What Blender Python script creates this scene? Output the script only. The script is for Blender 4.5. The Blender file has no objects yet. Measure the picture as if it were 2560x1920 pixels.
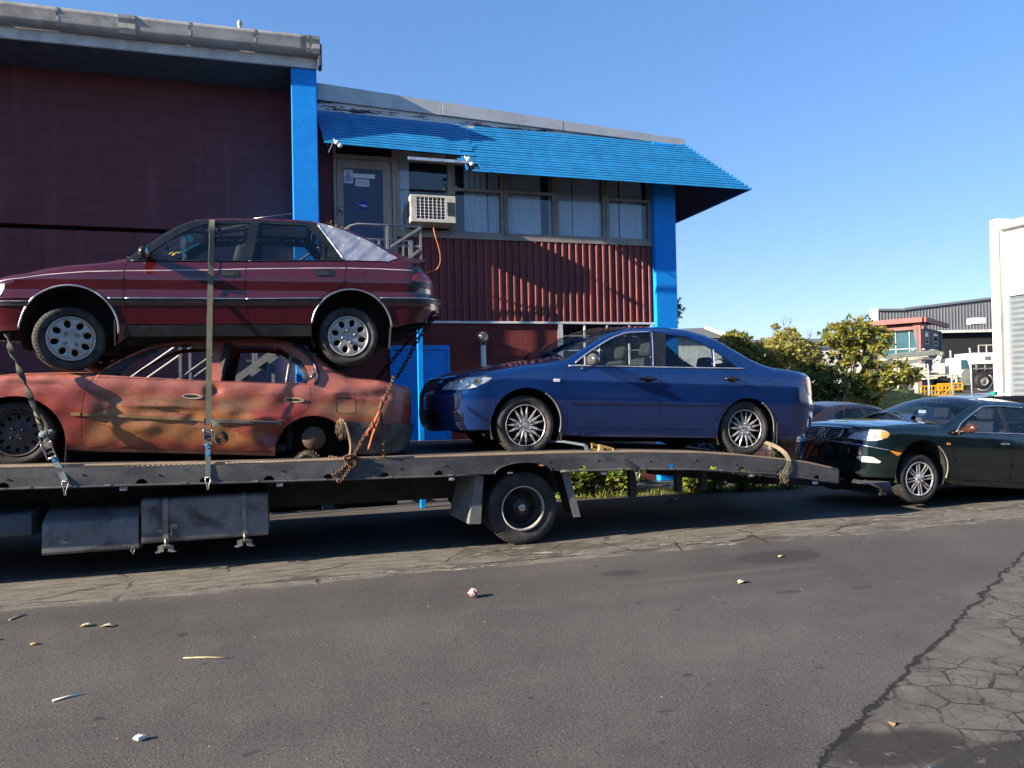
import bpy, bmesh, math, random
import numpy as np
from mathutils import Vector, Matrix, Euler
from mathutils.geometry import delaunay_2d_cdt
R = math.radians
S = bpy.context.scene
COL = S.collection
rnd = random.Random(7)

# ------------------------------------------------------------------ camera, light, exposure
cam = bpy.data.cameras.new("camera"); CAM = bpy.data.objects.new("camera", cam); COL.objects.link(CAM)
cam.sensor_width = 36.0; cam.lens = 36.0 * 1870 / 2560; cam.clip_start = .05; cam.clip_end = 2000
_th, _p, _r = R(16.6), math.atan(20 / 1870), R(1.2)
_f = Vector((math.sin(_th) * math.cos(_p), math.cos(_th) * math.cos(_p), math.sin(_p)))
_x = Vector((math.cos(_th), -math.sin(_th), 0)); _u = _x.cross(_f)
_rt = _x * math.cos(_r) - _u * math.sin(_r); _up = _u * math.cos(_r) + _x * math.sin(_r)
CAM.matrix_world = Matrix((( _rt.x, _up.x, -_f.x, 0), (_rt.y, _up.y, -_f.y, 0), (_rt.z, _up.z, -_f.z, 1.62), (0, 0, 0, 1)))
S.camera = CAM

SUN_EL, SUN_PHI = R(22.5), R(9.3)          # low sun from the left, a little on the camera's side of the walls
W = bpy.data.worlds.new("World"); S.world = W; W.use_nodes = True
_nt = W.node_tree; _bg = _nt.nodes["Background"]
_sky = _nt.nodes.new("ShaderNodeTexSky"); _sky.sky_type = 'NISHITA'; _sky.sun_disc = False
_sky.sun_elevation = SUN_EL; _sky.sun_rotation = math.atan2(-math.cos(SUN_PHI), -math.sin(SUN_PHI))
_sky.air_density = 1.0; _sky.dust_density = .05; _sky.ozone_density = 2.4
_bg.inputs[1].default_value = .105
_hs = _nt.nodes.new('ShaderNodeHueSaturation'); _hs.inputs['Saturation'].default_value = 1.25
_gm = _nt.nodes.new('ShaderNodeGamma'); _gm.inputs[1].default_value = .61          # softer fall-off from zenith to horizon, as the phone recorded it
_tn = _nt.nodes.new('ShaderNodeMixRGB'); _tn.blend_type = 'MULTIPLY'; _tn.inputs[0].default_value = 1.; _tn.inputs[2].default_value = (.80, .915, 1.24, 1)
_nt.links.new(_sky.outputs[0], _hs.inputs['Color']); _nt.links.new(_hs.outputs[0], _gm.inputs[0]); _nt.links.new(_gm.outputs[0], _tn.inputs[1]); _nt.links.new(_tn.outputs[0], _bg.inputs[0])
_l = bpy.data.lights.new("sun", 'SUN'); _l.energy = 4.7; _l.angle = R(.53); _l.color = (1, .86, .69)
SUNOB = bpy.data.objects.new("sun", _l); COL.objects.link(SUNOB)
_d = Vector((-math.cos(SUN_PHI) * math.cos(SUN_EL), -math.sin(SUN_PHI) * math.cos(SUN_EL), math.sin(SUN_EL)))
SUNOB.rotation_euler = _d.to_track_quat('Z', 'Y').to_euler()
S.view_settings.view_transform = 'Standard'; S.view_settings.look = 'None'
S.view_settings.gamma = 1.0; S.view_settings.exposure = 1.62
try: S.view_settings.use_curve_mapping = False
except Exception: pass
S.cycles.max_bounces = 8; S.cycles.transparent_max_bounces = 16
S.cycles.sample_clamp_indirect = 4.0; S.cycles.caustics_reflective = False; S.cycles.caustics_refractive = False

# ------------------------------------------------------------------ materials
class G:
    """tiny helper round a material's node tree"""
    def __init__(s, name):
        s.m = bpy.data.materials.new(name); s.m.use_nodes = True; s.t = s.m.node_tree
        s.b = s.t.nodes["Principled BSDF"]; s.o = s.t.nodes["Material Output"]; s._c = None
    def put(s, sock, v):
        if v is None: return
        if isinstance(v, bpy.types.NodeSocket): s.t.links.new(v, sock)
        elif isinstance(v, (tuple, list)) and sock.type == 'RGBA' and len(v) == 3: sock.default_value = (*v, 1)
        else: sock.default_value = v
    def n(s, typ, props=None, **ins):
        nd = s.t.nodes.new('ShaderNode' + typ)
        for k, v in (props or {}).items(): setattr(nd, k, v)
        for k, v in ins.items():
            k = k.replace('_', ' ')
            s.put(nd.inputs[int(k[1:])] if k[0] == 'i' and k[1:].isdigit() else nd.inputs[k], v)
        return nd
    def co(s):
        if not s._c: s._c = s.n('TexCoord').outputs['Object']
        return s._c
    def mp(s, scale=(1, 1, 1), loc=(0, 0, 0), rot=(0, 0, 0), v=None):
        return s.n('Mapping', Vector=v or s.co(), Scale=scale, Location=loc, Rotation=rot).outputs[0]
    def noise(s, scale=5, detail=4, rough=.55, v=None, dist=0.):
        return s.n('TexNoise', Vector=v or s.co(), Scale=scale, Detail=detail, Roughness=rough, Distortion=dist).outputs[0]
    def vor(s, scale=5, feat='F1', v=None, rnds=1.):
        return s.n('TexVoronoi', {'feature': feat}, Vector=v or s.co(), Scale=scale, Randomness=rnds).outputs[0]
    def math(s, op, a, b=0., c=0., clamp=False):
        nd = s.n('Math', {'operation': op, 'use_clamp': clamp}); s.put(nd.inputs[0], a); s.put(nd.inputs[1], b); s.put(nd.inputs[2], c); return nd.outputs[0]
    def mix(s, f, a, b, typ='MIX'):
        nd = s.n('MixRGB', {'blend_type': typ}); s.put(nd.inputs[0], f); s.put(nd.inputs[1], a); s.put(nd.inputs[2], b); return nd.outputs[0]
    def step(s, v, lo, hi, a=0., b=1.):
        return s.n('MapRange', {'clamp': True, 'interpolation_type': 'SMOOTHSTEP'}, Value=v, From_Min=lo, From_Max=hi, To_Min=a, To_Max=b).outputs[0]
    def bump(s, h, strength=.3, dist=.01):
        s.put(s.b.inputs['Normal'], s.n('Bump', Strength=strength, Distance=dist, Height=h).outputs[0])
    def set(s, **k):
        for a, v in k.items(): s.put(s.b.inputs[a.replace('_', ' ')], v)
        return s

MATS = {}
def M(name, col=(.5, .5, .5), rough=.6, metal=0., var=.25, sc=6., fine=.0, fsc=90., bump=0., bsc=120., coat=0., spec=.5,
      dirt=None, damt=.5, dsc=3., streak=False, alpha=1., rvar=.1):
    """plain surface: base colour broken by soft blotches, optional fine grain, dirt and bump"""
    if name in MATS: return MATS[name]
    g = G(name)
    v = g.mp((1, 1, .25)) if streak else None
    n = g.noise(sc, 5, .6, v)
    c = g.mix(g.step(n, .3, .7), tuple(x * (1 - var) for x in col), tuple(min(1, x * (1 + var)) for x in col))
    if fine: c = g.mix(g.math('MULTIPLY', g.step(g.noise(fsc, 3, .7), .35, .65), fine), c, tuple(x * .45 for x in col))
    if dirt: c = g.mix(g.math('MULTIPLY', g.step(g.noise(dsc, 6, .65, dist=.6), .46, .66), damt), c, dirt)
    g.set(Base_Color=c, Metallic=metal, Roughness=g.step(g.noise(sc * 2.3, 4), .2, .8, max(.02, rough - rvar), min(1, rough + rvar)),
          Coat_Weight=coat, Specular_IOR_Level=spec, Coat_Roughness=.06)
    if bump: g.bump(g.noise(bsc, 4, .6), bump)
    MATS[name] = g.m; return g.m

def glass(name, tint=(.55, .62, .62), refl=.9, dust=.0, rough=.02):
    if name in MATS: return MATS[name]
    g = G(name); g.t.nodes.remove(g.b)
    lw = g.n('LayerWeight', Blend=.25).outputs['Facing']
    f = g.math('MULTIPLY', g.math('ADD', .05, g.math('POWER', lw, 3.)), refl, clamp=True)
    tr = g.n('BsdfTransparent', Color=tint).outputs[0]
    gl = g.n('BsdfGlossy', Color=(1, 1, 1), Roughness=rough).outputs[0]
    mx = g.n('MixShader'); g.put(mx.inputs[0], f); g.put(mx.inputs[1], tr); g.put(mx.inputs[2], gl); o = mx.outputs[0]
    if dust:
        df = g.n('BsdfDiffuse', Color=(.42, .40, .37)).outputs[0]
        m2 = g.n('MixShader'); g.put(m2.inputs[0], g.math('MULTIPLY', g.step(g.noise(9, 6, .7), .3, .75), dust)); g.put(m2.inputs[1], o); g.put(m2.inputs[2], df); o = m2.outputs[0]
    g.put(g.o.inputs[0], o); MATS[name] = g.m; return g.m

def paint(name, col, dust=(.30, .27, .24), damt=.35, rough=.28, low=.55, metal=.0, coat=.8, flake=.0):
    """car paint under a film of road dust, thicker low on the body"""
    if name in MATS: return MATS[name]
    g = G(name)
    z = g.n('SeparateXYZ', Vector=g.co()).outputs[2]
    lowm = g.step(z, low + .25, low - .3)
    n = g.step(g.noise(4.5, 7, .7, g.mp((1, 1, 1.6))), .35, .75)
    sp = g.step(g.noise(150, 2, .5), .55, .75)
    d = g.math('MULTIPLY', g.math('ADD', g.math('MULTIPLY', n, .35), g.math('MULTIPLY', lowm, g.math('ADD', .25, g.math('MULTIPLY', n, .75)))), damt, clamp=True)
    d = g.math('ADD', d, g.math('MULTIPLY', sp, damt * .12), clamp=True)
    c = g.mix(g.step(g.noise(2.2, 4), .3, .7), tuple(x * .9 for x in col), tuple(min(1, x * 1.1) for x in col))
    c = g.mix(d, c, dust)
    sc = g.step(g.noise(14, 6, .8, g.mp((.5, .5, 6))), .66, .72)
    c = g.mix(g.math('MULTIPLY', sc, .06), c, (.7, .66, .62))
    g.set(Base_Color=c, Metallic=metal, Roughness=g.math('ADD', rough, g.math('MULTIPLY', d, .5), clamp=True),
          Coat_Weight=g.math('SUBTRACT', coat, g.math('MULTIPLY', d, coat * .8), clamp=True), Coat_Roughness=.08)
    g.bump(g.noise(2.6, 2), .06, .05)
    MATS[name] = g.m; return g.m

# ------------------------------------------------------------------ mesh building
class MB:
    def __init__(s): s.v = []; s.f = []; s.mi = []; s.sm = []
    def add(s, vs, fs, m=0, smooth=False):
        b = len(s.v); s.v += [tuple(map(float, p)) for p in vs]
        for f in fs: s.f.append([i + b for i in f]); s.mi.append(m); s.sm.append(smooth)
        return s
    def box(s, a, b, m=0):
        x0, y0, z0 = (min(p, q) for p, q in zip(a, b)); x1, y1, z1 = (max(p, q) for p, q in zip(a, b))
        return s.add([(x0,y0,z0),(x1,y0,z0),(x1,y1,z0),(x0,y1,z0),(x0,y0,z1),(x1,y0,z1),(x1,y1,z1),(x0,y1,z1)],
                     [(0,3,2,1),(4,5,6,7),(0,1,5,4),(1,2,6,5),(2,3,7,6),(3,0,4,7)], m)
    def obox(s, c, size, rot=(0, 0, 0), m=0, taper=1.):
        q = Euler(rot).to_matrix(); sx, sy, sz = (k / 2 for k in size); c = Vector(c); vs = []
        for z, t in ((-sz, 1), (sz, taper)):
            for x, y in ((-sx, -sy), (sx, -sy), (sx, sy), (-sx, sy)): vs.append(c + q @ Vector((x * t, y * t, z)))
        return s.add(vs, [(0,3,2,1),(4,5,6,7),(0,1,5,4),(1,2,6,5),(2,3,7,6),(3,0,4,7)], m)
    def beam(s, p, q, w, h, m=0, up=(0, 0, 1)):
        p, q = Vector(p), Vector(q); d = (q - p).normalized(); up = Vector(up)
        if abs(d.dot(up)) > .98: up = Vector((0, 1, 0))
        sd = d.cross(up).normalized(); u = sd.cross(d); vs = []
        for e in (p, q):
            for a, b in ((-1, -1), (1, -1), (1, 1), (-1, 1)): vs.append(e + sd * (a * w / 2) + u * (b * h / 2))
        return s.add(vs, [(0,1,2,3),(7,6,5,4),(0,4,5,1),(1,5,6,2),(2,6,7,3),(3,7,4,0)], m)
    def tube(s, pts, r, n=10, m=0, closed=False, caps=True):
        pts = [Vector(p) for p in pts]; N = len(pts); rs = r if isinstance(r, (list, tuple)) else [r] * N
        vs = []; prev = None
        for i, p in enumerate(pts):
            a = pts[(i - 1) % N] if (i or closed) else p; b = pts[(i + 1) % N] if (i < N - 1 or closed) else p
            d = (b - a).normalized() if (b - a).length > 1e-9 else Vector((0, 0, 1))
            if prev is None: u = d.orthogonal().normalized()
            else:
                u = prev - d * prev.dot(d); u = u.normalized() if u.length > 1e-6 else d.orthogonal().normalized()
            prev = u; w = d.cross(u)
            for k in range(n):
                t = 2 * math.pi * k / n; vs.append(p + (u * math.cos(t) + w * math.sin(t)) * rs[i])
        fs = []
        for i in range(N if closed else N - 1):
            j = (i + 1) % N
            for k in range(n): fs.append((i * n + k, i * n + (k + 1) % n, j * n + (k + 1) % n, j * n + k))
        s.add(vs, fs, m, True)
        if caps and not closed:
            s.add([vs[k] for k in range(n)], [tuple(reversed(range(n)))], m); s.add([vs[(N - 1) * n + k] for k in range(n)], [tuple(range(n))], m)
        return s
    def cyl(s, p, q, r, n=20, m=0, r2=None): return s.tube([p, q], [r, r if r2 is None else r2], n, m)
    def lathe(s, prof, o=(0, 0, 0), ax=(0, -1, 0), n=40, m=0, smooth=True, a0=0, a1=2 * math.pi):
        """profile [(radius, distance along ax)]"""
        o, ax = Vector(o), Vector(ax).normalized(); u = ax.orthogonal().normalized(); w = ax.cross(u)
        full = a1 - a0 > 6.28; K = n if full else n + 1; vs = []
        for r, h in prof:
            for k in range(K):
                t = a0 + (a1 - a0) * k / n; vs.append(o + ax * h + (u * math.cos(t) + w * math.sin(t)) * r)
        fs = []
        for i in range(len(prof) - 1):
            for k in range(n):
                k2 = (k + 1) % K; fs.append((i * K + k, i * K + k2, (i + 1) * K + k2, (i + 1) * K + k))
        return s.add(vs, fs, m, smooth)
    def sphere(s, c, r, n=14, m=0, sc=(1, 1, 1), jit=0., rot=(0, 0, 0)):
        c = Vector(c); vs = []; fs = []; h = n // 2; q = Euler(rot).to_matrix()
        for i in range(h + 1):
            for k in range(n):
                a, b = math.pi * i / h, 2 * math.pi * k / n; j = 1 + (rnd.uniform(-jit, jit) if 0 < i < h else 0)
                vs.append(c + q @ Vector((math.sin(a) * math.cos(b) * sc[0], math.sin(a) * math.sin(b) * sc[1], math.cos(a) * sc[2])) * r * j)
        for i in range(h):
            for k in range(n): fs.append((i * n + k, (i + 1) * n + k, (i + 1) * n + (k + 1) % n, i * n + (k + 1) % n))
        return s.add(vs, fs, m, jit == 0)
    def prism(s, poly, d0, d1, fn, m=0, smooth=False, holes=()):
        """poly in 2-D, fn(a,b,depth)->3-D; faces at d0 (seen side) and d1"""
        V2, T = cdt(poly, holes, h=None); n = len(V2)
        s.add([fn(a, b, d0) for a, b in V2], T, m, smooth); s.add([fn(a, b, d1) for a, b in V2], [t[::-1] for t in T], m, smooth)
        for lp in [poly, *holes]:
            k = len(lp); s.add([fn(*p, d0) for p in lp] + [fn(*p, d1) for p in lp], [(i, i + k, (i + 1) % k + k, (i + 1) % k) for i in range(k)], m)
        return s
    def build(s, name, mats, parent=None, bevel=0., recalc=True, seg=2, base=None):
        me = bpy.data.meshes.new(name); me.from_pydata(s.v, [], s.f)
        for mm in (mats if isinstance(mats, (list, tuple)) else [mats]): me.materials.append(mm)
        me.polygons.foreach_set('material_index', s.mi); me.polygons.foreach_set('use_smooth', s.sm)
        if recalc:
            bm = bmesh.new(); bm.from_mesh(me); bmesh.ops.remove_doubles(bm, verts=bm.verts, dist=1e-5)
            bmesh.ops.recalc_face_normals(bm, faces=bm.faces); bm.to_mesh(me); bm.free()
        me.update()
        o = bpy.data.objects.new(name, me); COL.objects.link(o)
        if bevel:
            b = o.modifiers.new('bevel', 'BEVEL'); b.width = bevel; b.segments = seg; b.limit_method = 'ANGLE'; b.angle_limit = R(40)
        if parent is not None: hang(o, parent)
        elif base is not None: rebase(o, base)
        return o

def hang(o, parent):
    o.parent = parent
    if 'wbase' in parent.keys(): o.matrix_parent_inverse = Matrix.Translation(-Vector(parent['wbase']))
    elif parent.parent is not None and 'wmesh' in parent.keys(): pass
def rebase(o, base):
    o.data.transform(Matrix.Translation(-Vector(base))); o.location = base
def thing(name, loc, label, cat, group=None, rot=(0, 0, 0), world=True):
    """Empty at the thing's base; with world=True the parts' meshes are written in world coordinates"""
    o = bpy.data.objects.new(name, None); COL.objects.link(o); o.location = loc; o.rotation_euler = rot; o.empty_display_size = .2
    tag(o, label, cat, group)
    if world: o['wbase'] = tuple(map(float, loc))
    return o
def tag(o, label, cat, group=None, kind=None):
    if label: o['label'] = label
    if cat: o['category'] = cat
    if group: o['group'] = group
    if kind: o['kind'] = kind
    return o
def struct(o, kind='structure'): o['kind'] = kind; return o

# ------------------------------------------------------------------ planar triangulation
def pip(P, poly):
    P = np.asarray(P, float); x, y = P[:, 0], P[:, 1]; ins = np.zeros(len(P), bool); q = np.asarray(poly, float)
    for (x0, y0), (x1, y1) in zip(q, np.roll(q, -1, 0)):
        c = (y0 > y) != (y1 > y)
        with np.errstate(divide='ignore', invalid='ignore'): xi = (x1 - x0) * (y - y0) / (y1 - y0) + x0
        ins ^= c & (x < xi)
    return ins
def resamp(pts, h, closed=True):
    out = []; n = len(pts)
    for i in range(n if closed else n - 1):
        a, b = np.array(pts[i], float), np.array(pts[(i + 1) % n], float); k = max(1, int(np.linalg.norm(b - a) / h + .5))
        out += [tuple(a + (b - a) * j / k) for j in range(k)]
    if not closed: out.append(tuple(pts[-1]))
    return out
def spline(pts, k=6, closed=False):
    """Catmull-Rom through the points"""
    p = [np.array(q, float) for q in pts]; n = len(p); out = []
    for i in range(n if closed else n - 1):
        p1, p2 = p[i], p[(i + 1) % n]; p0 = p[i - 1] if (i or closed) else p1; p3 = p[(i + 2) % n] if (i + 2 < n or closed) else p2
        for j in range(k):
            t = j / k; out.append(tuple(.5 * ((2 * p1) + (p2 - p0) * t + (2 * p0 - 5 * p1 + 4 * p2 - p3) * t * t + (3 * p1 - p0 - 3 * p2 + p3) * t ** 3)))
    if not closed: out.append(tuple(p[-1]))
    return out
def arc(cx, cz, r, a0, a1, n=18):
    return [(cx + r * math.cos(R(a0 + (a1 - a0) * i / n)), cz + r * math.sin(R(a0 + (a1 - a0) * i / n))) for i in range(n + 1)]
def round_poly(pts, r, k=4):
    """round the corners of a closed polygon"""
    out = []; n = len(pts)
    for i in range(n):
        a, b, c = (np.array(pts[(i + d) % n], float) for d in (-1, 0, 1)); u, v = a - b, c - b; lu, lv = np.linalg.norm(u), np.linalg.norm(v)
        q = min(r, lu * .45, lv * .45); s, e = b + u / lu * q, b + v / lv * q
        for j in range(k + 1): t = j / k; out.append(tuple((1 - t) ** 2 * s + 2 * t * (1 - t) * b + t * t * e))
    return out
def cdt(outline, holes=(), cons=(), h=.03, extra=()):
    V = []; E = []
    for lp, cl in [(outline, 1)] + [(q, 1) for q in holes] + [(q, c) for q, c in cons]:
        b = len(V); k = len(lp); V += [Vector(p[:2]) for p in lp]; E += [(b + i, b + (i + 1) % k) for i in range(k if cl else k - 1)]
    if h:
        o = np.array([p[:2] for p in outline], float); x0, y0 = o.min(0); x1, y1 = o.max(0)
        gx, gy = np.meshgrid(np.arange(x0 + h / 2, x1, h), np.arange(y0 + h / 2, y1, h)); gx[::2] += h * .35
        gp = np.stack([gx.ravel(), gy.ravel()], -1); gp = gp[pip(gp, outline)]
        if len(gp):
            al = np.array([tuple(v) for v in V]); keep = np.ones(len(gp), bool)
            for i in range(0, len(gp), 2000):
                d = np.abs(gp[i:i + 2000, None] - al[None]).max(-1).min(1); keep[i:i + 2000] = d > h * .3
            V += [Vector(p) for p in gp[keep]]
    V += [Vector(p) for p in extra]
    r = delaunay_2d_cdt(V, E, [], 0, 1e-6)
    v2 = np.array([tuple(v) for v in r[0]]); T = np.array([tuple(f) for f in r[2]], int)
    c = v2[T].mean(1); k = pip(c, outline)
    for q in holes: k &= ~pip(c, q)
    a = v2[T]; ar = (a[:, 1, 0] - a[:, 0, 0]) * (a[:, 2, 1] - a[:, 0, 1]) - (a[:, 2, 0] - a[:, 0, 0]) * (a[:, 1, 1] - a[:, 0, 1])
    k &= np.abs(ar) > 1e-9; T = T[k]; fl = ar[k] < 0; T[fl] = T[fl][:, ::-1]
    return v2, [tuple(int(i) for i in t) for t in T]

# ------------------------------------------------------------------ ground
def ground_mat():
    g = G('worn_asphalt'); p = g.co(); xyz = g.n('SeparateXYZ', Vector=p); X, Y = xyz.outputs[0], xyz.outputs[1]
    n1 = g.noise(.55, 5, .6); n2 = g.noise(2.3, 6, .65); n3 = g.noise(9, 5, .7)
    agg = g.step(g.noise(105, 4, .8), .36, .66); agg2 = g.vor(120)
    base = g.mix(g.step(n1, .3, .7), (.068, .066, .064), (.098, .093, .088))
    base = g.mix(g.math('MULTIPLY', g.step(n2, .45, .7), .5), base, (.108, .101, .092))
    base = g.mix(agg, g.mix(1., base, (.40, .41, .44), 'MULTIPLY'), g.mix(1., base, (1.62, 1.56, 1.48), 'MULTIPLY'))
    base = g.mix(g.math('MULTIPLY', g.step(agg2, .26, .12), g.step(n3, .4, .62, .15, .7)), base, (.22, .20, .175))
    base = g.mix(g.step(g.vor(74, v=g.mp(loc=(3, 3, 0))), .17, .09, 0., .75), base, (.018, .016, .016))
    st = g.n('TexVoronoi', {'feature': 'F1'}, Vector=p, Scale=46.)
    pick = g.step(g.n('SeparateXYZ', Vector=st.outputs[1]).outputs[0], .80, .82)
    base = g.mix(g.math('MULTIPLY', g.math('MULTIPLY', g.step(st.outputs[0], .30, .16), pick), .65), base, (.19, .175, .155))
    pick2 = g.step(g.n('SeparateXYZ', Vector=st.outputs[1]).outputs[1], .84, .86)
    base = g.mix(g.math('MULTIPLY', g.math('MULTIPLY', g.step(st.outputs[0], .34, .2), pick2), .8), base, (.012, .011, .011))
    base = g.mix(g.math('MULTIPLY', g.step(g.noise(.42, 3, .5, g.mp((.25, 1.5, 1), (7, 2, 0), (0, 0, .06))), .5, .66), .32), base, (.038, .036, .035))
    base = g.mix(g.math('MULTIPLY', g.step(g.noise(.8, 6, .7, g.mp((.3, 1.2, 1), (1, 6, 0), (0, 0, -.1))), .54, .72), .35), base, (.125, .115, .10))
    # dark blotches of oil and rubber, faint scuffs along the lane
    base = g.mix(g.math('MULTIPLY', g.step(g.noise(.9, 3, .5, g.mp((1, 1.6, 1), (4.3, 1.1, 0))), .62, .72), .22), base, (.03, .028, .028))
    base = g.mix(g.step(g.noise(5.5, 2, .4, g.mp((1, 1.4, 1), (2.3, 7.7, 0))), .72, .745, 0, .6), base, (.024, .022, .023))
    base = g.mix(g.step(g.noise(2., 6, .75, g.mp((.35, 3.2, 1), (0, 3, 0), (0, 0, .12))), .60, .78, 0, .22), base, (.15, .135, .12))
    def ell(cx, cy, rx, ry, soft=.25):
        q = g.math('ADD', g.math('POWER', g.math('DIVIDE', g.math('SUBTRACT', X, cx), rx), 2.), g.math('POWER', g.math('DIVIDE', g.math('SUBTRACT', Y, cy), ry), 2.))
        return g.step(g.math('ADD', q, g.math('MULTIPLY', g.math('SUBTRACT', n2, .5), 1.2)), 1. + soft, 1. - soft)
    for e in ((4.45, 6.12, .46, .22), (2.78, 6.08, .19, .10), (3.75, 5.05, .11, .05), (4.35, 4.95, .10, .04)):
        base = g.mix(g.math('MULTIPLY', ell(*e), .55), base, (.026, .023, .025))
    base = g.mix(g.math('MULTIPLY', ell(3.5, 5.75, .9, .06, .9), .2), base, (.16, .145, .125))
    # old concrete channel beside the truck, broken and part covered with tar
    wob = g.math('MULTIPLY', g.math('SUBTRACT', g.noise(1.6, 6, .65), .5), .34)
    yy = g.math('ADD', Y, wob)
    strip = g.math('MULTIPLY', g.step(yy, 6.68, 6.76), g.step(yy, 7.95, 7.85))
    patch = g.step(g.math('ADD', g.noise(1.4, 6, .7, g.mp((.5, 1.4, 1), (1.3, 0, 0))), g.math('MULTIPLY', g.step(X, .1, -.25), .35)), .44, .54)
    tex = g.step(g.noise(6, 8, .75, g.mp((.5, 2.6, 1))), .3, .72)
    conc = g.mix(tex, (.075, .069, .058), (.235, .217, .185))
    conc = g.mix(g.step(g.noise(26, 5, .8), .5, .7), conc, g.mix(1., conc, (.6, .58, .55), 'MULTIPLY'))
    flake = g.math('MULTIPLY', g.step(g.noise(7, 7, .8, g.mp((.45, 2.2, 1), (3, 1, 0))), .545, .575), g.step(g.noise(1.2, 4, .6, g.mp(loc=(9, 2, 0))), .42, .56))
    tarred = g.mix(g.math('MULTIPLY', flake, .85), g.mix(tex, (.060, .053, .045), (.105, .093, .078)), (.46, .42, .34))
    conc = g.mix(patch, tarred, conc)
    cr = g.n('TexVoronoi', {'feature': 'DISTANCE_TO_EDGE'}, Vector=g.mix(.12, p, g.n('TexNoise', Vector=p, Scale=5., Detail=5.).outputs[1]), Scale=1.25).outputs[0]
    crack = g.math('MULTIPLY', g.step(g.math('DIVIDE', cr, g.math('MULTIPLY', g.noise(1.9, 4, .6, g.mp(loc=(2, 8, 0))), .05)), 1., .4), g.step(g.noise(1.3, 4, .6, g.mp(loc=(6, 1, 0))), .46, .58))
    conc = g.mix(g.math('MULTIPLY', crack, .8), conc, (.028, .024, .02))
    edge = g.step(g.math('ABSOLUTE', g.math('SUBTRACT', g.math('ADD', yy, g.math('MULTIPLY', n3, .06)), 6.93)), .03, .008)
    conc = g.mix(g.math('MULTIPLY', g.math('MULTIPLY', edge, g.step(n2, .42, .56)), .75), conc, (.025, .022, .018))
    c = g.mix(strip, base, conc)
    # older, crazed surface to the right of a long open crack
    wig = g.math('MULTIPLY', g.math('SUBTRACT', g.noise(2.8, 7, .7, g.mp(loc=(5, 2, 0))), .5), .26)
    sd = g.math('ADD', g.math('ADD', g.math('MULTIPLY', g.math('SUBTRACT', X, 2.41), .516), g.math('MULTIPLY', g.math('SUBTRACT', Y, 2.88), -.857)), wig)
    old = g.step(sd, 0, .03)
    oc = g.mix(g.step(g.noise(3.2, 7, .7, g.mp(loc=(1, 9, 0))), .3, .7), (.088, .083, .075), (.155, .145, .126))
    oc = g.mix(g.math('MULTIPLY', g.step(g.noise(140, 3, .8), .4, .7), .6), oc, (.045, .041, .037))
    warp = g.mix(.085, p, g.n('TexNoise', Vector=p, Scale=9., Detail=9., Roughness=.7).outputs[1])
    big = g.n('TexVoronoi', {'feature': 'DISTANCE_TO_EDGE'}, Vector=warp, Scale=4.3).outputs[0]
    sml = g.n('TexVoronoi', {'feature': 'DISTANCE_TO_EDGE'}, Vector=g.n('Mapping', Vector=warp, Location=(3.3, .7, 0)).outputs[0], Scale=9.5).outputs[0]
    where = g.math('MULTIPLY', g.step(g.noise(1.1, 3, .5, g.mp(loc=(7, 3, 0))), .34, .56), g.step(g.noise(5., 4, .7, g.mp(loc=(2, 5, 0))), .34, .5, .25, 1.))
    wdt = g.math('MULTIPLY', g.noise(2.1, 4, .6, g.mp(loc=(0, 4, 2))), .07)
    ck = g.math('MAXIMUM', g.math('MULTIPLY', g.step(g.math('DIVIDE', big, wdt), 1., .45), where), g.math('MULTIPLY', g.step(sml, .03, .008), g.math('MULTIPLY', where, .75)))
    oc = g.mix(g.math('MULTIPLY', ck, .85), oc, (.016, .014, .013))
    hole = g.math('MAXIMUM', ell(2.6, 2.72, .36, .15, .45), g.math('MAXIMUM', ell(2.44, 2.82, .17, .13, .5), ell(2.95, 2.5, .4, .14, .4)))
    hol = g.math('MULTIPLY', hole, g.step(n3, .30, .42))
    oc = g.mix(g.math('MULTIPLY', hol, .9), oc, g.mix(agg2, (.014, .013, .013), (.04, .036, .032)))
    c = g.mix(old, c, oc)
    lip = g.step(g.math('ABSOLUTE', sd), g.math('ADD', .004, g.math('MULTIPLY', n2, .022)), 0.)
    lip = g.math('MULTIPLY', g.step(g.math('DIVIDE', g.math('ABSOLUTE', sd), g.math('ADD', .004, g.math('MULTIPLY', g.math('POWER', n2, 2.), .055))), 1., .5), g.step(Y, 7.2, 6.6))
    c = g.mix(g.math('MULTIPLY', lip, .92), c, (.013, .011, .010))
    ht = g.math('ADD', g.math('MULTIPLY', g.noise(190, 4, .75), .6), g.math('MULTIPLY', g.math('SUBTRACT', 1., st.outputs[0]), .25))
    ht = g.math('SUBTRACT', ht, g.math('MULTIPLY', g.math('MAXIMUM', lip, g.math('MULTIPLY', old, g.math('MAXIMUM', ck, hol))), 1.6))
    ht = g.math('SUBTRACT', ht, g.math('MULTIPLY', g.math('MULTIPLY', strip, crack), 1.2))
    g.bump(ht, .6, .010)
    g.set(Base_Color=c, Roughness=.88, Specular_IOR_Level=.25)
    return g.m

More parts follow.
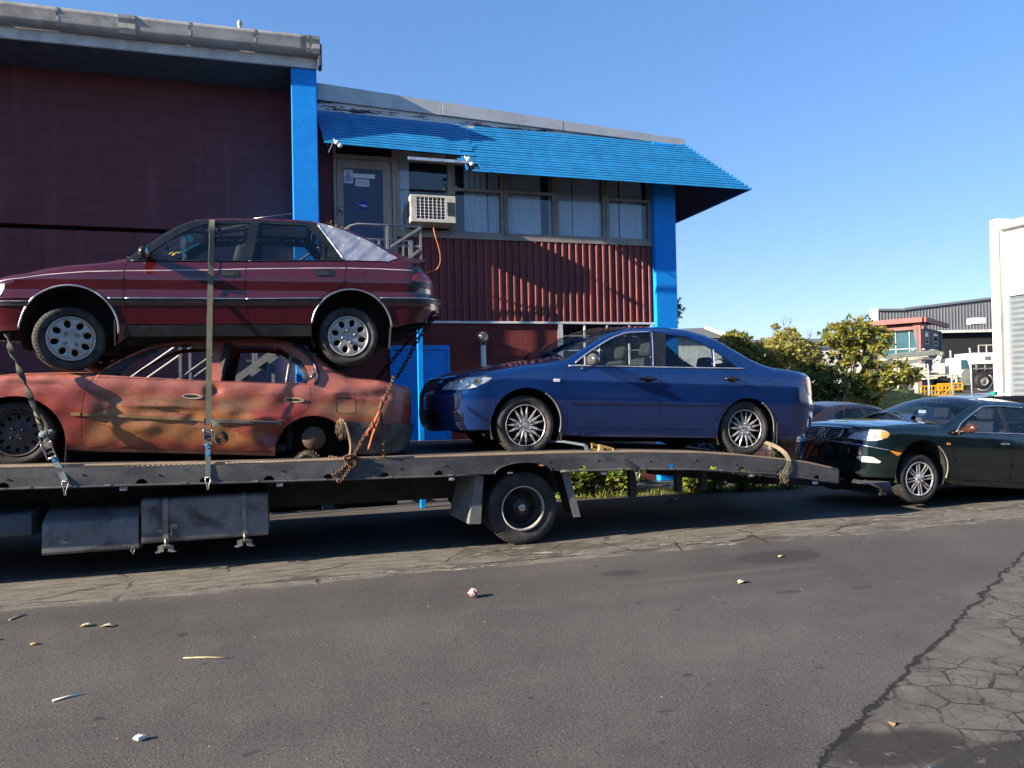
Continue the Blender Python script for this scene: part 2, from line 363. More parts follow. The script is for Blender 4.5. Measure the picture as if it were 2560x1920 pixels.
def sm(t): t = min(1, max(0, t)); return t * t * (3 - 2 * t)
def terrain(x, y):
    d = .286 * x + .958 * y
    return 1.0 * sm((d - 20.5) / 8.5) if x > 7.5 else 1.0 * sm((d - 20.5) / 8.5) * sm((x - 6.9) / .6)
def build_ground():
    xs = sorted(set([-400, -120, -40, -15, -6, -2, 0, 1, 2, 3, 4, 5, 6, 6.9, 7.2, 7.5, 8] + [9 + i * 1.2 for i in range(34)] + [55, 70, 100, 200, 500]))
    ys = sorted(set([-300, -80, -20, -5, 0] + [1 + i for i in range(14)] + [15 + i * .9 for i in range(24)] + [40, 48, 60, 90, 160, 500]))
    b = MB(); b.add([(x, y, terrain(x, y)) for y in ys for x in xs], [(j * len(xs) + i, j * len(xs) + i + 1, (j + 1) * len(xs) + i + 1, (j + 1) * len(xs) + i) for j in range(len(ys) - 1) for i in range(len(xs) - 1)], 0, True)
    return struct(b.build('ground', ground_mat(), recalc=False))
build_ground()
# rain water standing in the broken corner
_b = MB(); _pp = [(2.38, 2.49), (2.42, 2.535), (2.48, 2.55), (2.53, 2.525), (2.58, 2.54), (2.62, 2.51), (2.6, 2.46), (2.52, 2.43), (2.42, 2.44)]
_pp = spline(_pp, 5, True); _b.add([(x, y, .004) for x, y in _pp], [tuple(range(len(_pp)))])
g = G('puddle_water'); g.set(Base_Color=(.012, .014, .017), Roughness=.03, Specular_IOR_Level=.8); g.bump(g.noise(9, 2), .03)
struct(_b.build('puddle', g.m))

# ------------------------------------------------------------------ materials of the buildings
def block_mat(name, a, b, mortar, bw=.4, bh=.2, off=.5, mw=.012):
    g = G(name); p = g.co(); s = g.n('SeparateXYZ', Vector=p)
    v = g.n('CombineXYZ', X=g.math('ADD', s.outputs[0], s.outputs[1]), Y=s.outputs[2]).outputs[0]
    br = g.n('TexBrick', {'offset': off}, Vector=v, Color1=a, Color2=b, Mortar=mortar, Scale=1., Mortar_Size=mw, Mortar_Smooth=.35, Brick_Width=bw, Row_Height=bh)
    c = g.mix(g.math('MULTIPLY', g.step(g.noise(2.2, 6, .65), .4, .75), .4), br.outputs[0], tuple(x * .62 for x in a))
    c = g.mix(g.math('MULTIPLY', g.step(g.noise(90, 3, .7), .5, .75), .35), c, tuple(x * .5 for x in a))
    stn = g.math('MULTIPLY', g.step(g.noise(2.4, 6, .7, g.mp((1.3, 1.3, .13))), .52, .72), .4)
    c = g.mix(stn, c, tuple(x * 1.5 + .012 for x in a)); c = g.mix(g.step(g.noise(16, 3, .6), .71, .74, 0, .5), c, tuple(x * .4 for x in a))
    g.set(Base_Color=c, Roughness=.8, Specular_IOR_Level=.3)
    h = g.math('ADD', g.math('MULTIPLY', g.noise(70, 4, .7), .5), g.math('MULTIPLY', br.outputs[1], -.9))
    g.bump(h, .4, .012); return g.m
MAROON = (.155, .040, .042)
m_wall = block_mat('maroon_painted_blockwork', (.150, .048, .054), (.141, .045, .050), (.115, .038, .042), .4, .2, .5, .008)
m_wall2 = block_mat('red_painted_blockwork', (.175, .036, .030), (.16, .033, .0275), (.125, .028, .024))
m_clad = M('maroon_cladding_paint', (.215, .040, .034), .5, var=.2, sc=3, dirt=(.05, .02, .02), damt=.35, streak=True)
def blue_render():
    g = G('blue_rough_render')
    c = g.mix(g.step(g.noise(4, 6, .7), .3, .7), (.006, .235, .72), (.008, .285, .82))
    c = g.mix(g.math('MULTIPLY', g.step(g.noise(7, 6, .75, g.mp((1, 1, .3))), .62, .74), .2), c, (.008, .12, .4))
    g.set(Base_Color=c, Roughness=.6, Specular_IOR_Level=.2)
    g.bump(g.math('ADD', g.math('MULTIPLY', g.vor(60), .5), g.math('MULTIPLY', g.noise(110, 4, .7), .6)), .28, .010); return g.m
m_blue = blue_render()
m_slat = M('blue_slat_paint', (.016, .205, .46), .4, var=.12, sc=5, dirt=(.02, .10, .25), damt=.3, dsc=6, streak=True)
m_slat2 = M('blue_slat_paint_older', (.010, .165, .50), .45, var=.12, sc=5, dirt=(.02, .08, .22), damt=.3, dsc=6, streak=True)
m_galv = M('weathered_gutter_metal', (.40, .385, .355), .55, .3, var=.12, sc=2.2, fine=.3, fsc=70, dirt=(.20, .175, .14), damt=.55, dsc=5)
m_board = M('faded_eave_board', (.60, .59, .56), .7, var=.1, sc=3, dirt=(.22, .21, .2), damt=.4, streak=True)
m_soffit = M('grey_soffit', (.06, .062, .066), .85, var=.2)
m_flash = M('grey_metal_flashing', (.47, .48, .48), .45, .35, var=.08, sc=1.5, dirt=(.33, .32, .30), damt=.5)
def peel():
    g = G('peeling_white_paint'); n = g.noise(5, 8, .75, g.mp((.35, 1, 3)))
    c = g.mix(g.step(n, .52, .56), (.66, .67, .66), (.045, .04, .04)); g.set(Base_Color=c, Roughness=.8); return g.m
m_peel = peel()
m_frame = M('taupe_window_paint', (.30, .262, .225), .6, var=.1, sc=5, dirt=(.15, .13, .11), damt=.4)
m_white = M('white_paint', (.74, .73, .70), .5, var=.06, dirt=(.4, .38, .34), damt=.4)
m_blind = M('white_blind', (.74, .77, .84), .8, var=.05, sc=1.5)
m_dark = M('dark_interior', (.012, .013, .016), .9)
m_grey = M('grey_rail_paint', (.20, .215, .225), .45, var=.2, sc=9, dirt=(.12, .09, .06), damt=.4, dsc=9)
m_black = M('black_rubber', (.016, .016, .017), .7)
m_doorg = M('dark_door_panel', (.022, .045, .105), .35, var=.12, sc=1.5)
m_win = glass('window_pane', (.86, .9, .92), 1.0, .04)
XZ = lambda Y: (lambda a, b, d: (a, Y + d, b))

# ------------------------------------------------------------------ left building
def left_building():
    t = thing('workshop_building', (-4, 12.4, 0), 'dark maroon block workshop with a long metal gutter and blue corner pillar', 'building')
    MB().box((-16, 12.4, 4.215), (.10, 12.7, 6.75)).build('upper_wall', m_wall, t)
    MB().box((-16, 12.4, 0), (.10, 12.7, 4.145)).build('lower_wall', m_wall, t)
    MB().box((-16, 12.56, 4.14), (.10, 12.69, 4.22)).build('wall_groove', m_dark, t)  # near-black back paints in the shade of the recess
    MB().box((.105, 11.5, 0), (.474, 13.0, 6.505)).build('pillar', m_blue, t, .012)
    MB().box((-5.9, 11.5, 0), (-5.53, 12.5, 6.505)).build('pillar', m_blue, t, .012)  # second pillar, out of view, added to keep the wall shaded
    MB().box((.15, 13.0, 0), (.46, 24, 6.7)).build('end_wall', m_wall, t)
    MB().box((-16, 11.47, 6.51), (.488, 11.515, 6.82)).build('eave_board', m_board, t, .004)
    MB().box((-16, 11.516, 6.507), (.472, 12.45, 6.53)).build('soffit', m_soffit, t)
    b = MB(); b.add([(-16, 11.46, 6.91), (.51, 11.46, 6.91), (.51, 24, 7.7), (-16, 24, 7.7), (-16, 11.46, 6.85), (.51, 11.46, 6.85), (.51, 24, 7.64), (-16, 24, 7.64)], [(0,1,2,3),(7,6,5,4),(0,4,5,1),(1,5,6,2)])
    b.build('roof', m_galv, t)
    # ogee gutter
    pr = [(11.468, 6.665), (11.40, 6.66), (11.335, 6.68), (11.31, 6.74), (11.315, 6.81), (11.293, 6.87), (11.288, 6.915), (11.305, 6.915), (11.31, 6.88)]
    b = MB(); xs = np.linspace(-16, .474, 70); vs = []
    for i, x in enumerate(xs):
        dz = .003 * math.sin(x * 1.3)
        vs += [(x, y + .002 * math.sin(x * 2.1), z + dz) for y, z in pr]
    k = len(pr); b.add(vs, [(i * k + j, (i + 1) * k + j, (i + 1) * k + j + 1, i * k + j + 1) for i in range(len(xs) - 1) for j in range(k - 1)], 0, True)
    gt = b.build('gutter', m_galv, t, recalc=False)
    sd = gt.modifiers.new('solid', 'SOLIDIFY'); sd.thickness = .004
    def band(x0, x1, name, grow=.012, mt=m_galv):
        q = [(y - grow * (1 if y < 11.44 else 0), z + (-grow if z < 6.7 else 0)) for y, z in pr[:7]] + [(11.308, 6.93), (11.468, 6.92)]
        MB().prism(q, 0, x1 - x0, lambda a, c, d: (x0 + d, a, c)).build(name, mt, gt)
    for x in (-5.4, -4.1, -2.92, -1.27, -.40, .34): band(x, x + .03, 'gutter_bracket', .005)
    band(-2.16, -1.95, 'gutter_joint', .010)
    band(.415, .522, 'gutter_end', .010)
    MB().box((.498, 11.33, 6.50), (.55, 11.53, 6.83)).build('barge_end', m_soffit, t, .01)
    b = MB(); b.sphere((-.59, 11.37, 7.01), .05, 12, sc=(.8, .8, 1.1)); b.cyl((-.59, 11.37, 6.90), (-.59, 11.37, 6.98), .03); b.build('roof_finial', m_galv, t)
left_building()

# ------------------------------------------------------------------ right building
def text_obj(txt, size, loc, name, mt, parent, rot=(R(90), 0, 0), align='CENTER', ext=.0005):
    cu = bpy.data.curves.new(name, 'FONT'); cu.body = txt; cu.size = size; cu.align_x = align; cu.align_y = 'CENTER'; cu.extrude = ext; cu.resolution_u = 3
    o = bpy.data.objects.new(name, cu); COL.objects.link(o)
    dg = bpy.context.evaluated_depsgraph_get(); me = bpy.data.meshes.new_from_object(o.evaluated_get(dg)); bpy.data.objects.remove(o)
    me.transform(Matrix.Translation(loc) @ Euler(rot).to_matrix().to_4x4()); me.materials.clear(); me.materials.append(mt)
    o = bpy.data.objects.new(name, me); COL.objects.link(o); hang(o, parent); return o

def right_building():
    t = thing('office_building', (3.5, 12, 0), 'two storey maroon and blue office block in the middle, with a row of upper windows', 'building')
    MB().box((.48, 12.0, 0), (6.25, 12.25, 2.76)).build('lower_wall', m_wall2, t)
    MB().box((.48, 12.03, 2.80), (6.25, 12.25, 4.15)).build('upper_wall', m_clad, t)
    MB().box((.48, 12.0, 3.0), (.715, 12.029, 5.62)).build('door_side_wall', m_wall, t)
    MB().box((.48, 12.0, 5.63), (6.25, 12.25, 6.0)).build('head_wall', m_wall, t)
    MB().box((6.25, 12.3, 0), (6.6, 24, 5.9)).build('end_wall', m_wall, t)
    MB().box((.48, 11.955, 2.762), (6.24, 12.05, 2.80)).build('flashing', m_white, t, .004)
    # ribbed cladding: raised ribs every 0.125 m
    b = MB(); prof = []; x = 1.68
    while x < 6.20:
        prof += [(x, 12.0), (x + .062, 12.0), (x + .084, 11.958), (x + .112, 11.958)]; x += .125
    prof.append((6.215, 12.0)); zs = (2.802, 4.149)
    vs = [(a, y + .002 * math.sin(a * 9), z) for z in zs for a, y in prof]; k = len(prof)
    b.add(vs, [(j, j + 1, k + j + 1, k + j) for j in range(k - 1)]); b.build('ribbed_cladding', m_clad, t, recalc=False)
    MB().box((6.218, 11.86, 0), (6.635, 12.35, 5.97)).build('pillar', m_blue, t, .012)
    # metal parapet flashing falling to the right, in three lengths, and the white board below it
    js = [.492, 2.46, 4.56, 6.90]; zt = lambda x: 6.48 - .0608 * (x - .47); zb = lambda x: 6.22 - .039 * (x - .47)
    for a, c in zip(js[:-1], js[1:]):
        c -= .006; q = [(a, zb(a)), (c, zb(c)), (c, zt(c)), (a, zt(a))]
        MB().prism(q, 0, .16, XZ(11.90 if a != 2.46 else 11.897)).build('parapet_flashing', m_flash, t, .004)
    MB().prism([(.49, 5.95), (6.80, 5.93), (6.80, zb(6.8) - .002), (.49, zb(.49) - .002)], 0, .05, XZ(11.945)).build('eave_board', m_peel, t)
    b = MB(); b.add([(.47, 12.06, 6.40), (6.85, 12.06, 6.02), (6.85, 24, 6.02), (.47, 24, 6.40)], [(0, 1, 2, 3)]); b.build('roof', m_flash, t)
    # dim room behind the windows
    b = MB(); b.box((.75, 12.9, 4.1), (6.2, 12.95, 5.65)); b.box((.75, 12.1, 4.05), (6.2, 12.95, 4.1)); b.build('room', m_dark, t)
    # windows
    def window(x0, x1, z0, z1, transom=None, blinds=(), mid=None, name='window'):
        fr = .045; b = MB(); o = 11.985
        b.box((x0, o, z0), (x0 + fr, 12.09, z1)); b.box((x1 - fr, o, z0), (x1, 12.09, z1)); b.box((x0 + fr, o, z0), (x1 - fr, 12.09, z0 + fr)); b.box((x0 + fr, o, z1 - fr), (x1 - fr, 12.09, z1))
        if transom: b.box((x0 + fr, o + .004, transom - .025), (x1 - fr, 12.085, transom + .025))
        w = b.build(name, m_frame, t, .004)
        MB().box((x0 + fr, 12.03, z0 + fr), (x1 - fr, 12.034, z1 - fr)).build('pane', m_win, w)
        for a, c, dz in blinds:
            bb = MB(); n = 24; pts = [(a + (c - a) * i / n, 12.09 + .012 * math.sin(i * 1.1) + .006 * math.sin(i * 2.7)) for i in range(n + 1)]
            bb.add([(px, py, z0 + fr + dz) for px, py in pts] + [(px, py, z1 - fr) for px, py in pts], [(i, i + 1, n + 2 + i, n + 1 + i) for i in range(n)], 0, True)
            bb.build('curtain', m_blind, w, recalc=False)
        return w
    Z0, Z1 = 4.235, 5.60
    window(1.70, 2.60, Z0, Z1, None, [(1.75, 1.93, .0)])
    window(2.62, 3.49, Z0, Z1, 4.975, [(2.84, 3.24, 0), (3.255, 3.44, 0)])
    window(3.53, 4.41, Z0, Z1, 4.985, [(3.575, 4.19, 0), (4.33, 4.37, 0)])
    window(4.43, 5.34, Z0, Z1, None, [(4.47, 4.755, 0), (4.768, 5.30, 0)])
    window(5.37, 6.215, Z0, Z1, 4.955, [(5.41, 5.64, .02), (5.66, 6.10, 0)])
    MB().box((1.69, 11.955, 4.152), (6.214, 12.1, 4.232)).build('sill', m_frame, t, .005)
    for x in (2.61, 3.51, 4.42, 5.355): MB().box((x - .011, 11.97, 4.235), (x + .011, 12.1, 5.6)).build('mullion', m_frame, t)
    # upper door
    b = MB(); b.box((.72, 11.97, 3.02), (.765, 12.1, 5.62)); b.box((1.64, 11.97, 3.02), (1.70, 12.1, 5.62)); b.box((.765, 11.972, 5.36), (1.64, 12.1, 5.42)); b.box((.765, 11.972, 5.575), (1.64, 12.1, 5.62))
    fr = b.build('door_frame', m_frame, t, .005)
    MB().box((.77, 12.04, 5.425), (1.638, 12.05, 5.57)).build('fanlight', glass('dark_pane', (.08, .1, .12), 1.), fr)
    b = MB(); b.box((.772, 12.0, 3.04), (.875, 12.05, 5.352)); b.box((1.49, 12.0, 3.04), (1.635, 12.05, 5.352)); b.box((.876, 12.0, 5.21), (1.489, 12.05, 5.352)); b.box((.876, 12.0, 3.04), (1.489, 12.05, 3.3))
    d = b.build('door', m_frame, t, .004); d['label'] = 'taupe upper door with a dark panel and stickers'
    MB().box((.877, 12.012, 3.301), (1.488, 12.03, 5.209)).build('door_panel', m_doorg, d)
    b = MB(); b.lathe([(0, .07), (.022, .068), (.032, .05), (.028, .03), (.014, .02), (.014, 0), (.03, 0)], (.832, 12.0, 4.535), n=16); b.build('door_knob', M('brass', (.55, .43, .22), .25, .9), d)
    # stickers: a red-topped notice, two paper strips, a blue roundel with two lines of lettering
    m_paper = M('paper_white', (.70, .72, .74), .6, var=.03); m_red = M('notice_red', (.62, .10, .08), .5); m_navy = M('notice_blue', (.02, .045, .42), .5); m_ink = M('notice_ink', (.05, .06, .1), .6)
    yb = 12.0105
    n1 = MB().box((.885, yb, 4.975), (1.025, yb + .0012, 5.185)).build('notice', m_paper, d)
    text_obj('WARNING', .030, (.955, yb - .0004, 5.165), 'notice_text', m_red, n1)
    b = MB(); b.lathe([(.022, 0), (.034, 0)], (.955, yb - .0006, 5.115), n=20); b.box((.925, yb - .001, 5.11), (.985, yb - .0004, 5.12)); b.build('notice_symbol', m_navy, n1)
    b = MB()
    for i in range(4): b.box((.895, yb - .001, 5.065 - i * .022), (1.015 - .02 * (i % 2), yb - .0004, 5.078 - i * .022))
    b.build('notice_lines', m_navy, n1)
    MB().box((1.03, yb, 5.065), (1.37, yb + .0012, 5.135)).build('paper_strip', m_paper, d)
    n2 = MB().box((1.06, yb, 4.935), (1.28, yb + .0012, 5.045)).build('paper_sign', m_paper, d)
    text_obj('RECEPTION', .032, (1.17, yb - .0004, 4.992), 'sign_text', m_ink, n2)
    b = MB(); b.box((1.06, yb - .0008, 5.018), (1.28, yb - .0002, 5.024)); b.box((1.06, yb - .0008, 4.966), (1.28, yb - .0002, 4.972)); b.build('sign_rule', m_navy, n2)
    b = MB(); b.lathe([(0, .001), (.066, .001), (.066, 0)], (1.18, yb + .0005, 4.625), n=32); n3 = b.build('round_sticker', m_navy, d)
    b = MB(); b.box((1.113, yb - .0018, 4.632), (1.218, yb - .0012, 4.643)); b.box((1.143, yb - .0018, 4.613), (1.246, yb - .0012, 4.624)); b.build('sticker_lettering', m_paper, n3)
    # blue lower door and barred lower window
    b = MB(); b.box((1.55, 11.962, 0), (1.60, 12.0, 2.40)); b.box((2.47, 11.962, 0), (2.52, 12.0, 2.40)); b.box((1.60, 11.962, 2.33), (2.47, 12.0, 2.40))
    f2 = b.build('lower_door', m_blue2, t, .004); MB().box((1.604, 11.975, .02), (2.466, 11.998, 2.322)).build('door_leaf', m_blue2, f2)
    b = MB(); b.box((4.41, 11.955, 1.25), (4.49, 12.0, 2.755)); b.box((6.14, 11.955, 1.25), (6.2, 12.0, 2.755)); b.box((4.49, 11.955, 1.25), (6.14, 12.0, 1.31))
    for x in (4.88, 5.3, 5.72): b.box((x, 11.965, 1.31), (x + .03, 11.995, 2.755))
    for z in (1.55, 1.8, 2.05, 2.3, 2.55): b.box((4.49, 11.97, z), (6.14, 11.99, z + .018))
    w = b.build('barred_window', m_white, t, .003); w['label'] = 'lower window with pale bars behind the blue sedan'
    MB().box((4.49, 11.993, 1.31), (6.14, 11.998, 2.757)).build('pane', glass('frosted_dark', (.05, .06, .07), .8), w)
    # small shrub tip seen past the pillar comes later, with the plants
m_blue2 = M('blue_door_paint', (.004, .30, .95), .35, var=.12, sc=3, dirt=(.01, .08, .25), damt=.35)
right_building()

# ------------------------------------------------------------------ slatted awning
def awning():
    t = thing('slatted_awning', (4, 11.5, 5), 'bright blue slatted metal awning over the office windows, lowest slats missing on the left', 'awning')
    N = 19; Yt, Yb, Zt, Zb = 11.90, 11.33, 5.985, 5.10; Xc, d = 6.86, .96
    def row(k): f = k / (N - 1); return Yt + (Yb - Yt) * f, Zt + (Zb - Zt) * f, f
    bl, br_, bs = MB(), MB(), MB()
    PR = [(.024, .020), (.020, .024), (-.014, -.010), (-.014, -.020), (-.010, -.020), (-.009, -.012)]      # blade tilted at 45 degrees with a short lip
    def slat(b, x0, x1, y, z, dz0=0, dz1=0):
        vs = [(x0, y + a, z + c + dz0) for a, c in PR] + [(x1, y + a, z + c + dz1) for a, c in PR]; n = len(PR)
        b.add(vs, [(i, (i + 1) % n, n + (i + 1) % n, n + i) for i in range(n)] + [tuple(range(n))[::-1], tuple(range(n, 2 * n))])
    for k in range(N):
        y, z, f = row(k)
        if k <= 12: slat(bl, .50 + .16 * max(0, f - .25), 2.90 - (.10 if k in (0, 1) else 0) + rnd.uniform(-.05, .07) - (.25 if k in (11,) else 0), y - .012, z + .012, .03, -.012)
        slat(br_, (2.66 if k < 16 else 2.86 + .07 * (k % 3)) + rnd.uniform(-.07, .07) + (.35 if k == 0 else 0), Xc + f * d + .02, y, z, rnd.uniform(-.002, .002), rnd.uniform(-.002, .002))
        # return along the end wall
        x = Xc + f * d; n = 6
        vs = [(x - a, y - .03, z + c) for a, c in PR] + [(x - a, 21, z + c) for a, c in PR]
        bs.add(vs, [(i, (i + 1) % n, n + (i + 1) % n, n + i) for i in range(n)] + [tuple(range(n))[::-1], tuple(range(n, 2 * n))])
    b = MB(); dy, dz = .034, -.004
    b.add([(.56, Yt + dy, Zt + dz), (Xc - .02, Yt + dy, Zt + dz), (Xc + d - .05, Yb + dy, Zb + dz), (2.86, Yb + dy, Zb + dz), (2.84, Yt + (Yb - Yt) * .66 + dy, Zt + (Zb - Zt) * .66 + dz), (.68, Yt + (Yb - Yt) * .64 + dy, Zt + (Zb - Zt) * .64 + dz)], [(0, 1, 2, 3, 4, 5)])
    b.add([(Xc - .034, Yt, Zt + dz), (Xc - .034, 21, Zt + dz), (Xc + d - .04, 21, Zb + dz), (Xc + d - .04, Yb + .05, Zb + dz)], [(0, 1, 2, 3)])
    b.build('gap_shade_sheet', M('gap_shade_blue', (.010, .045, .11), .6, var=.2), t, recalc=False)  # dark sheet added behind the slats so their gaps read as shade
    bl.build('slats', m_slat, t); br_.build('slats', m_slat, t); bs.build('slats', m_slat, t)
    for x in (.62, 1.6, 2.75, 3.9, 5.1, 6.3): MB().beam((x, Yt + .07, Zt - .01), (x, Yt + .07 + (Yb - Yt) * (.62 if x < 2.7 else .95), Zt - .02 + (Zb - Zt) * (.62 if x < 2.7 else .95)), .03, .03).build('rafter', m_slat2, t)
    MB().beam((Xc, Yt + .05, Zt), (Xc + d, Yb + .05, Zb), .03, .03).build('rafter', m_slat, t)
    for x in (3.0, 4.4, 5.8): MB().beam((x, 11.99, 5.63), (x, Yb + .12, Zb + .03), .02, .02).build('stay', m_soffit, t)
    # batten left hanging where the slats have gone
    b = MB(); b.beam((1.77, 11.16, 5.165), (2.70, 11.16, 5.165), .03, .045); b.build('loose_batten', M('bare_aluminium', (.62, .62, .60), .35, .8, dirt=(.25, .2, .15)), t, .004)
    mb = M('lamp_white', (.85, .85, .85), .25)
    for x, z, sc in ((.72, 5.34, 1), (2.69, 5.225, 1)):
        b = MB(); b.beam((x - .02, 11.25, z + .06), (x + .01, 11.2, z - .02), .025, .02)
        if x < 1: b.beam((x - .03, 11.2, z + .02), (x - .11, 11.2, z - .16), .012, .012)
        fx = b.build('lamp_fitting', m_galv, t)
        for dx, dz in ((0, 0), (.05, -.075)) if x > 1 else ((0, -.01), (.045, -.05)):
            b = MB(); b.lathe([(.0, .07), (.022, .066), (.034, .045), (.03, .015), (.014, -.01), (.012, -.03)], (x + dx, 11.17, z + dz), (.25, -.85, -.35), 14); b.build('lamp_bulb', mb, fx)
awning()

# ------------------------------------------------------------------ things on the building
def aircon():
    t = thing('air_conditioner', (2.2, 11.6, 4.3), 'boxy off-white window air conditioner with a grid grille and an orange hose', 'air conditioner')
    m_ac = M('aged_cream_enamel', (.60, .56, .47), .45, var=.1, dirt=(.25, .19, .12), damt=.6, dsc=5)
    x0, x1, z0, z1 = 1.86, 2.58, 4.31, 4.735; y0 = 11.56
    b = MB(); b.prism([(x0, z0), (x1, z0), (x1, z1), (x0, z1)], 0, .44, XZ(y0), holes=[[(x0 + .09, z0 + .05), (2.41, z0 + .05), (2.41, z1 - .035), (x0 + .09, z1 - .035)]])
    c = b.build('case', m_ac, t, .008)
    MB().box((x0 + .09, y0 + .05, z0 + .05), (2.41, y0 + .06, z1 - .035)).build('core', M('condenser', (.05, .055, .075), .4, .5, fine=.5, fsc=300), c)
    b = MB()
    for i in range(9): xx = x0 + .09 + (2.41 - x0 - .09) * i / 7 if i < 8 else None; xx is None or b.beam((xx, y0 + .004, z0 + .05), (xx, y0 + .004, z1 - .035), .008, .008)
    for i in range(8): zz = z0 + .05 + (z1 - z0 - .085) * i / 7; b.beam((x0 + .09, y0 + .008, zz), (2.41, y0 + .008, zz), .007, .007)
    b.build('grille', m_white, c)
    b = MB()
    for i in range(9): b.box((2.445 + i * .013, y0 - .004, z0 + .11), (2.452 + i * .013, y0 + .003, z1 - .10))
    b.build('front_vent', m_dark, c); b = MB()
    for i in range(7): b.box((x0 - .003, y0 + .08 + i * .035, z0 + .10), (x0 + .004, y0 + .1 + i * .035, z1 - .08))
    b.build('side_vent', m_dark, c)
    b = MB(); b.tube(spline([(2.22, 11.62, 4.33), (2.225, 11.6, 4.22), (2.25, 11.6, 4.10), (2.30, 11.62, 3.95), (2.335, 11.66, 3.80), (2.335, 11.72, 3.68), (2.28, 11.82, 3.60), (2.1, 11.93, 3.56)], 6), .011, 8); b.build('hose', M('orange_hose', (.50, .15, .06), .6), t)
aircon()

def stair():
    t = thing('steel_staircase', (.5, 10.9, 0), 'grey steel outdoor staircase with handrails up to the office door', 'staircase')
    zl = 3.0; xs = .78; run = 4.0; sl = zl / run
    b = MB(); b.box((xs, 10.55, zl - .06), (1.86, 11.95, zl)); b.build('landing', m_grey, t, .006)
    for y in (10.55, 11.55):
        b = MB(); b.beam((xs - run, y, -.05), (xs, y, zl - .05), .05, .09); b.build('stringer', m_grey, t)
    b = MB()
    for i in range(16): x = xs - run + (i + .6) * run / 16.6; z = (x - xs + run) * sl; b.box((x - .12, 10.58, z), (x + .14, 11.52, z + .03))
    b.build('treads', M('dark_tread', (.05, .05, .055), .7), t)
    for y in (10.55, 11.55):
        b = MB(); h = 1.0
        b.tube([(xs - run - .1, y, h - .12), (.85, y, zl + h - .03), (.95, y, zl + h), (1.84, y, zl + h)], .017, 8)
        b.tube([(xs - run, y, .5), (xs + .05, y, zl + .52)], .014, 8)
        for x in (-3.1, -2.2, -1.35, -.45, .1): b.beam((x, y, (x - xs + run) * sl), (x, y, (x - xs + run) * sl + h), .035, .035)
        for x in (1.36, 1.83): b.beam((x, y, zl), (x, y, zl + h), .032, .032)
        if y < 11:
            for x in (1.58, 1.70): b.beam((x, y, zl), (x, y, zl + .8), .028, .028)
            b.beam((1.36, y + .01, zl + .72), (1.83, y + .01, zl + .72), .03, .03); b.beam((1.83, y - .01, zl + .985), (1.40, y - .01, zl + .70), .03, .035)
            b.beam((1.80, y - .01, zl + .66), (1.5, y - .01, zl + .42), .03, .04)
        b.build('handrail', m_grey, t)
    b = MB(); b.beam((1.80, 10.6, 0), (1.80, 10.6, zl - .06), .075, .075); b.build('post', m_blue2, t, .006)
    b = MB(); b.beam((-.30, 10.6, 0), (-.30, 10.6, 2.1), .045, .045); b.beam((-.22, 11.5, 0), (-.22, 11.5, 2.1), .045, .045); b.build('post', m_grey, t)
stair()

def pipe():
    t = thing('vent_pipe', (3.05, 11.85, 0), 'white upright pipe with a clear domed lamp against the red wall', 'pipe')
    b = MB(); b.cyl((3.06, 11.85, 0), (3.055, 11.85, 2.40), .043, 18); b.tube([(3.06, 11.85, .04), (3.06, 11.85, 0)], .07, 18); b.build('tube', m_white, t)
    b = MB(); b.lathe([(.045, 0), (.05, .02), (.055, .05), (.085, .10), (.092, .15), (.075, .205), (.035, .235), (0, .24)], (3.055, 11.85, 2.39), (0, 0, 1), 22); b.build('dome', glass('clear_dome', (.75, .74, .72), 1.6, .25, .08), t)
    b = MB(); b.sphere((3.055, 11.85, 2.50), .038, 12, sc=(1, 1, 1.5)); b.build('bulb', m_white, t)
pipe()

# ------------------------------------------------------------------ the flatbed recovery truck
YR = 7.40
_k = lambda L: [(x * .98, 1.62 + (z - 1.62) * .98) for x, z in L]
RAIL_T = _k([(-7.4, 1.16), (-4.6, 1.10), (-2.43, 1.04), (-1.94, 1.03), (-.81, .995), (.47, .972), (1.47, .96), (2.77, .94), (3.71, .912), (4.46, .87), (4.98, .82), (5.52, .75), (5.91, .69), (6.35, .585)])
RAIL_B = _k([(-7.4, .99), (-4.6, .93), (-2.43, .87), (-1.49, .85), (-.46, .822), (.46, .80), (1.46, .78), (2.1, .77), (2.77, .765), (3.71, .742), (4.46, .70), (5.52, .59), (6.33, .445)])
def lerp(L, x):
    for (a, p), (b, q) in zip(L[:-1], L[1:]):
        if x <= b: return p + (q - p) * (x - a) / (b - a)
    return L[-1][1]
deckz = lambda x: lerp(RAIL_T, x) - .004
def rail_metal():
    g = G('scuffed_steel_rail'); n = g.noise(2.2, 7, .7, g.mp((.6, 1, 1.6)))
    c = g.mix(g.step(n, .3, .7), (.052, .055, .062), (.125, .125, .125))
    c = g.mix(g.step(g.noise(6, 7, .75), .56, .66, 0, .75), c, (.030, .033, .042))
    c = g.mix(g.step(g.noise(11, 6, .8, g.mp((.5, 1, 1), (3, 0, 0))), .62, .70, 0, .6), c, (.15, .14, .12))
    c = g.mix(g.step(g.noise(30, 4, .7), .66, .72, 0, .5), c, (.10, .055, .03))
    g.set(Base_Color=c, Metallic=.25, Roughness=g.step(n, .2, .8, .42, .68)); g.bump(g.noise(9, 5, .6), .15, .02); return g.m
m_rail = rail_metal()
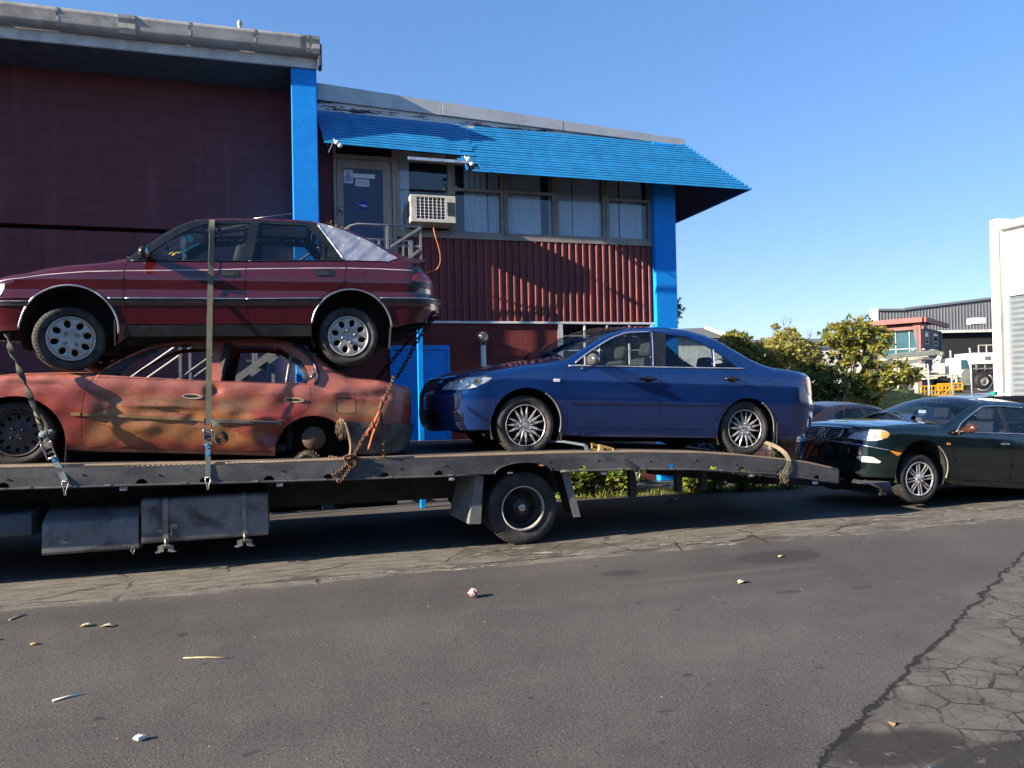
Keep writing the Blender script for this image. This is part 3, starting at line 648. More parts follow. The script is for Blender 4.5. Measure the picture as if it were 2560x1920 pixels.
def deck_metal():
    g = G('worn_deck_plate'); p = g.co(); Y = g.n('SeparateXYZ', Vector=p).outputs[1]
    n = g.noise(3, 7, .7); c = g.mix(g.step(n, .3, .7), (.045, .040, .036), (.11, .092, .074))
    e = g.math('MULTIPLY', g.step(g.math('ADD', Y, g.math('MULTIPLY', g.noise(4, 5), .3)), 7.85, 7.5), .85)  # tan dust near the edge, with the sunlit edge tone painted in
    c = g.mix(e, c, (.34, .255, .17)); c = g.mix(g.step(g.noise(24, 5, .8), .56, .68, 0, .5), c, (.13, .065, .03))
    g.set(Base_Color=c, Roughness=.75, Metallic=.2); g.bump(g.noise(60, 4), .3, .01); return g.m
m_deck = deck_metal()
m_chas = M('greasy_chassis', (.018, .018, .019), .7, var=.3, dirt=(.05, .042, .033), damt=.5)
m_tankm = M('grey_tank_paint', (.20, .205, .208), .45, .15, var=.18, sc=2, dirt=(.035, .035, .037), damt=.8, dsc=3)
m_bracket = M('bare_bracket_steel', (.30, .295, .28), .45, .5, var=.2, dirt=(.12, .09, .06))
m_guard = M('grey_mudguard', (.19, .20, .205), .45, .35, var=.15, dirt=(.07, .065, .06), damt=.5)
def tyre_mat(name, dust=.35, c0=(.018, .018, .019)):
    g = G(name); n = g.noise(5, 6, .7); c = g.mix(g.math('MULTIPLY', g.step(n, .35, .75), dust), c0, (.17, .155, .135))
    g.set(Base_Color=c, Roughness=.75, Specular_IOR_Level=.3); g.bump(g.noise(60, 4), .2, .004); return g.m
m_tyre = tyre_mat('dusty_tyre', .6, (.024, .023, .022)); m_tyre2 = tyre_mat('tyre_rubber', .22)

def tyre(b, r, w, rim, n=64, tread=True):
    """tyre lathe about y, centred on the origin, outer face at -w/2"""
    h = w / 2; prof = [(rim, -h * .78), (rim + .012, -h * .90), ((r + rim) / 2, -h * 1.0), (r * .90, -h * .98), (r * .955, -h * .90), (r * .985, -h * .78), (r, -h * .6)]
    full = prof + [(r, h * .6)] + [(a, -c) for a, c in prof[::-1]]
    b.lathe([(a, c) for a, c in full], (0, 0, 0), (0, 1, 0), n)
    if tread:
        for gy in (-.45, -.15, .15, .45): b.lathe([(r + .0005, h * gy - .006), (r + .0035, h * gy), (r + .0005, h * gy + .006)], (0, 0, 0), (0, 1, 0), n)
        for k in range(n):
            t = 2 * math.pi * k / n; d = Vector((math.cos(t), 0, math.sin(t))); q = Vector((-math.sin(t), 0, math.cos(t)))
            for sgn in (-1, 1):
                c = d * (r - .004); b.beam(c + Vector((0, sgn * h * .55, 0)), c + Vector((0, sgn * h * .86, 0)) - d * r * .026, .017 * r / .3, .0095)
def truck_wheel(t, x, y, z):
    ct = Vector((x, y, z)); q = lambda b: [setattr(b, 'v', [tuple(Vector(v) + ct) for v in b.v]), b][1]
    b = MB(); b.lathe([(.222, -.118), (.232, -.122), (.236, -.112), (.222, -.10), (.212, -.06), (.205, .03), (.19, .035), (.185, .03), (.10, .02), (.095, -.015), (.075, -.03), (.0, -.03)], (0, 0, 0), (0, 1, 0), 48)
    for k in range(6):
        a = R(60 * k + 14); c = Vector((math.cos(a) * .082, -.022, math.sin(a) * .082)); b.cyl(c, c + Vector((0, -.03, 0)), .012, 6)
    w = q(b).build('wheel', M('dark_wheel_steel', (.05, .052, .055), .5, .4, var=.25, dirt=(.12, .11, .1), damt=.3), t)
    for k in range(6):
        a = R(60 * k + 44); c = Vector((math.cos(a) * .148, .026, math.sin(a) * .148)); q(MB().lathe([(0, -.004), (.034, -.004), (.036, .002)], c, (0, 1, 0), 16)).build('hand_hole', m_dark, w)
    b = MB(); b.lathe([(.224, -.1205), (.233, -.1245), (.238, -.114), (.231, -.106)], (0, 0, 0), (0, 1, 0), 48); b.lathe([(.2215, -.11), (.209, -.02), (.206, .028)], (0, 0, 0), (0, 1, 0), 48); q(b).build('rim_edge', M('worn_rim_metal', (.55, .53, .49), .5, .1, var=.2, dirt=(.2, .17, .14), damt=.35), w)
    b = MB(); b.lathe([(0, -.085), (.030, -.084), (.038, -.078), (.040, -.03)], (0, 0, 0), (0, 1, 0), 24); q(b).build('hub_cap', M('bright_hub', (.6, .63, .66), .3, .8), w)
    b = MB(); tyre(b, .389, .235, .232, 64); q(b).build('tyre', tyre_mat('truck_tyre', .4, (.026, .026, .027)), w)
    return w
def flatbed():
    t = thing('flatbed_truck', (0, 8.65, 0), 'long dark steel recovery truck bed carrying three cars, its cab out of view', 'truck')
    holes = [-3.4, -2.41, -1.31, -.77, -.2, .35, .9, 1.45, 1.97, 3.03, 4.1, 4.63, 5.0, 5.52, 6.03]
    def rail(y, dy):
        ol = [p for p in RAIL_T]; bot = []
        ev = [(x * .98, 'h') for x in holes if not (1.9 < x < 2.0)] + [(2.36 * .98, 'a')] + [(p[0], 'p') for p in RAIL_B]
        for x, k in sorted(ev):
            z = lerp(RAIL_B, x)
            if k == 'p':
                if abs(x - 2.36 * .98) > .34 and all(abs(x - h * .98) > .07 for h in holes): bot.append((x, z))
                elif x in (RAIL_B[0][0], RAIL_B[-1][0]): bot.append((x, z))
            elif k == 'h': bot += [(x + .048 * math.cos(R(a)), z + .003 + .048 * math.sin(R(a))) for a in range(180, -1, -20)]
            else: bot += [(x + .31 * math.cos(R(a)), z + .105 * math.sin(R(a))) for a in range(180, -1, -12)]
        return MB().prism(ol + bot[::-1], 0, dy, XZ(y)).build('side_rail', m_rail, t)
    rl = rail(YR, .014); rail(9.936, .014)
    for y in (YR - .001, 9.95):
        b = MB(); b.tube([(x, y, z - .006) for x, z in resamp(RAIL_B, .2, False) if abs(x - 2.313) > .33 and x < 2.3], .011, 8); b.build('lower_lip', m_rail, t)
        b = MB(); b.tube([(x, y, z - .006) for x, z in resamp(RAIL_B, .2, False) if x > 2.64], .011, 8); b.build('lower_lip', m_rail, t)
        b = MB(); xa = 2.313; b.tube([(xa + .31 * math.cos(R(a)), y, lerp(RAIL_B, xa) + .105 * math.sin(R(a))) for a in range(180, -1, -10)], .008, 6); b.build('arch_lip', m_rail, t)
    pts = resamp(RAIL_T, .12, False); vs = []
    for x, z in pts: vs += [(x, YR + .015, z - .003), (x, 7.62, z - .006), (x, 8.2, z - .012), (x, 9.2, z - .012), (x, 9.934, z - .003)]
    n = len(pts); b = MB(); b.add(vs, [(i * 5 + j, i * 5 + j + 1, (i + 1) * 5 + j + 1, (i + 1) * 5 + j) for i in range(n - 1) for j in range(4)], 0, True)
    dk = b.build('deck', m_deck, t, recalc=False); sd = dk.modifiers.new('solid', 'SOLIDIFY'); sd.thickness = .03; sd.offset = -1
    MB().beam((6.24, 7.43, .535), (6.24, 9.92, .535), .02, .16).build('tail_plate', m_rail, t)
    for i in range(21):
        x = -6.9 + i * .6
        if abs(x - 2.3) > .45 and x < 5.6: MB().beam((x, 7.46, lerp(RAIL_B, x) + .07), (x, 9.9, lerp(RAIL_B, x) + .07), .06, .10).build('cross_member', m_chas, t)
    for y in (8.2, 9.15):
        b = MB(); b.beam((-10.2, y, .70), (3.05, y, .60), .09, .30); b.build('chassis_rail', m_chas, t)
    for x, z0 in ((3.62, .42), (4.2, .45), (4.52, .45)): MB().box((x, 7.62, z0), (x + .07, 7.70, lerp(RAIL_B, x) + .05)).build('hanger', m_chas, t)
    b = MB(); b.beam((4.35, 8.6, .60), (5.6, 8.6, .43), .14, .10); b.beam((5.5, 8.6, .42), (7.35, 8.6, .26), .11, .09); b.build('lift_boom', m_chas, t)
    MB().beam((7.40, 7.98, .22), (7.40, 9.2, .22), .10, .09).build('lift_crossbar', m_chas, t)
    b = MB(); b.tube([(7.00, 7.86, .40), (7.40, 7.80, .20)], .013, 8); b.build('lift_strut', m_chas, t)
    # axle, wheels
    b = MB(); b.cyl((2.35, 7.7, .389), (2.35, 9.7, .389), .07); b.sphere((2.35, 8.68, .389), .2, 18, sc=(1, .8, 1)); b.build('axle', m_chas, t)
    truck_wheel(t, 2.35, 7.682, .389); truck_wheel(t, 2.35, 7.93, .389)
    for y in (9.5, 9.75): truck_wheel(t, 2.35, y, .389)
    # cab and front axle, off to the left of the picture
    mc = M('white_cab_paint', (.62, .62, .60), .3, var=.05, coat=.5)
    cb = MB().prism(round_poly([(-10.4, .55), (-7.75, .55), (-7.7, 2.35), (-8.1, 2.62), (-9.9, 2.6), (-10.35, 1.6)], .12), 0, 2.2, lambda a, c, d: (a, 7.55 + d, c)).build('cab', mc, t, .02)
    for y0, y1 in ((7.535, 7.55), (9.75, 9.765)): MB().prism(round_poly([(-10.05, 1.55), (-8.75, 1.5), (-8.75, 2.3), (-9.8, 2.3)], .06), y0, y1, lambda a, c, d: (a, d, c)).build('cab_window', M('cab_glass', (.02, .03, .035), .06, coat=.6), cb)
    MB().box((-7.3, 7.5, 1.13), (-7.22, 9.85, 1.75)).build('headboard', m_rail, t)
    for y in (7.75, 9.55): truck_wheel(t, -9.2, y, .389)
    # mudguards: folded plates before and behind the wheel
    for pts in ([(1.83, .76), (1.915, .755), (1.875, .265), (1.755, .27)], [(2.775, .75), (2.865, .75), (2.985, .262), (2.905, .26)]):
        b = MB(); a, c, d, e = pts; Y0, Y1 = 7.53, 7.55
        b.add([(a[0], Y0, a[1]), (c[0], Y0, c[1]), (d[0], Y0, d[1]), (e[0], Y0, e[1])], [(3, 2, 1, 0)])
        s = -1 if pts[0][0] < 2 else 1
        if s < 0: b.add([(a[0], Y0, a[1]), (e[0], Y0, e[1]), (e[0] - .13, Y0 + .35, e[1] + .05), (a[0] - .10, Y0 + .35, a[1])], [(0, 1, 2, 3)])
        else: b.add([(c[0], Y0, c[1]), (d[0], Y0, d[1]), (d[0] + .0, Y0 + .5, d[1]), (c[0], Y0 + .5, c[1])], [(0, 1, 2, 3)])
        o = b.build('mudguard', m_guard, t); sd = o.modifiers.new('solid', 'SOLIDIFY'); sd.thickness = .008
    # plate bolts and welded pads along the rail
    for i in range(15):
        x = -2.3 + i * .55 + rnd.uniform(-.08, .08); z = lerp(RAIL_B, x) + .085 + rnd.uniform(-.01, .02); b = MB(); b.cyl((x, YR + .002, z), (x, YR - .007, z), .010, 8); b.build('rail_bolt', m_rail, t)
    for i in range(12):
        x = -2.2 + i * .62; b = MB(); z = lerp(RAIL_B, x); b.beam((x, YR - .008, z + .002), (x + .05, YR - .008, lerp(RAIL_B, x + .05) + .002), .014, .014); b.build('weld_tab', m_bracket, t)
    # boxes and tank slung under the bed
    def boxy(name, sec, x0, x1, mt):
        q = round_poly(sec, .05, 4); return MB().prism(q, 0, x1 - x0, lambda a, c, d: (x0 + d, a, c)).build(name, mt, t, .01)
    bx = boxy('tool_box', [(7.66, .42), (8.2, .42), (8.2, .64), (7.66, .64)], -3.3, -2.23, M('blue_grey_box', (.07, .10, .13), .5, .2, var=.2, dirt=(.03, .03, .03)))
    bx = boxy('tool_box', [(7.62, .24), (8.2, .24), (8.2, .62), (7.80, .62), (7.64, .53)], -2.14, -1.355, m_tankm)
    b = MB(); b.tube([(-1.40, 7.61, .28), (-1.415, 7.605, .24), (-1.40, 7.60, .20), (-1.385, 7.605, .24)], .006, 6, closed=True); b.build('box_ring', m_bracket, bx)
    tk = boxy('fuel_tank', [(7.60, .285), (8.15, .285), (8.15, .70), (7.60, .70)], -1.325, -.215, m_tankm)
    for x in (-1.12, -.43):
        b = MB(); q = round_poly([(7.588, .274), (8.16, .274), (8.16, .712), (7.588, .712)], .055, 4); n = len(q)
        b.add([(x - .022, y, z) for y, z in q] + [(x + .022, y, z) for y, z in q], [(i, (i + 1) % n, n + (i + 1) % n, n + i) for i in range(n)])
        sb = b.build('tank_strap', m_bracket, tk); sd = sb.modifiers.new('solid', 'SOLIDIFY'); sd.thickness = .005
        b = MB()
        for a, c in (((-.09, .205), (-.045, .205)), ((-.045, .205), (-.045, .262)), ((-.045, .262), (.04, .262)), ((.04, .262), (.04, .205)), ((.04, .205), (.085, .205))): b.beam((x + a[0], 7.6, a[1]), (x + c[0], 7.6, c[1]), .05, .008, up=(0, 1, 0) if a[0] == c[0] else (0, 0, 1))
        b.cyl((x, 7.585, .24), (x, 7.585, .33), .009, 8); b.build('tank_bracket', m_bracket, tk)
    b = MB(); b.lathe([(0, .02), (.03, .018), (.032, 0)], (-1.045, 7.598, .44), n=16); b.beam((-1.07, 7.588, .46), (-1.07, 7.588, .36), .012, .01); b.build('filler_cap', m_bracket, tk)
    # dark boxes added on the far side to hide the sunlit ground behind
    q = round_poly([(9.2, .26), (9.75, .26), (9.75, .68), (9.2, .68)], .05, 4)
    for xa, xb in ((-3.3, -2.2), (-2.1, -1.0), (-.9, .35), (.5, 1.25)): MB().prism(q, 0, xb - xa, lambda a, c, d: (xa + d, a, c)).build('tool_box', m_chas, t, .01)
    m_mk = M('marker_lens', (.75, .73, .70), .2)
    for x in (-1.44, -.1, 1.56, 3.23, 5.05, 5.92): b = MB(); z = lerp(RAIL_B, x) - .045; b.sphere((x, YR + .035, z), .032, 14, sc=(1, .5, .42)); b.box((x - .03, YR + .035, z - .012), (x + .03, YR + .06, z + .02)); b.build('marker_light', m_mk, t)
flatbed()

# ------------------------------------------------------------------ car skins
def pl(x, xs, ys):
    # smooth monotone (pchip-like) interpolation
    xs=np.asarray(xs,float); ys=np.asarray(ys,float); x=np.asarray(x,float)
    h=np.diff(xs); d=np.diff(ys)/h
    m=np.zeros(len(xs)); m[0]=d[0]; m[-1]=d[-1]
    for i in range(1,len(xs)-1):
        if d[i-1]*d[i]>0:
            w1=2*h[i]+h[i-1]; w2=h[i]+2*h[i-1]
            m[i]=(w1+w2)/(w1/d[i-1]+w2/d[i])
    xc=np.clip(x,xs[0],xs[-1]); i=np.clip(np.searchsorted(xs,xc,side='right')-1,0,len(xs)-2)
    t=(xc-xs[i])/h[i]
    return (ys[i]*(1+2*t)*(1-t)**2+m[i]*h[i]*t*(1-t)**2+ys[i+1]*t*t*(3-2*t)+m[i+1]*h[i]*t*t*(t-1))
class Shell:
    """car side skin: (u,z) -> (x,y,z), y<0 is the near side; u==x between the wraps"""
    def __init__(s, xf,xr,af,ar,zw,taper,fprof,rprof,nf=2.6,nr=3.2,top=None,W=.85):
        s.xf,s.xr,s.af,s.ar=xf,xr,af,ar; s.zw=zw; s.taper=taper; s.fp=fprof; s.rp=rprof; s.nf,s.nr=nf,nr
        s.Af=af*.75+W*.85; s.Ar=ar*.75+W*.85; s.umin=xf-s.Af; s.umax=xr+s.Ar
        s.top=None; s.dent=None
        if top is not None: s.top=np.array(top,float)
    def topdist(s,u,z):
        T=s.top; p=np.stack([u,z],-1)[...,None,:]; a=T[:-1,:2]; b=T[1:,:2]; ab=b-a
        t=np.clip(((p-a)*ab).sum(-1)/((ab*ab).sum(-1)+1e-12),0,1)
        q=a+ab*t[...,None]; d=np.sqrt(((p-q)**2).sum(-1)); i=d.argmin(-1)
        ti=np.take_along_axis(t,i[...,None],-1)[...,0]
        r=T[i,2]*(1-ti)+T[i+1,2]*ti
        return np.take_along_axis(d,i[...,None],-1)[...,0], r
    def xy(s,u,z,off=0.):
        u=np.asarray(u,float); z=np.asarray(z,float)
        u,z=np.broadcast_arrays(u,z)
        w=pl(z,*zip(*s.zw))*pl(np.clip(u,s.xf,s.xr),*zip(*s.taper))
        if s.top is not None:
            d,r=s.topdist(u,z); r=np.maximum(r,1e-4)
            k=np.clip((r-d)/r,0,1); w=w-r*(1-np.sqrt(np.maximum(1-k*k,0)))*.85
        if s.dent is not None: w=w+s.dent(u,z)
        tf=np.clip((s.xf-u)/s.Af,0,1)*math.pi/2; tr=np.clip((u-s.xr)/s.Ar,0,1)*math.pi/2
        c=np.cos(tf); sn=np.sin(tf)
        y=np.where(tf>0, w*np.maximum(c,0)**(2/s.nf), w)
        x=np.where(tf>0, s.xf-s.af*np.maximum(sn,0)**(2/s.nf)+pl(z,*zip(*s.fp))*sn**1.5, u)
        c=np.cos(tr); sn=np.sin(tr)
        y=np.where(tr>0, w*np.maximum(c,0)**(2/s.nr), y)
        x=np.where(tr>0, s.xr+s.ar*np.maximum(sn,0)**(2/s.nr)-pl(z,*zip(*s.rp))*sn**1.5, x)
        return x,-y
    def pos(s,u,z,off=0.):
        x,y=s.xy(u,z); P=np.stack([x,y,np.broadcast_to(z,x.shape)],-1)
        if np.any(off): P=P+s.nrm(u,z)*np.asarray(off)[...,None] if np.ndim(off) else P+s.nrm(u,z)*off
        return P
    def nrm(s,u,z):
        e=.004; u=np.asarray(u,float); z=np.asarray(z,float)
        def P(a,b):
            x,y=s.xy(a,b); return np.stack([x,y,b+0*x],-1)
        ul=np.clip(u-e,s.umin,s.umax); uh=np.clip(u+e,s.umin,s.umax)
        du=P(uh,z)-P(ul,z); dz=P(u,z+e)-P(u,z-e)
        n=np.cross(du,dz); l=np.linalg.norm(n,axis=-1,keepdims=True); return n/np.maximum(l,1e-9)

m_trim = M('black_trim', (.010, .0105, .012), .4, var=.2, dirt=(.06, .055, .05), damt=.25)
m_under = M('black_underseal', (.012, .012, .012), .85)
m_chrome = M('dull_chrome', (.62, .62, .61), .25, .9, dirt=(.3, .27, .24), damt=.4)
m_silver = M('silver_wheel', (.47, .46, .43), .38, .55, var=.08, dirt=(.22, .19, .16), damt=.45, dsc=12)
m_bowl = M('lamp_reflector', (.80, .82, .84), .38, .45, var=.2, sc=28)
m_lens = glass('lamp_lens', (.96, .97, .97), .8, .06)
m_amber = M('amber_lens', (.85, .27, .03), .15, coat=.6, var=.05)
m_redl = M('red_lens', (.40, .018, .02), .15, coat=.7, var=.1)
m_seat = M('grey_seat_cloth', (.035, .037, .042), .9)
m_seatd = M('dark_seat_cloth', (.022, .023, .027), .9)

def mesh_n(name, V, F, N, mats, parent, mi=None):
    me = bpy.data.meshes.new(name); me.from_pydata([tuple(map(float, v)) for v in V], [], F)
    for mm in (mats if isinstance(mats, (list, tuple)) else [mats]): me.materials.append(mm)
    if mi is not None: me.polygons.foreach_set('material_index', mi)
    me.polygons.foreach_set('use_smooth', [True] * len(me.polygons)); me.update()
    if N is not None: me.normals_split_custom_set_from_vertices([tuple(map(float, n)) for n in N])
    o = bpy.data.objects.new(name, me); COL.objects.link(o)
    if parent is not None: hang(o, parent)
    return o
class Skin:
    """collects pieces of a car's skin (with analytic normals) into one mesh"""
    def __init__(s): s.V = []; s.N = []; s.F = []; s.mi = []
    def add(s, V, N, F, mi=0):
        b = len(s.V); s.V += list(V); s.N += list(N); s.F += [tuple(i + b for i in f) for f in F]; s.mi += [mi] * len(F)
    def build(s, name, mats, parent): return mesh_n(name, s.V, s.F, s.N, mats, parent, s.mi)
def skin_piece(sk, sh, V2, T, side=1, off=0., flange=.018, shrink=.0022, keep=None, mi=0):
    """side=1 near side (y<0), -1 far side; boundary pulled in a little and folded inwards"""
    T = [tuple(t) for t in T]
    if not T: return
    used = sorted({i for t in T for i in t}); mp = {i: k for k, i in enumerate(used)}; P2 = np.array([V2[i] for i in used], float)
    T = [tuple(mp[i] for i in t) for t in T]; ec = {}
    for t in T:
        for a, b in ((t[0], t[1]), (t[1], t[2]), (t[2], t[0])): ec[(a, b)] = ec.get((a, b), 0) + 1
    be = [e for e in ec if (e[1], e[0]) not in ec]
    if shrink:
        mv = np.zeros_like(P2)
        for a, b in be:
            d = P2[b] - P2[a]; n = np.array([-d[1], d[0]]) / max(1e-9, np.linalg.norm(d)); mv[a] += n; mv[b] += n
        l = np.linalg.norm(mv, axis=1, keepdims=True); mv = mv / np.maximum(l, 1e-9) * shrink * (l > 1e-6)
        if keep is not None: mv[keep(P2)] = 0
        P2 = P2 + mv
    P = sh.pos(P2[:, 0], P2[:, 1], off); N = sh.nrm(P2[:, 0], P2[:, 1])
    fl = np.array([1, side, 1]); V = P * fl; NN = N * fl
    F = T if side == 1 else [t[::-1] for t in T]
    sk.add(V, NN, F, mi)
    if flange:
        for a, b in be:
            A, B = P[a], P[b]; C, D = B - N[b] * flange, A - N[a] * flange; n = np.cross(D - A, B - A); n = n / max(1e-9, np.linalg.norm(n))
            q = np.array([A, B, C, D]) * fl; f = (3, 2, 1, 0) if side == 1 else (0, 1, 2, 3); sk.add(q, [n * fl] * 4, [f], mi)
def panel(sh, poly, name, mat, parent, off=.003, h=.04, sides=(1, -1), flange=.01, holes=()):
    V2, T = cdt(resamp(poly, min(h, .03)), [resamp(q, .03) for q in holes], h=h); us = [p[0] for p in poly]
    if len(sides) > 1 and (min(us) < sh.umin + .05 or max(us) > sh.umax - .08):      # meets its twin on the centre line: one piece
        sk = Skin()
        for sd in sides: skin_piece(sk, sh, V2, T, sd, off, flange, 0)
        return sk.build(name, mat, parent)
    o = None
    for sd in sides:
        sk = Skin(); skin_piece(sk, sh, V2, T, sd, off, flange, 0); q = sk.build(name, mat, parent); o = o or q
    return o
def band(pts, hw):
    p = np.array(pts, float); d = np.gradient(p, axis=0); n = np.stack([-d[:, 1], d[:, 0]], -1); n /= np.linalg.norm(n, axis=1, keepdims=True)
    return [tuple(q) for q in p + n * hw] + [tuple(q) for q in (p - n * hw)[::-1]]
def ellipse(cx, cy, rx, ry, n=24, rot=0):
    c, s = math.cos(rot), math.sin(rot)
    return [(cx + rx * math.cos(t) * c - ry * math.sin(t) * s, cy + rx * math.cos(t) * s + ry * math.sin(t) * c) for t in [2 * math.pi * i / n for i in range(n)]]

def rim_face(b, outer, fn, holes, h=.02):
    V2, T = cdt(outer, holes, h=h); b.add([fn(x, z, 0) for x, z in V2], T, 0, True)
    for lp in [outer] + list(holes):
        k = len(lp); b.add([fn(*p, 0) for p in lp] + [fn(*p, .014) for p in lp], [(i, i + k, (i + 1) % k + k, (i + 1) % k) for i in range(k)])
def make_wheel(root, loc, r, w, style, far=False, steer=0., spin=0., rim=.70, mat_t=None, camber=0.):
    rr = r * rim; h = w / 2; b = MB(); nuts = None
    if style == 'holes8':
        fn = lambda x, z, d: (x, -h * .88 + d + .012 * ((x * x + z * z) / rr ** 2) ** 2 * .3 + (.004 if x * x + z * z < (.28 * rr) ** 2 else 0), z)
        hs = [ellipse(rr * .66 * math.cos(t), rr * .66 * math.sin(t), rr * .135, rr * .175, 16, t + math.pi / 2) for t in [R(45 * k) + spin for k in range(8)]]
        rim_face(b, ellipse(0, 0, rr * .9, rr * .9, 40), fn, hs)
        b.lathe([(rr * .9, -h * .87), (rr * .93, -h * .96), (rr * .985, -h * .97), (rr * 1.0, -h * .85), (rr * .97, -h * .5)], (0, 0, 0), (0, 1, 0), 44)
        nuts = (4, .30 * rr, .017)
    elif style == 'spokes15':
        for k in range(15):
            a = R(24 * k) + spin + (.045, 0, -.045)[k % 3] * 1.2; c, s = math.cos(a), math.sin(a)
            for (r0, r1, w0, w1, y0, y1) in ((.24, .60, .17, .125, -h * .80, -h * .93), (.60, .965, .125, .035, -h * .93, -h * .86)):
                pts = [(r0 * rr, -w0 * rr / 2), (r1 * rr, -w1 * rr / 2), (r1 * rr, w1 * rr / 2), (r0 * rr, w0 * rr / 2)]; vs = []
                for dd, kk in ((.012, 1.0), (0, .55)):
                    for (px, pz), yy in zip(pts, (y0, y1, y1, y0)): pz2 = pz * kk; vs.append((px * c - pz2 * s, yy + dd - .002, px * s + pz2 * c))
                b.add(vs, [(4, 5, 6, 7), (0, 1, 5, 4), (1, 2, 6, 5), (2, 3, 7, 6), (3, 0, 4, 7)])
        b.lathe([(0, -h * .80), (rr * .16, -h * .82), (rr * .2, -h * .80), (rr * .27, -h * .80), (rr * .34, -h * .70)], (0, 0, 0), (0, 1, 0), 30)
        b.lathe([(rr * .945, -h * .84), (rr * .965, -h * .93), (rr * 1.0, -h * .92), (rr * 1.0, -h * .7)], (0, 0, 0), (0, 1, 0), 44); nuts = (5, .27 * rr, .011)
    elif style == 'double8':
        for k in range(8):
            for o in (-.095, .095):
                a = R(45 * k) + spin; c, s = math.cos(a), math.sin(a); pts = [(.2 * rr, (o * .75 - .045) * rr), (.95 * rr, (o - .05) * rr), (.95 * rr, (o + .05) * rr), (.2 * rr, (o * .75 + .045) * rr)]; vs = []
                for dd, kk in ((.014, 1.), (0, .6)):
                    for (px, pz), yy in zip(pts, (-h * .82, -h * .90, -h * .90, -h * .82)): pz2 = o * rr + (pz - o * rr) * kk; vs.append((px * c - pz2 * s, yy + dd, px * s + pz2 * c))
                b.add(vs, [(4, 5, 6, 7), (0, 1, 5, 4), (1, 2, 6, 5), (2, 3, 7, 6), (3, 0, 4, 7)])
        b.lathe([(0, -h * .92), (rr * .13, -h * .92), (rr * .16, -h * .86), (rr * .26, -h * .84), (rr * .30, -h * .74)], (0, 0, 0), (0, 1, 0), 30)
        b.lathe([(rr * .92, -h * .84), (rr * .95, -h * .95), (rr * 1.0, -h * .95), (rr * 1.0, -h * .7)], (0, 0, 0), (0, 1, 0), 44); nuts = (5, .2 * rr, .010)
    elif style == 'steel':
        fn = lambda x, z, d: (x, -h * .55 + d - .03 * max(0, 1 - (math.hypot(x, z) / (.5 * rr)) ** 2), z)
        hs = [ellipse(rr * .73 * math.cos(t), rr * .73 * math.sin(t), rr * .07, rr * .11, 12, t + math.pi / 2) for t in [R(30 * k) for k in range(12)]]
        rim_face(b, ellipse(0, 0, rr * .92, rr * .92, 40), fn, hs)
        b.lathe([(rr * .92, -h * .55), (rr * .93, -h * .9), (rr * 1.0, -h * .93), (rr * 1.0, -h * .7)], (0, 0, 0), (0, 1, 0), 44); nuts = (4, .28 * rr, .012)
    mt = {'steel': M('rusty_steel_wheel', (.045, .045, .046), .6, .3, var=.3, dirt=(.11, .06, .035), damt=.6, dsc=8)}.get(style, m_silver)
    if style == 'double8': mt = M('bright_alloy_wheel', (.68, .68, .68), .28, .75, dirt=(.2, .18, .16), damt=.3)
    if style == 'spokes15': mt = M('grey_alloy_wheel', (.60, .585, .57), .3, .6, dirt=(.16, .14, .12), damt=.45, dsc=12)
    wo = b.build('wheel', mt, root)
    if nuts:
        b = MB()
        for k in range(nuts[0]): a = 2 * math.pi * k / nuts[0] + .5 + spin; p = Vector((nuts[1] * math.cos(a), -h * .84, nuts[1] * math.sin(a))); b.cyl(p, p + Vector((0, -.014, 0)), nuts[2], 10); b.sphere(p + Vector((0, -.014, 0)), nuts[2] * .8, 8)
        b.build('wheel_nuts', m_bracket if style != 'steel' else m_trim, wo); b = None
    b = MB(); b.lathe([(rr * .98, -h * .75), (rr * .94, -h * .3), (rr * .9, h * .8)], (0, 0, 0), (0, 1, 0), 40); b.lathe([(0, -h * .25), (rr * .7, -h * .25), (rr * .72, -h * .1), (0, -h * .1)], (0, 0, 0), (0, 1, 0), 30)
    b.build('brake', M('brake_iron', (.035, .033, .032), .6, .4), wo)
    b = MB(); tyre(b, r, w, rr, 56); b.build('tyre', mat_t or m_tyre2, wo)
    wo.location = loc; wo.rotation_euler = (camber, 0, (math.pi if far else 0) + steer)
    return wo

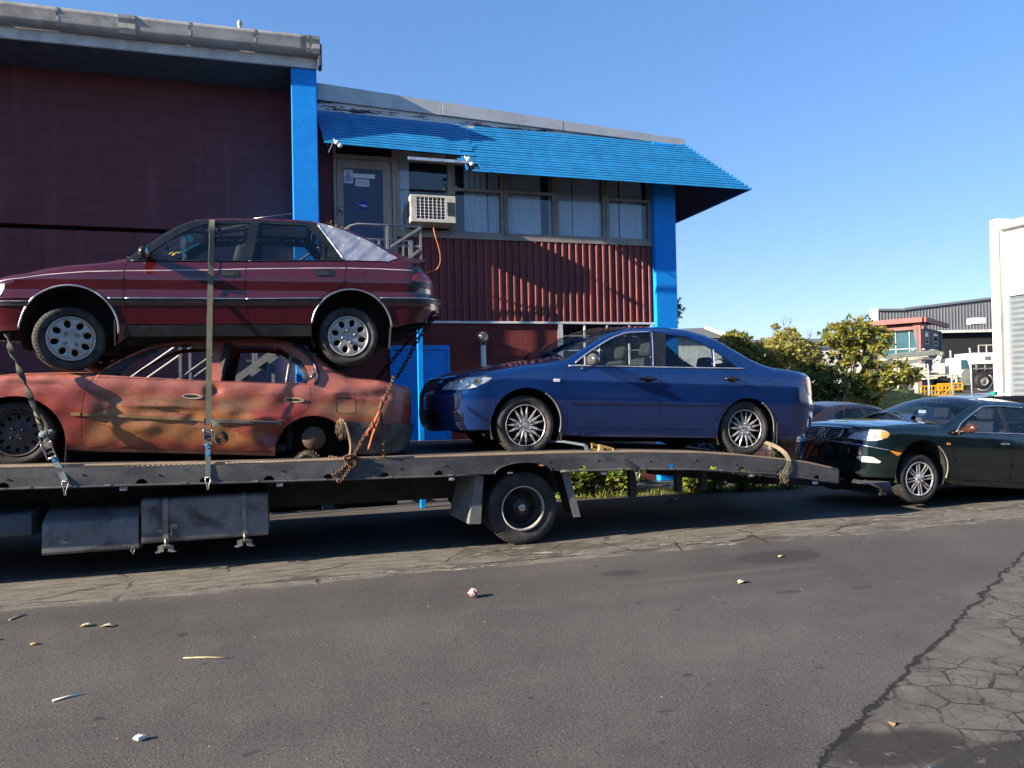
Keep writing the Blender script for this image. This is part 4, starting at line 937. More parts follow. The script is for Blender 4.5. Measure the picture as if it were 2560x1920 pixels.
def soft_box(c, size, rot, name, mat, parent, bev=.05):
    b = MB(); b.obox(c, size, rot); o = b.build(name, mat, parent, bev, seg=4); o.data.polygons.foreach_set('use_smooth', [True] * len(o.data.polygons)); return o
def interior(root, xf, xr, z0, hw, zb, mats=m_seat, wheel=True, back=.62, far_only=False):
    for y in (-hw * .47, hw * .47):
        if far_only and y < 0: continue
        s = soft_box((xf, y, z0 + .10), (.5, .48, .16), (0, .05, 0), 'seat', mats, root); s2 = soft_box((xf + .30, y, z0 + .42), (.15, .46, back), (0, .25, 0), 'backrest', mats, s); soft_box((xf + .41, y, z0 + .83), (.10, .26, .17), (0, .2, 0), 'headrest', mats, s2, .045)
    s = soft_box((xr, 0, z0 + .1), (.5, hw * 1.75, .16), (0, .05, 0), 'rear_seat', mats, root); s2 = soft_box((xr + .32, 0, z0 + .38), (.15, hw * 1.7, .52), (0, .28, 0), 'backrest', mats, s)
    for y in (-hw * .45, hw * .45): soft_box((xr + .41, y, z0 + .70), (.10, .25, .14), (0, .2, 0), 'headrest', mats, s2, .04)
    d = soft_box((xf - .72, 0, zb - .17), (.45, hw * 1.8, .24), (0, .1, 0), 'dashboard', m_seatd, root, .06)
    if wheel:
        c = Vector((xf - .36, hw * .45, zb - .07)); q = Euler((0, -.45, 0)).to_matrix(); b = MB()
        b.tube([c + q @ Vector((0, .18 * math.cos(t), .18 * math.sin(t))) for t in [2 * math.pi * i / 24 for i in range(24)]], .014, 8, closed=True)
        for t in (0, 2.2, 4.1): b.tube([c, c + q @ Vector((0, .18 * math.cos(t), .18 * math.sin(t)))], .012, 6)
        b.build('steering_wheel', m_seatd, root)
    b = MB(); b.box((xf - .42, -.07, zb + .28), (xf - .40, .09, zb + .33)); b.build('rear_view_mirror', m_seatd, root)

def make_car(c):
    root = thing(c['name'], c['loc'], c['label'], 'car', c.get('group'), (0, c.get('pitch', 0), c.get('yaw', 0)), world=False)
    segs = {k: spline(v, 5) for k, v in c['top'].items()}; names = list(segs)
    T = []
    for k in names: T += segs[k] if not T else segs[k][1:]
    a = c['shell']; sh = Shell(top=T, **a); sh.dent = c.get('dent'); c['sh'] = sh
    TP = np.array([t[:2] for t in T]); zb = c['belt']
    bottom = c['bottom']; outline = resamp([t[:2] for t in T] + bottom[::-1], .03)
    wins = c['windows']; wres = {k: resamp(p, .03) for k, p in wins.items()}
    regs = [(k, resamp(p, .03)) for k, p in c['regions']]
    ex = []
    for (u, z, r), (u2, z2, _) in zip(T[:-1], T[1:]):
        d = np.array([u2 - u, z2 - z]); d /= max(1e-9, np.linalg.norm(d)); n = np.array([d[1], -d[0]])
        for f in (.06, .18, .38, .68): ex.append(np.array([u, z]) + n * r * f)
    ex = np.array(ex); ex = ex[pip(ex, outline)]
    for q in wres.values(): ex = ex[~pip(ex, q)]
    V2, F = cdt(outline, list(wres.values()), [(p, 1) for _, p in regs], h=c.get('h', .04), extra=[tuple(e) for e in ex])
    cen = np.array([V2[list(t)].mean(0) for t in F]); lab = np.full(len(F), -1)
    for i, (k, p) in enumerate(regs): lab[(lab < 0) & pip(cen, p)] = i
    isT = lambda P: (np.abs(P[:, None, :] - TP[None]).max(-1).min(1) < .004)
    parts = {}; pm = c['paint']
    sk = Skin()
    for sd in (1, -1): skin_piece(sk, sh, V2, [F[i] for i in np.where(lab < 0)[0]], sd, keep=isT)
    body = sk.build('body', pm, root); parts['body'] = body
    for i, (k, p) in enumerate(regs):
        tri = [F[j] for j in np.where(lab == i)[0]]; nm, mt, mode = c['region_kind'][k]
        if mode == 'skip': continue
        if mode == 'split':
            for sd in (1, -1): sk = Skin(); skin_piece(sk, sh, V2, tri, sd); parts[k, sd] = sk.build(nm, mt, root)
        else:
            us = [q[0] for q in p]
            for grp in ([(1, -1)] if min(us) < sh.umin + .05 or max(us) > sh.umax - .08 else [(-1,), (1,)]):
                sk = Skin()
                for sd in grp: skin_piece(sk, sh, V2, tri, sd, keep=isT)
                parts[k] = sk.build(nm, mt, root)
    # dark lining, floor and wheel wells
    W0 = max(q[1] for q in a['zw']) - .015; b = MB(); low = [F[i] for i in range(len(F)) if cen[i][1] < zb - .02]
    P = sh.pos(V2[:, 0], V2[:, 1]) - sh.nrm(V2[:, 0], V2[:, 1]) * .03
    for s_ in (1, -1): b.add([tuple(p * (1, s_, 1)) for p in P], low, 0, True)
    for ax, az, ar in c['arches']:
        for s_ in (-1, 1):
            q = arc(ax, az, ar + .012, 205, -25, 20); n = len(q); y0, y1 = s_ * (W0 - .035), s_ * (W0 - .36)
            b.add([(x, y0, z) for x, z in q] + [(x, y1, z) for x, z in q], [(i, i + 1, n + i + 1, n + i) for i in range(n - 1)]); b.add([(x, y1, z) for x, z in q], [tuple(range(n))])
    z0 = c['floor']; (a1, _, r1), (a2, _, r2) = c['arches']; b.box((a1 + r1 + .02, -W0 + .06, z0), (a2 - r2 - .02, W0 - .06, z0 + .06)); b.box((a['xf'] - .2, -W0 + .40, z0), (a['xr'] + .2, W0 - .40, z0 + .06))
    b.box((a1 - r1, -W0 + .5, z0 + .08), (a1 + r1 + .15, W0 - .5, zb - .22)); b.build('underbody', m_under, root)
    # surfaces that span the car
    N = 22
    for k in names:
        sp = c['span'].get(k)
        if sp is None: continue
        c0, c1, pw, mt, nm = sp; S2 = segs[k]; u = np.array([q[0] for q in S2]); z = np.array([q[1] for q in S2]); B = sh.pos(u, z); d = np.gradient(B[:, [0, 2]], axis=0); l = np.linalg.norm(d, axis=1, keepdims=True); n = np.stack([-d[:, 1], d[:, 0]], -1) / np.maximum(l, 1e-9)
        if k == 'hood': n = np.stack([np.zeros(len(u)) - .1, np.ones(len(u))], -1)
        t = np.linspace(0, 1, len(u)); cr = c0 + (c1 - c0) * t; 
        if k == 'hood': cr = cr * np.clip(np.abs(B[:, 1]) / .45, 0, 1) ** 1.3
        ss = np.sin(np.linspace(-1, 1, N + 1) * math.pi / 2); vs = []; fs = []; mi = []
        for i in range(len(u)):
            for s_ in ss:
                e = cr[i] * (1 - abs(s_) ** pw); rip = c.get('ripple', {}).get(k); e += rip(B[i, 0], s_) if rip else 0
                vs.append((B[i, 0] + n[i, 0] * e, s_ * abs(B[i, 1]), B[i, 2] + n[i, 1] * e))
        M1 = N + 1; two = isinstance(mt, tuple)
        for i in range(len(u) - 1):
            for j in range(N):
                fs.append((i * M1 + j, (i + 1) * M1 + j, (i + 1) * M1 + j + 1, i * M1 + j + 1)); mi.append(1 if two and (j < 1 or j >= N - 1 or i < 1 or i >= len(u) - 2) else 0)
        if c.get('hole', {}).get(k): 
            keepf = [c['hole'][k](vs[f[0]]) for f in fs]; fs = [f for f, q in zip(fs, keepf) if q]; mi = [m for m, q in zip(mi, keepf) if q]
        parts[k] = mesh_n(nm, vs, [f[::-1] for f in fs], None, list(mt) if two else mt, root, mi)
        if not two: sd = parts[k].modifiers.new('solid', 'SOLIDIFY'); sd.thickness = .006; sd.offset = -1
    # panes
    for k, p in wins.items():
        g_ = c['glass'].get(k)
        if not g_: continue
        for sd in (1, -1):
            par = parts.get((c['pane_of'].get(k), sd), body); panel(sh, p, 'window', g_, par, -.010, .08, (sd,), 0)
    for (ax, az, r, st, far_only) in c['wheels']:
        for sd in (1, -1):
            if far_only and sd == 1: continue
            y = -sd * (W0 - c.get('track', .03) - .0975); kw = dict(c.get('wheel_kw', {})); kw['steer'] = kw.get('steer', 0) if ax < 1 else 0
            make_wheel(root, (ax, y, az), r, .195, st, sd < 0, spin=ax * 1.7 + .2, **kw)
    if c.get('interior'): interior(root, *c['interior'])
    return root, sh, parts
def side_bits(sh, pts, r, name, mat, parent, off=0., sides=(1, -1), n=8):
    """a round bead that follows the skin"""
    q = resamp(spline(pts, 4), .05, False); P = sh.pos(np.array([p[0] for p in q]), np.array([p[1] for p in q]), off)
    for sd in sides: o = MB().tube([tuple(p * (1, sd, 1)) for p in P], r, n).build(name, mat, parent)
    return o
def mirror_part(sh, root, u, z, size, mat, name='side_mirror', tilt=0.):
    for sd in (1, -1):
        P = sh.pos(np.array([u]), np.array([z]))[0] * (1, sd, 1); b = MB(); o = -sd
        b.sphere((P[0] - .03, P[1] + o * .13, P[2] + size * .42), size, 18, sc=(.55, 1.0, .68), rot=(0, tilt, 0)); b.obox((P[0] + .01, P[1] + o * .03, P[2] + size * .15), (.08, .12, .05), (0, 0, o * .2))
        m = b.build(name, mat, root); b = MB(); b.sphere((P[0] - .03 + size * .30, P[1] + o * .13, P[2] + size * .42), size * .88, 16, sc=(.32, .95, .62)); b.build('mirror_glass', m_chrome, m)
def handle_part(sh, door, sd, u0, u1, z, kind, mat):
    uc = (u0 + u1) / 2; g_ = lambda u, zz, off: tuple(sh.pos(np.array([u]), np.array([zz]), off)[0] * (1, sd, 1))
    if kind == 'grip':
        h = panel(sh, ellipse(uc, z, .052, .042), 'handle_cup', m_trim, door, .001, .03, (sd,), .0)
        b = MB(); b.tube([g_(u0, z, .004), g_(u0 + .03, z + .002, .028), g_(uc, z + .003, .034), g_(u1 - .03, z + .002, .028), g_(u1, z, .004)], [.011, .014, .015, .014, .012], 10); b.build('handle', mat, door)
    else:
        h = panel(sh, round_poly([(u0, z - .034), (u1, z - .034), (u1, z + .034), (u0, z + .034)], .02), 'handle', mat, door, .006, .03, (sd,), .01)
        panel(sh, round_poly([(u0 + .012, z - .022), (u1 - .04, z - .022), (u1 - .04, z + .018), (u0 + .012, z + .018)], .012), 'handle_recess', m_dark, door, .0068, .03, (sd,), 0)

# ---------------------------------------------------------------- maroon liftback on top
def upper_car():
    pm = paint('maroon_car_paint', (.062, .0055, .0085), (.13, .07, .065), .06, .13, .34, .0, 1.)
    bl = M('satin_black_frame', (.009, .011, .014), .3, var=.15, dirt=(.05, .05, .05), damt=.2)
    arF = arc(.035, .37, .398, 182, -20, 22); arR = arc(2.53, .36, .393, 176, -8, 22)
    bottom = [(-1.40, .34), (-.8, .35), (-.36, .366)] + arF[1:] + [(.425, .24), (.50, .30), (1.1, .30), (2.14, .291)] + arR + [(2.92, .36), (3.0, .40), (3.3, .43), (4.0115, .44)]
    fdoor = [(.526, 1.003), (.497, .957), (.49, .859), (.49, .656), (.501, .557), (.503, .412), (1.563, .410), (1.535, .653), (1.539, .849), (1.565, 1.022)]
    rdoor = [(1.565, 1.022), (1.539, .849), (1.535, .653), (1.563, .410), (2.155, .408), (2.179, .536), (2.25, .685), (2.40, .765), (2.467, .81), (2.494, .984), (2.481, 1.049)]
    frame = [(.505, 1.004), (1.565, 1.022), (2.47, 1.050), (2.46, 1.08), (2.225, 1.452), (2.14, 1.468), (1.64, 1.470), (1.22, 1.456), (1.11, 1.452), (1.06, 1.47), (.95, 1.43), (.80, 1.32), (.60, 1.15), (.49, 1.06)]
    c = dict(name='maroon_liftback', loc=(-1.913, 8.38, 1.896), pitch=R(-.57), label='maroon liftback car with silver hubcaps stacked on top of the rusty wreck', group='cars on the truck', paint=pm, belt=1.0, floor=.30, h=.04,
        shell=dict(xf=-.35, xr=2.95, af=.5, ar=.52, W=.79, nf=2.6, nr=3.2, zw=[(.22, .785), (.3, .797), (.42, .812), (.58, .824), (.655, .834), (.672, .832), (.705, .818), (.73, .817), (.84, .819), (.862, .817), (.90, .798), (1.0, .765), (1.1, .71), (1.3, .615), (1.5, .54)],
            taper=[(-.35, .965), (.3, 1), (2.1, 1), (2.95, .965)], fprof=[(.3, .05), (.4, -.02), (.64, -.03), (.68, .03), (.80, .06)], rprof=[(.3, .1), (.42, .1), (.5, .02), (.54, -.05), (.66, -.05), (.7, .02), (.875, .02), (.95, .09), (1.0, .15)]),
        top=dict(hood=[(-1.3965, .72, .05), (-1.0, .735, .05), (-.7, .775, .05), (-.497, .836, .05), (-.334, .876, .05), (-.17, .921, .05), (0, .953, .05), (.173, .972, .05), (.305, .989, .05), (.403, 1.009, .05), (.51, 1.035, .04)],
            ws=[(.51, 1.035, .03), (.588, 1.113, .025), (.704, 1.211, .025), (.795, 1.29, .025), (.888, 1.359, .025), (.983, 1.416, .03), (1.081, 1.456, .04)],
            roof=[(1.081, 1.456, .04), (1.226, 1.474, .04), (1.643, 1.492, .04), (1.963, 1.491, .04), (2.2, 1.478, .04)],
            rs=[(2.2, 1.478, .03), (2.491, 1.414, .02), (2.734, 1.307, .02), (3.007, 1.144, .02), (3.09, 1.09, .03)],
            boot=[(3.09, 1.09, .04), (3.22, 1.045, .04), (3.48, 1.005, .04), (4.0115, .99, .04)]),
        bottom=bottom, windows=dict(f=[(.60, 1.02), (.715, 1.112), (.862, 1.228), (.99, 1.322), (1.16, 1.405), (1.585, 1.432), (1.50, 1.034)], r=[(1.60, 1.038), (1.675, 1.435), (2.125, 1.425), (2.275, 1.245), (2.255, 1.052)], q=[(2.275, 1.054), (2.30, 1.225), (2.41, 1.056)]),
        regions=[('fd', fdoor), ('rd', rdoor), ('fr', frame), ('film', [(2.483, 1.058), (2.26, 1.44), (2.30, 1.432), (2.49, 1.375), (2.73, 1.262), (2.935, 1.125), (2.955, 1.09), (2.925, 1.066)]), ('bf', [(-1.5, .2), (-.352, .2), (-.30, .58), (-.285, .64), (-1.5, .655)]), ('br', [(2.86, .2), (4.1, .2), (4.1, .68), (2.80, .672), (2.80, .61)]), ('sl', [(.43, .2), (.50, .408), (1.1, .409), (2.15, .404), (2.16, .2)])],
        region_kind=dict(fd=('door', pm, 'split'), rd=('door', pm, 'split'), fr=('window_frame', bl, 'part'), film=('plastic_film', None, 'skip'), bf=('bumper', pm, 'part'), br=('bumper', pm, 'part'), sl=('sill', m_trim, 'part')),
        span=dict(hood=(.02, .05, 2.6, pm, 'bonnet'), ws=(.15, .06, 2, (glass('car_glass_light', (.78, .83, .84)), m_trim), 'windscreen'), roof=(.05, .05, 2.4, pm, 'roof'), rs=(.05, .08, 2.2, (glass('car_glass_dark', (.2, .23, .25), .9, .08), m_trim), 'rear_screen'), boot=(.03, .03, 2.4, pm, 'tailgate')),
        glass=dict(f=glass('car_glass_light', (.78, .83, .84)), r=glass('car_glass', (.5, .56, .58)), q=glass('car_glass_dark', (.2, .23, .25))), pane_of=dict(f='fd', r='rd', q='rd'),
        arches=[(.035, .37, .398), (2.53, .36, .393)], wheels=[(0, .29, .29, 'holes8', False), (2.495, .29, .29, 'holes8', False)], wheel_kw=dict(mat_t=m_tyre, steer=R(22)), interior=(1.15, 1.95, .50, .74, .98, m_seatd), track=.05)
    root, sh, P = make_car(c)
    panel(sh, band(spline([(.86, 1.085), (.88, 1.105), (.90, 1.095), (.885, 1.075), (.905, 1.085), (.925, 1.11), (.94, 1.10)], 4), .0035), 'window_sticker', M('yellow_sticker', (.55, .42, .03), .5), P['fd', 1], -.006, .02, (1,), 0)
    # ribs of black and chrome along the flanks
    for sd_par, L in ((P['body'], [(.36, .632), (.484, .632)]), (P['fd', 1], [(.496, .632), (1.53, .632)]), (P['rd', 1], [(1.541, .632), (2.215, .640)]), (P['br'], [(2.81, .648), (3.2, .650), (3.5, .648), (4.0, .648)]), (P['bf'], [(-1.38, .605), (-.6, .605), (-.29, .605)])):
        sides = (1,) if isinstance(sd_par, type(P['body'])) and sd_par in (P['fd', 1], P['rd', 1]) else (1, -1)
        panel(sh, band(L, .022), 'moulding', m_trim, sd_par, .012, .05, sides, .014); side_bits(sh, [(u, z + .019) for u, z in L], .006, 'chrome_strip', m_chrome, sd_par, .012, sides, 6)
    m_pin = M('silver_pinstripe', (.52, .44, .44), .4)
    for par, L in ((P['body'], [(-.52, .802), (-.163, .860), (.18, .895), (.485, .908)]), (P['fd', 1], [(.495, .908), (1.188, .928), (1.54, .944)]), (P['rd', 1], [(1.55, .945), (2.162, .964), (2.486, .972)]), (P['body'], [(2.50, .972), (2.8, .972), (3.13, .962)])):
        panel(sh, band(L, .004), 'pinstripe', m_pin, par, .0009, .05, (1,) if par is not P['body'] else (1, -1), 0)
    for q in (arc(.035, .37, .398, 178, -6, 24), arc(2.53, .36, .393, 172, 2, 24)):
        side_bits(sh, [q[0]] + q[2:-2:2] + [q[-1]], .009, 'arch_trim', m_chrome, P['body'], .002)
    for k, u0, u1, z in (('fd', 1.318, 1.478, .895), ('rd', 2.19, 2.36, .917)):
        for sd in (1, -1): handle_part(sh, P[k, sd], sd, u0, u1, z, 'flap', m_trim)
    side_bits(sh, [(.54, 1.006), (1.1, 1.015), (1.56, 1.024)], .007, 'belt_trim', m_trim, P['body'], .004); side_bits(sh, [(1.57, 1.024), (2.0, 1.036), (2.47, 1.05)], .007, 'belt_trim', m_trim, P['body'], .004)
    side_bits(sh, [(2.478, 1.056), (2.36, 1.25), (2.235, 1.445)], .012, 'pillar_trim', m_chrome, P['body'], .004)
    fl = round_poly([(2.663, .957), (2.849, .966), (2.855, .80), (2.685, .800)], .02)
    panel(sh, band(fl + fl[:2], .003), 'fuel_flap_gap', m_dark, P['body'], .0008, .04, (1,), 0)
    # plastic sheet taped over the missing rear side glass
    g = G('clouded_plastic_film'); t_ = g.n('BsdfTransparent', Color=(.9, .9, .92)).outputs[0]; d_ = g.n('BsdfDiffuse', Color=(.40, .40, .43)).outputs[0]
    gl = g.n('BsdfGlossy', Color=(1, 1, 1), Roughness=.32); bp = g.n('Bump', Strength=.55, Distance=.02, Height=g.noise(9, 7, .68, g.mp((2.2, 1, .8), rot=(0, -.6, 0)), 1.5)); g.put(gl.inputs['Normal'], bp.outputs[0])
    m1 = g.n('MixShader'); g.put(m1.inputs[0], .42); g.put(m1.inputs[1], d_); g.put(m1.inputs[2], gl.outputs[0]); m2 = g.n('MixShader'); g.put(m2.inputs[0], .68); g.put(m2.inputs[1], t_); g.put(m2.inputs[2], m1.outputs[0]); g.put(g.o.inputs[0], m2.outputs[0])
    sk = Skin(); V2, F = cdt(resamp([(2.478, 1.050), (2.235, 1.455), (2.30, 1.444), (2.49, 1.387), (2.735, 1.273), (2.95, 1.13), (2.975, 1.085), (2.925, 1.050)], .03), h=.022); V2 = np.array(V2)
    off = .012 + .003 * np.sin(V2[:, 0] * 31 + 2.5 * np.sin(V2[:, 1] * 19)) + .002 * np.sin(V2[:, 1] * 67 - V2[:, 0] * 41 + 2 * np.sin(V2[:, 0] * 23))
    Pp = sh.pos(V2[:, 0], V2[:, 1], off); me = mesh_n('plastic_film', Pp, F, None, g.m, root)
    # spoiler, lamps, headlamp
    b = MB(); n = 14; ys = np.linspace(-.70, .70, n); vs = []
    for y in ys:
        k = 1 - abs(y / .72) ** 6 * .35
        vs += [(2.98, y, 1.075), (3.12, y, 1.098 * 1), (3.36 - .06 * (y / .7) ** 2, y, 1.085), (3.365 - .06 * (y / .7) ** 2, y, 1.062), (3.28 - .05 * (y / .7) ** 2, y, 1.04), (3.05, y, 1.04)]
    b.add(vs, [(i * 6 + j, (i + 1) * 6 + j, (i + 1) * 6 + (j + 1) % 6, i * 6 + (j + 1) % 6) for i in range(n - 1) for j in range(6)] + [tuple(range(6)), tuple(range(6 * n - 1, 6 * n - 7, -1))], 0, False)
    b.build('spoiler', pm, root, .006)
    lp = [(3.07, .838), (3.10, .905), (3.17, .955), (3.35, .955), (3.55, .94), (3.57, .84), (3.55, .775), (3.08, .785)]
    panel(sh, round_poly(lp, .03), 'tail_light', m_trim, root, .002, .03); panel(sh, round_poly([(3.085, .845), (3.11, .90), (3.18, .945), (3.53, .935), (3.55, .845)], .02), 'red_lens', m_redl, P['body'], .006, .03)
    hp = round_poly([(-.456, .782), (-.46, .745), (-.50, .672), (-.85, .665), (-1.0, .668), (-1.0, .72), (-.7, .765)], .012)
    panel(sh, hp, 'headlight', m_bowl, root, .003, .03); panel(sh, hp, 'headlight_lens', m_lens, P['body'], .008, .03)
    panel(sh, [(-1.38, .675), (-1.05, .675), (-1.05, .715), (-1.38, .712)], 'grille', m_trim, root, .003, .04)
    mirror_part(sh, root, .70, 1.03, .085, m_trim)
    for sd in (1, -1):
        y = -sd * .80; b = MB(); b.box((.392, y - .1 * sd * 0, .22), (.404, y + sd * .22, .46)); b.build('mudflap', m_black, root)
        b = MB(); b.obox((2.905, y + sd * .1, .27), (.012, .22, .22), (0, .1, 0)); b.build('mudflap', m_black, root)
    b = MB(); b.tube([(1.60, -.35, 1.53), (2.02, -.36, 1.60)], .003, 5); b.build('aerial', m_chrome, root)
    b = MB(); b.tube(spline([(3.0, -.5, .42), (3.2, -.55, .40), (3.38, -.6, .47), (3.44, -.62, .50)], 4), .022, 8); b.tube([(2.7, -.3, .35), (3.1, -.35, .38)], .04, 10); b.build('tow_hook', m_under, root)
    b = MB(); b.beam((.40, -.30, 1.03), (.70, .2, 1.05), .012, .02); b.beam((.41, -.62, 1.03), (.55, -.1, 1.06), .012, .03); b.build('wiper', m_trim, root)
    # old straw fuzz along the tailgate edge
    b = MB()
    for i in range(120):
        f = rnd.random(); x = 2.33 + f * .62; z = 1.488 - f * .30 + rnd.uniform(-.008, .012); y = rnd.uniform(-.56, -.2); d = Vector((rnd.uniform(-.03, .03), rnd.uniform(-.02, .02), rnd.uniform(0, .03))); b.beam((x, y, z), Vector((x, y, z)) + d, .004, .003)
    b.build('debris', M('dry_straw', (.36, .20, .09), .9), root)
    # dried flowers tied inside the front side window, and a teal sun visor clip
    hx = thing('hanging_ornament', (-1.913 + .93, 7.85, 3.0), 'dusty pink ornament hanging inside the front window of the maroon liftback', 'ornament')
    b = MB(); x0, y0 = -1.913 + .96, 7.80
    for z, r, sx in ((3.135, .05, 1.), (3.09, .045, .9), (3.03, .018, 1), (2.99, .035, 1.1), (2.955, .02, .9), (2.925, .034, 1.2)): b.sphere((x0 + rnd.uniform(-.008, .008), y0, z), r, 12, sc=(.55 * sx, .45, 1.0), jit=.18)
    b.build('ornament_body', M('dusty_pink_cloth', (.78, .50, .46), .9), hx)
    b = MB(); b.sphere((x0 + .05, y0 + .02, 3.165), .045, 12, sc=(.9, .4, .9), jit=.1); b.beam((x0 - .05, y0 + .03, 3.03), (x0 + .14, y0 + .03, 3.13), .012, .02); b.build('teal_clip', M('teal_plastic', (.05, .45, .38), .35), hx)
    b = MB(); b.tube([(x0, y0, 3.17), (x0, y0 + .02, 3.30)], .003, 5); b.build('cord', m_black, hx)
    return root
upper_car()

# ---------------------------------------------------------------- rusty wreck underneath
def wreck_paint():
    g = G('burnt_faded_red_paint'); p = g.co(); s = g.n('SeparateXYZ', Vector=p); X, Z = s.outputs[0], s.outputs[2]
    n = g.noise(3.2, 6, .65, g.mp((.8, 1, 2.2))); n2 = g.noise(9, 7, .7); n3 = g.noise(1.7, 4, .6, g.mp(loc=(2, 0, 1)))
    c = g.mix(g.step(n, .35, .65), (.22, .026, .019), (.30, .050, .034))
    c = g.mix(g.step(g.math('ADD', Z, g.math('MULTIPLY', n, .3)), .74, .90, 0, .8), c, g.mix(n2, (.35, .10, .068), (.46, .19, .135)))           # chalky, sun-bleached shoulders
    wig = g.math('MULTIPLY', g.math('SUBTRACT', n3, .5), .42)
    xx = g.math('ADD', X, wig); zz = g.math('ADD', Z, g.math('MULTIPLY', wig, .6))
    def boxm(x0, x1, z0, z1, sx=.12, sz=.07): return g.math('MULTIPLY', g.math('MULTIPLY', g.step(xx, x0 - sx, x0 + sx), g.step(xx, x1 + sx, x1 - sx)), g.math('MULTIPLY', g.step(zz, z0 - sz, z0 + sz), g.step(zz, z1 + sz, z1 - sz)))
    c = g.mix(g.math('MULTIPLY', boxm(.62, 2.05, .20, .62), .95), c, g.mix(n2, (.27, .105, .035), (.38, .165, .055)))    # ochre scorch on the doors
    c = g.mix(g.math('MULTIPLY', boxm(.55, 2.1, .52, .625, .12, .04), g.step(n2, .38, .6, .1, .85)), c, (.15, .085, .042))
    c = g.mix(g.math('MULTIPLY', g.step(g.noise(5.5, 8, .75, g.mp((.7, 1, 1.6), (4, 0, 2))), .535, .575), g.step(Z, .72, .5, .25, .85)), c, g.mix(n2, (.20, .034, .022), (.27, .05, .03)))
    c = g.mix(g.step(g.noise(8, 8, .78, g.mp((.6, 1, 1.4), (1, 0, 5))), .585, .605, 0, .7), c, g.mix(n2, (.085, .040, .022), (.17, .075, .03)))
    c = g.mix(g.math('MULTIPLY', boxm(2.55, 3.3, .48, .62, .2, .05), .75), c, (.27, .16, .065))
    c = g.mix(g.math('MULTIPLY', boxm(1.95, 2.3, .40, .52, .1, .05), .8), c, (.33, .05, .035))
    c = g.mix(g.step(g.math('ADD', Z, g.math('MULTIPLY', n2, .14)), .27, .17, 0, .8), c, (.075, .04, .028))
    c = g.mix(g.step(g.noise(22, 6, .8), .64, .70, 0, .55), c, (.11, .055, .03))
    c = g.mix(g.step(g.noise(10, 7, .8, g.mp((.35, 1, 4))), .66, .70, 0, .4), c, (.5, .36, .28))
    g.set(Base_Color=c, Roughness=g.step(n2, .2, .8, .30, .6), Coat_Weight=.35, Coat_Roughness=.25); g.bump(g.noise(7, 4, .5), .12, .03); return g.m
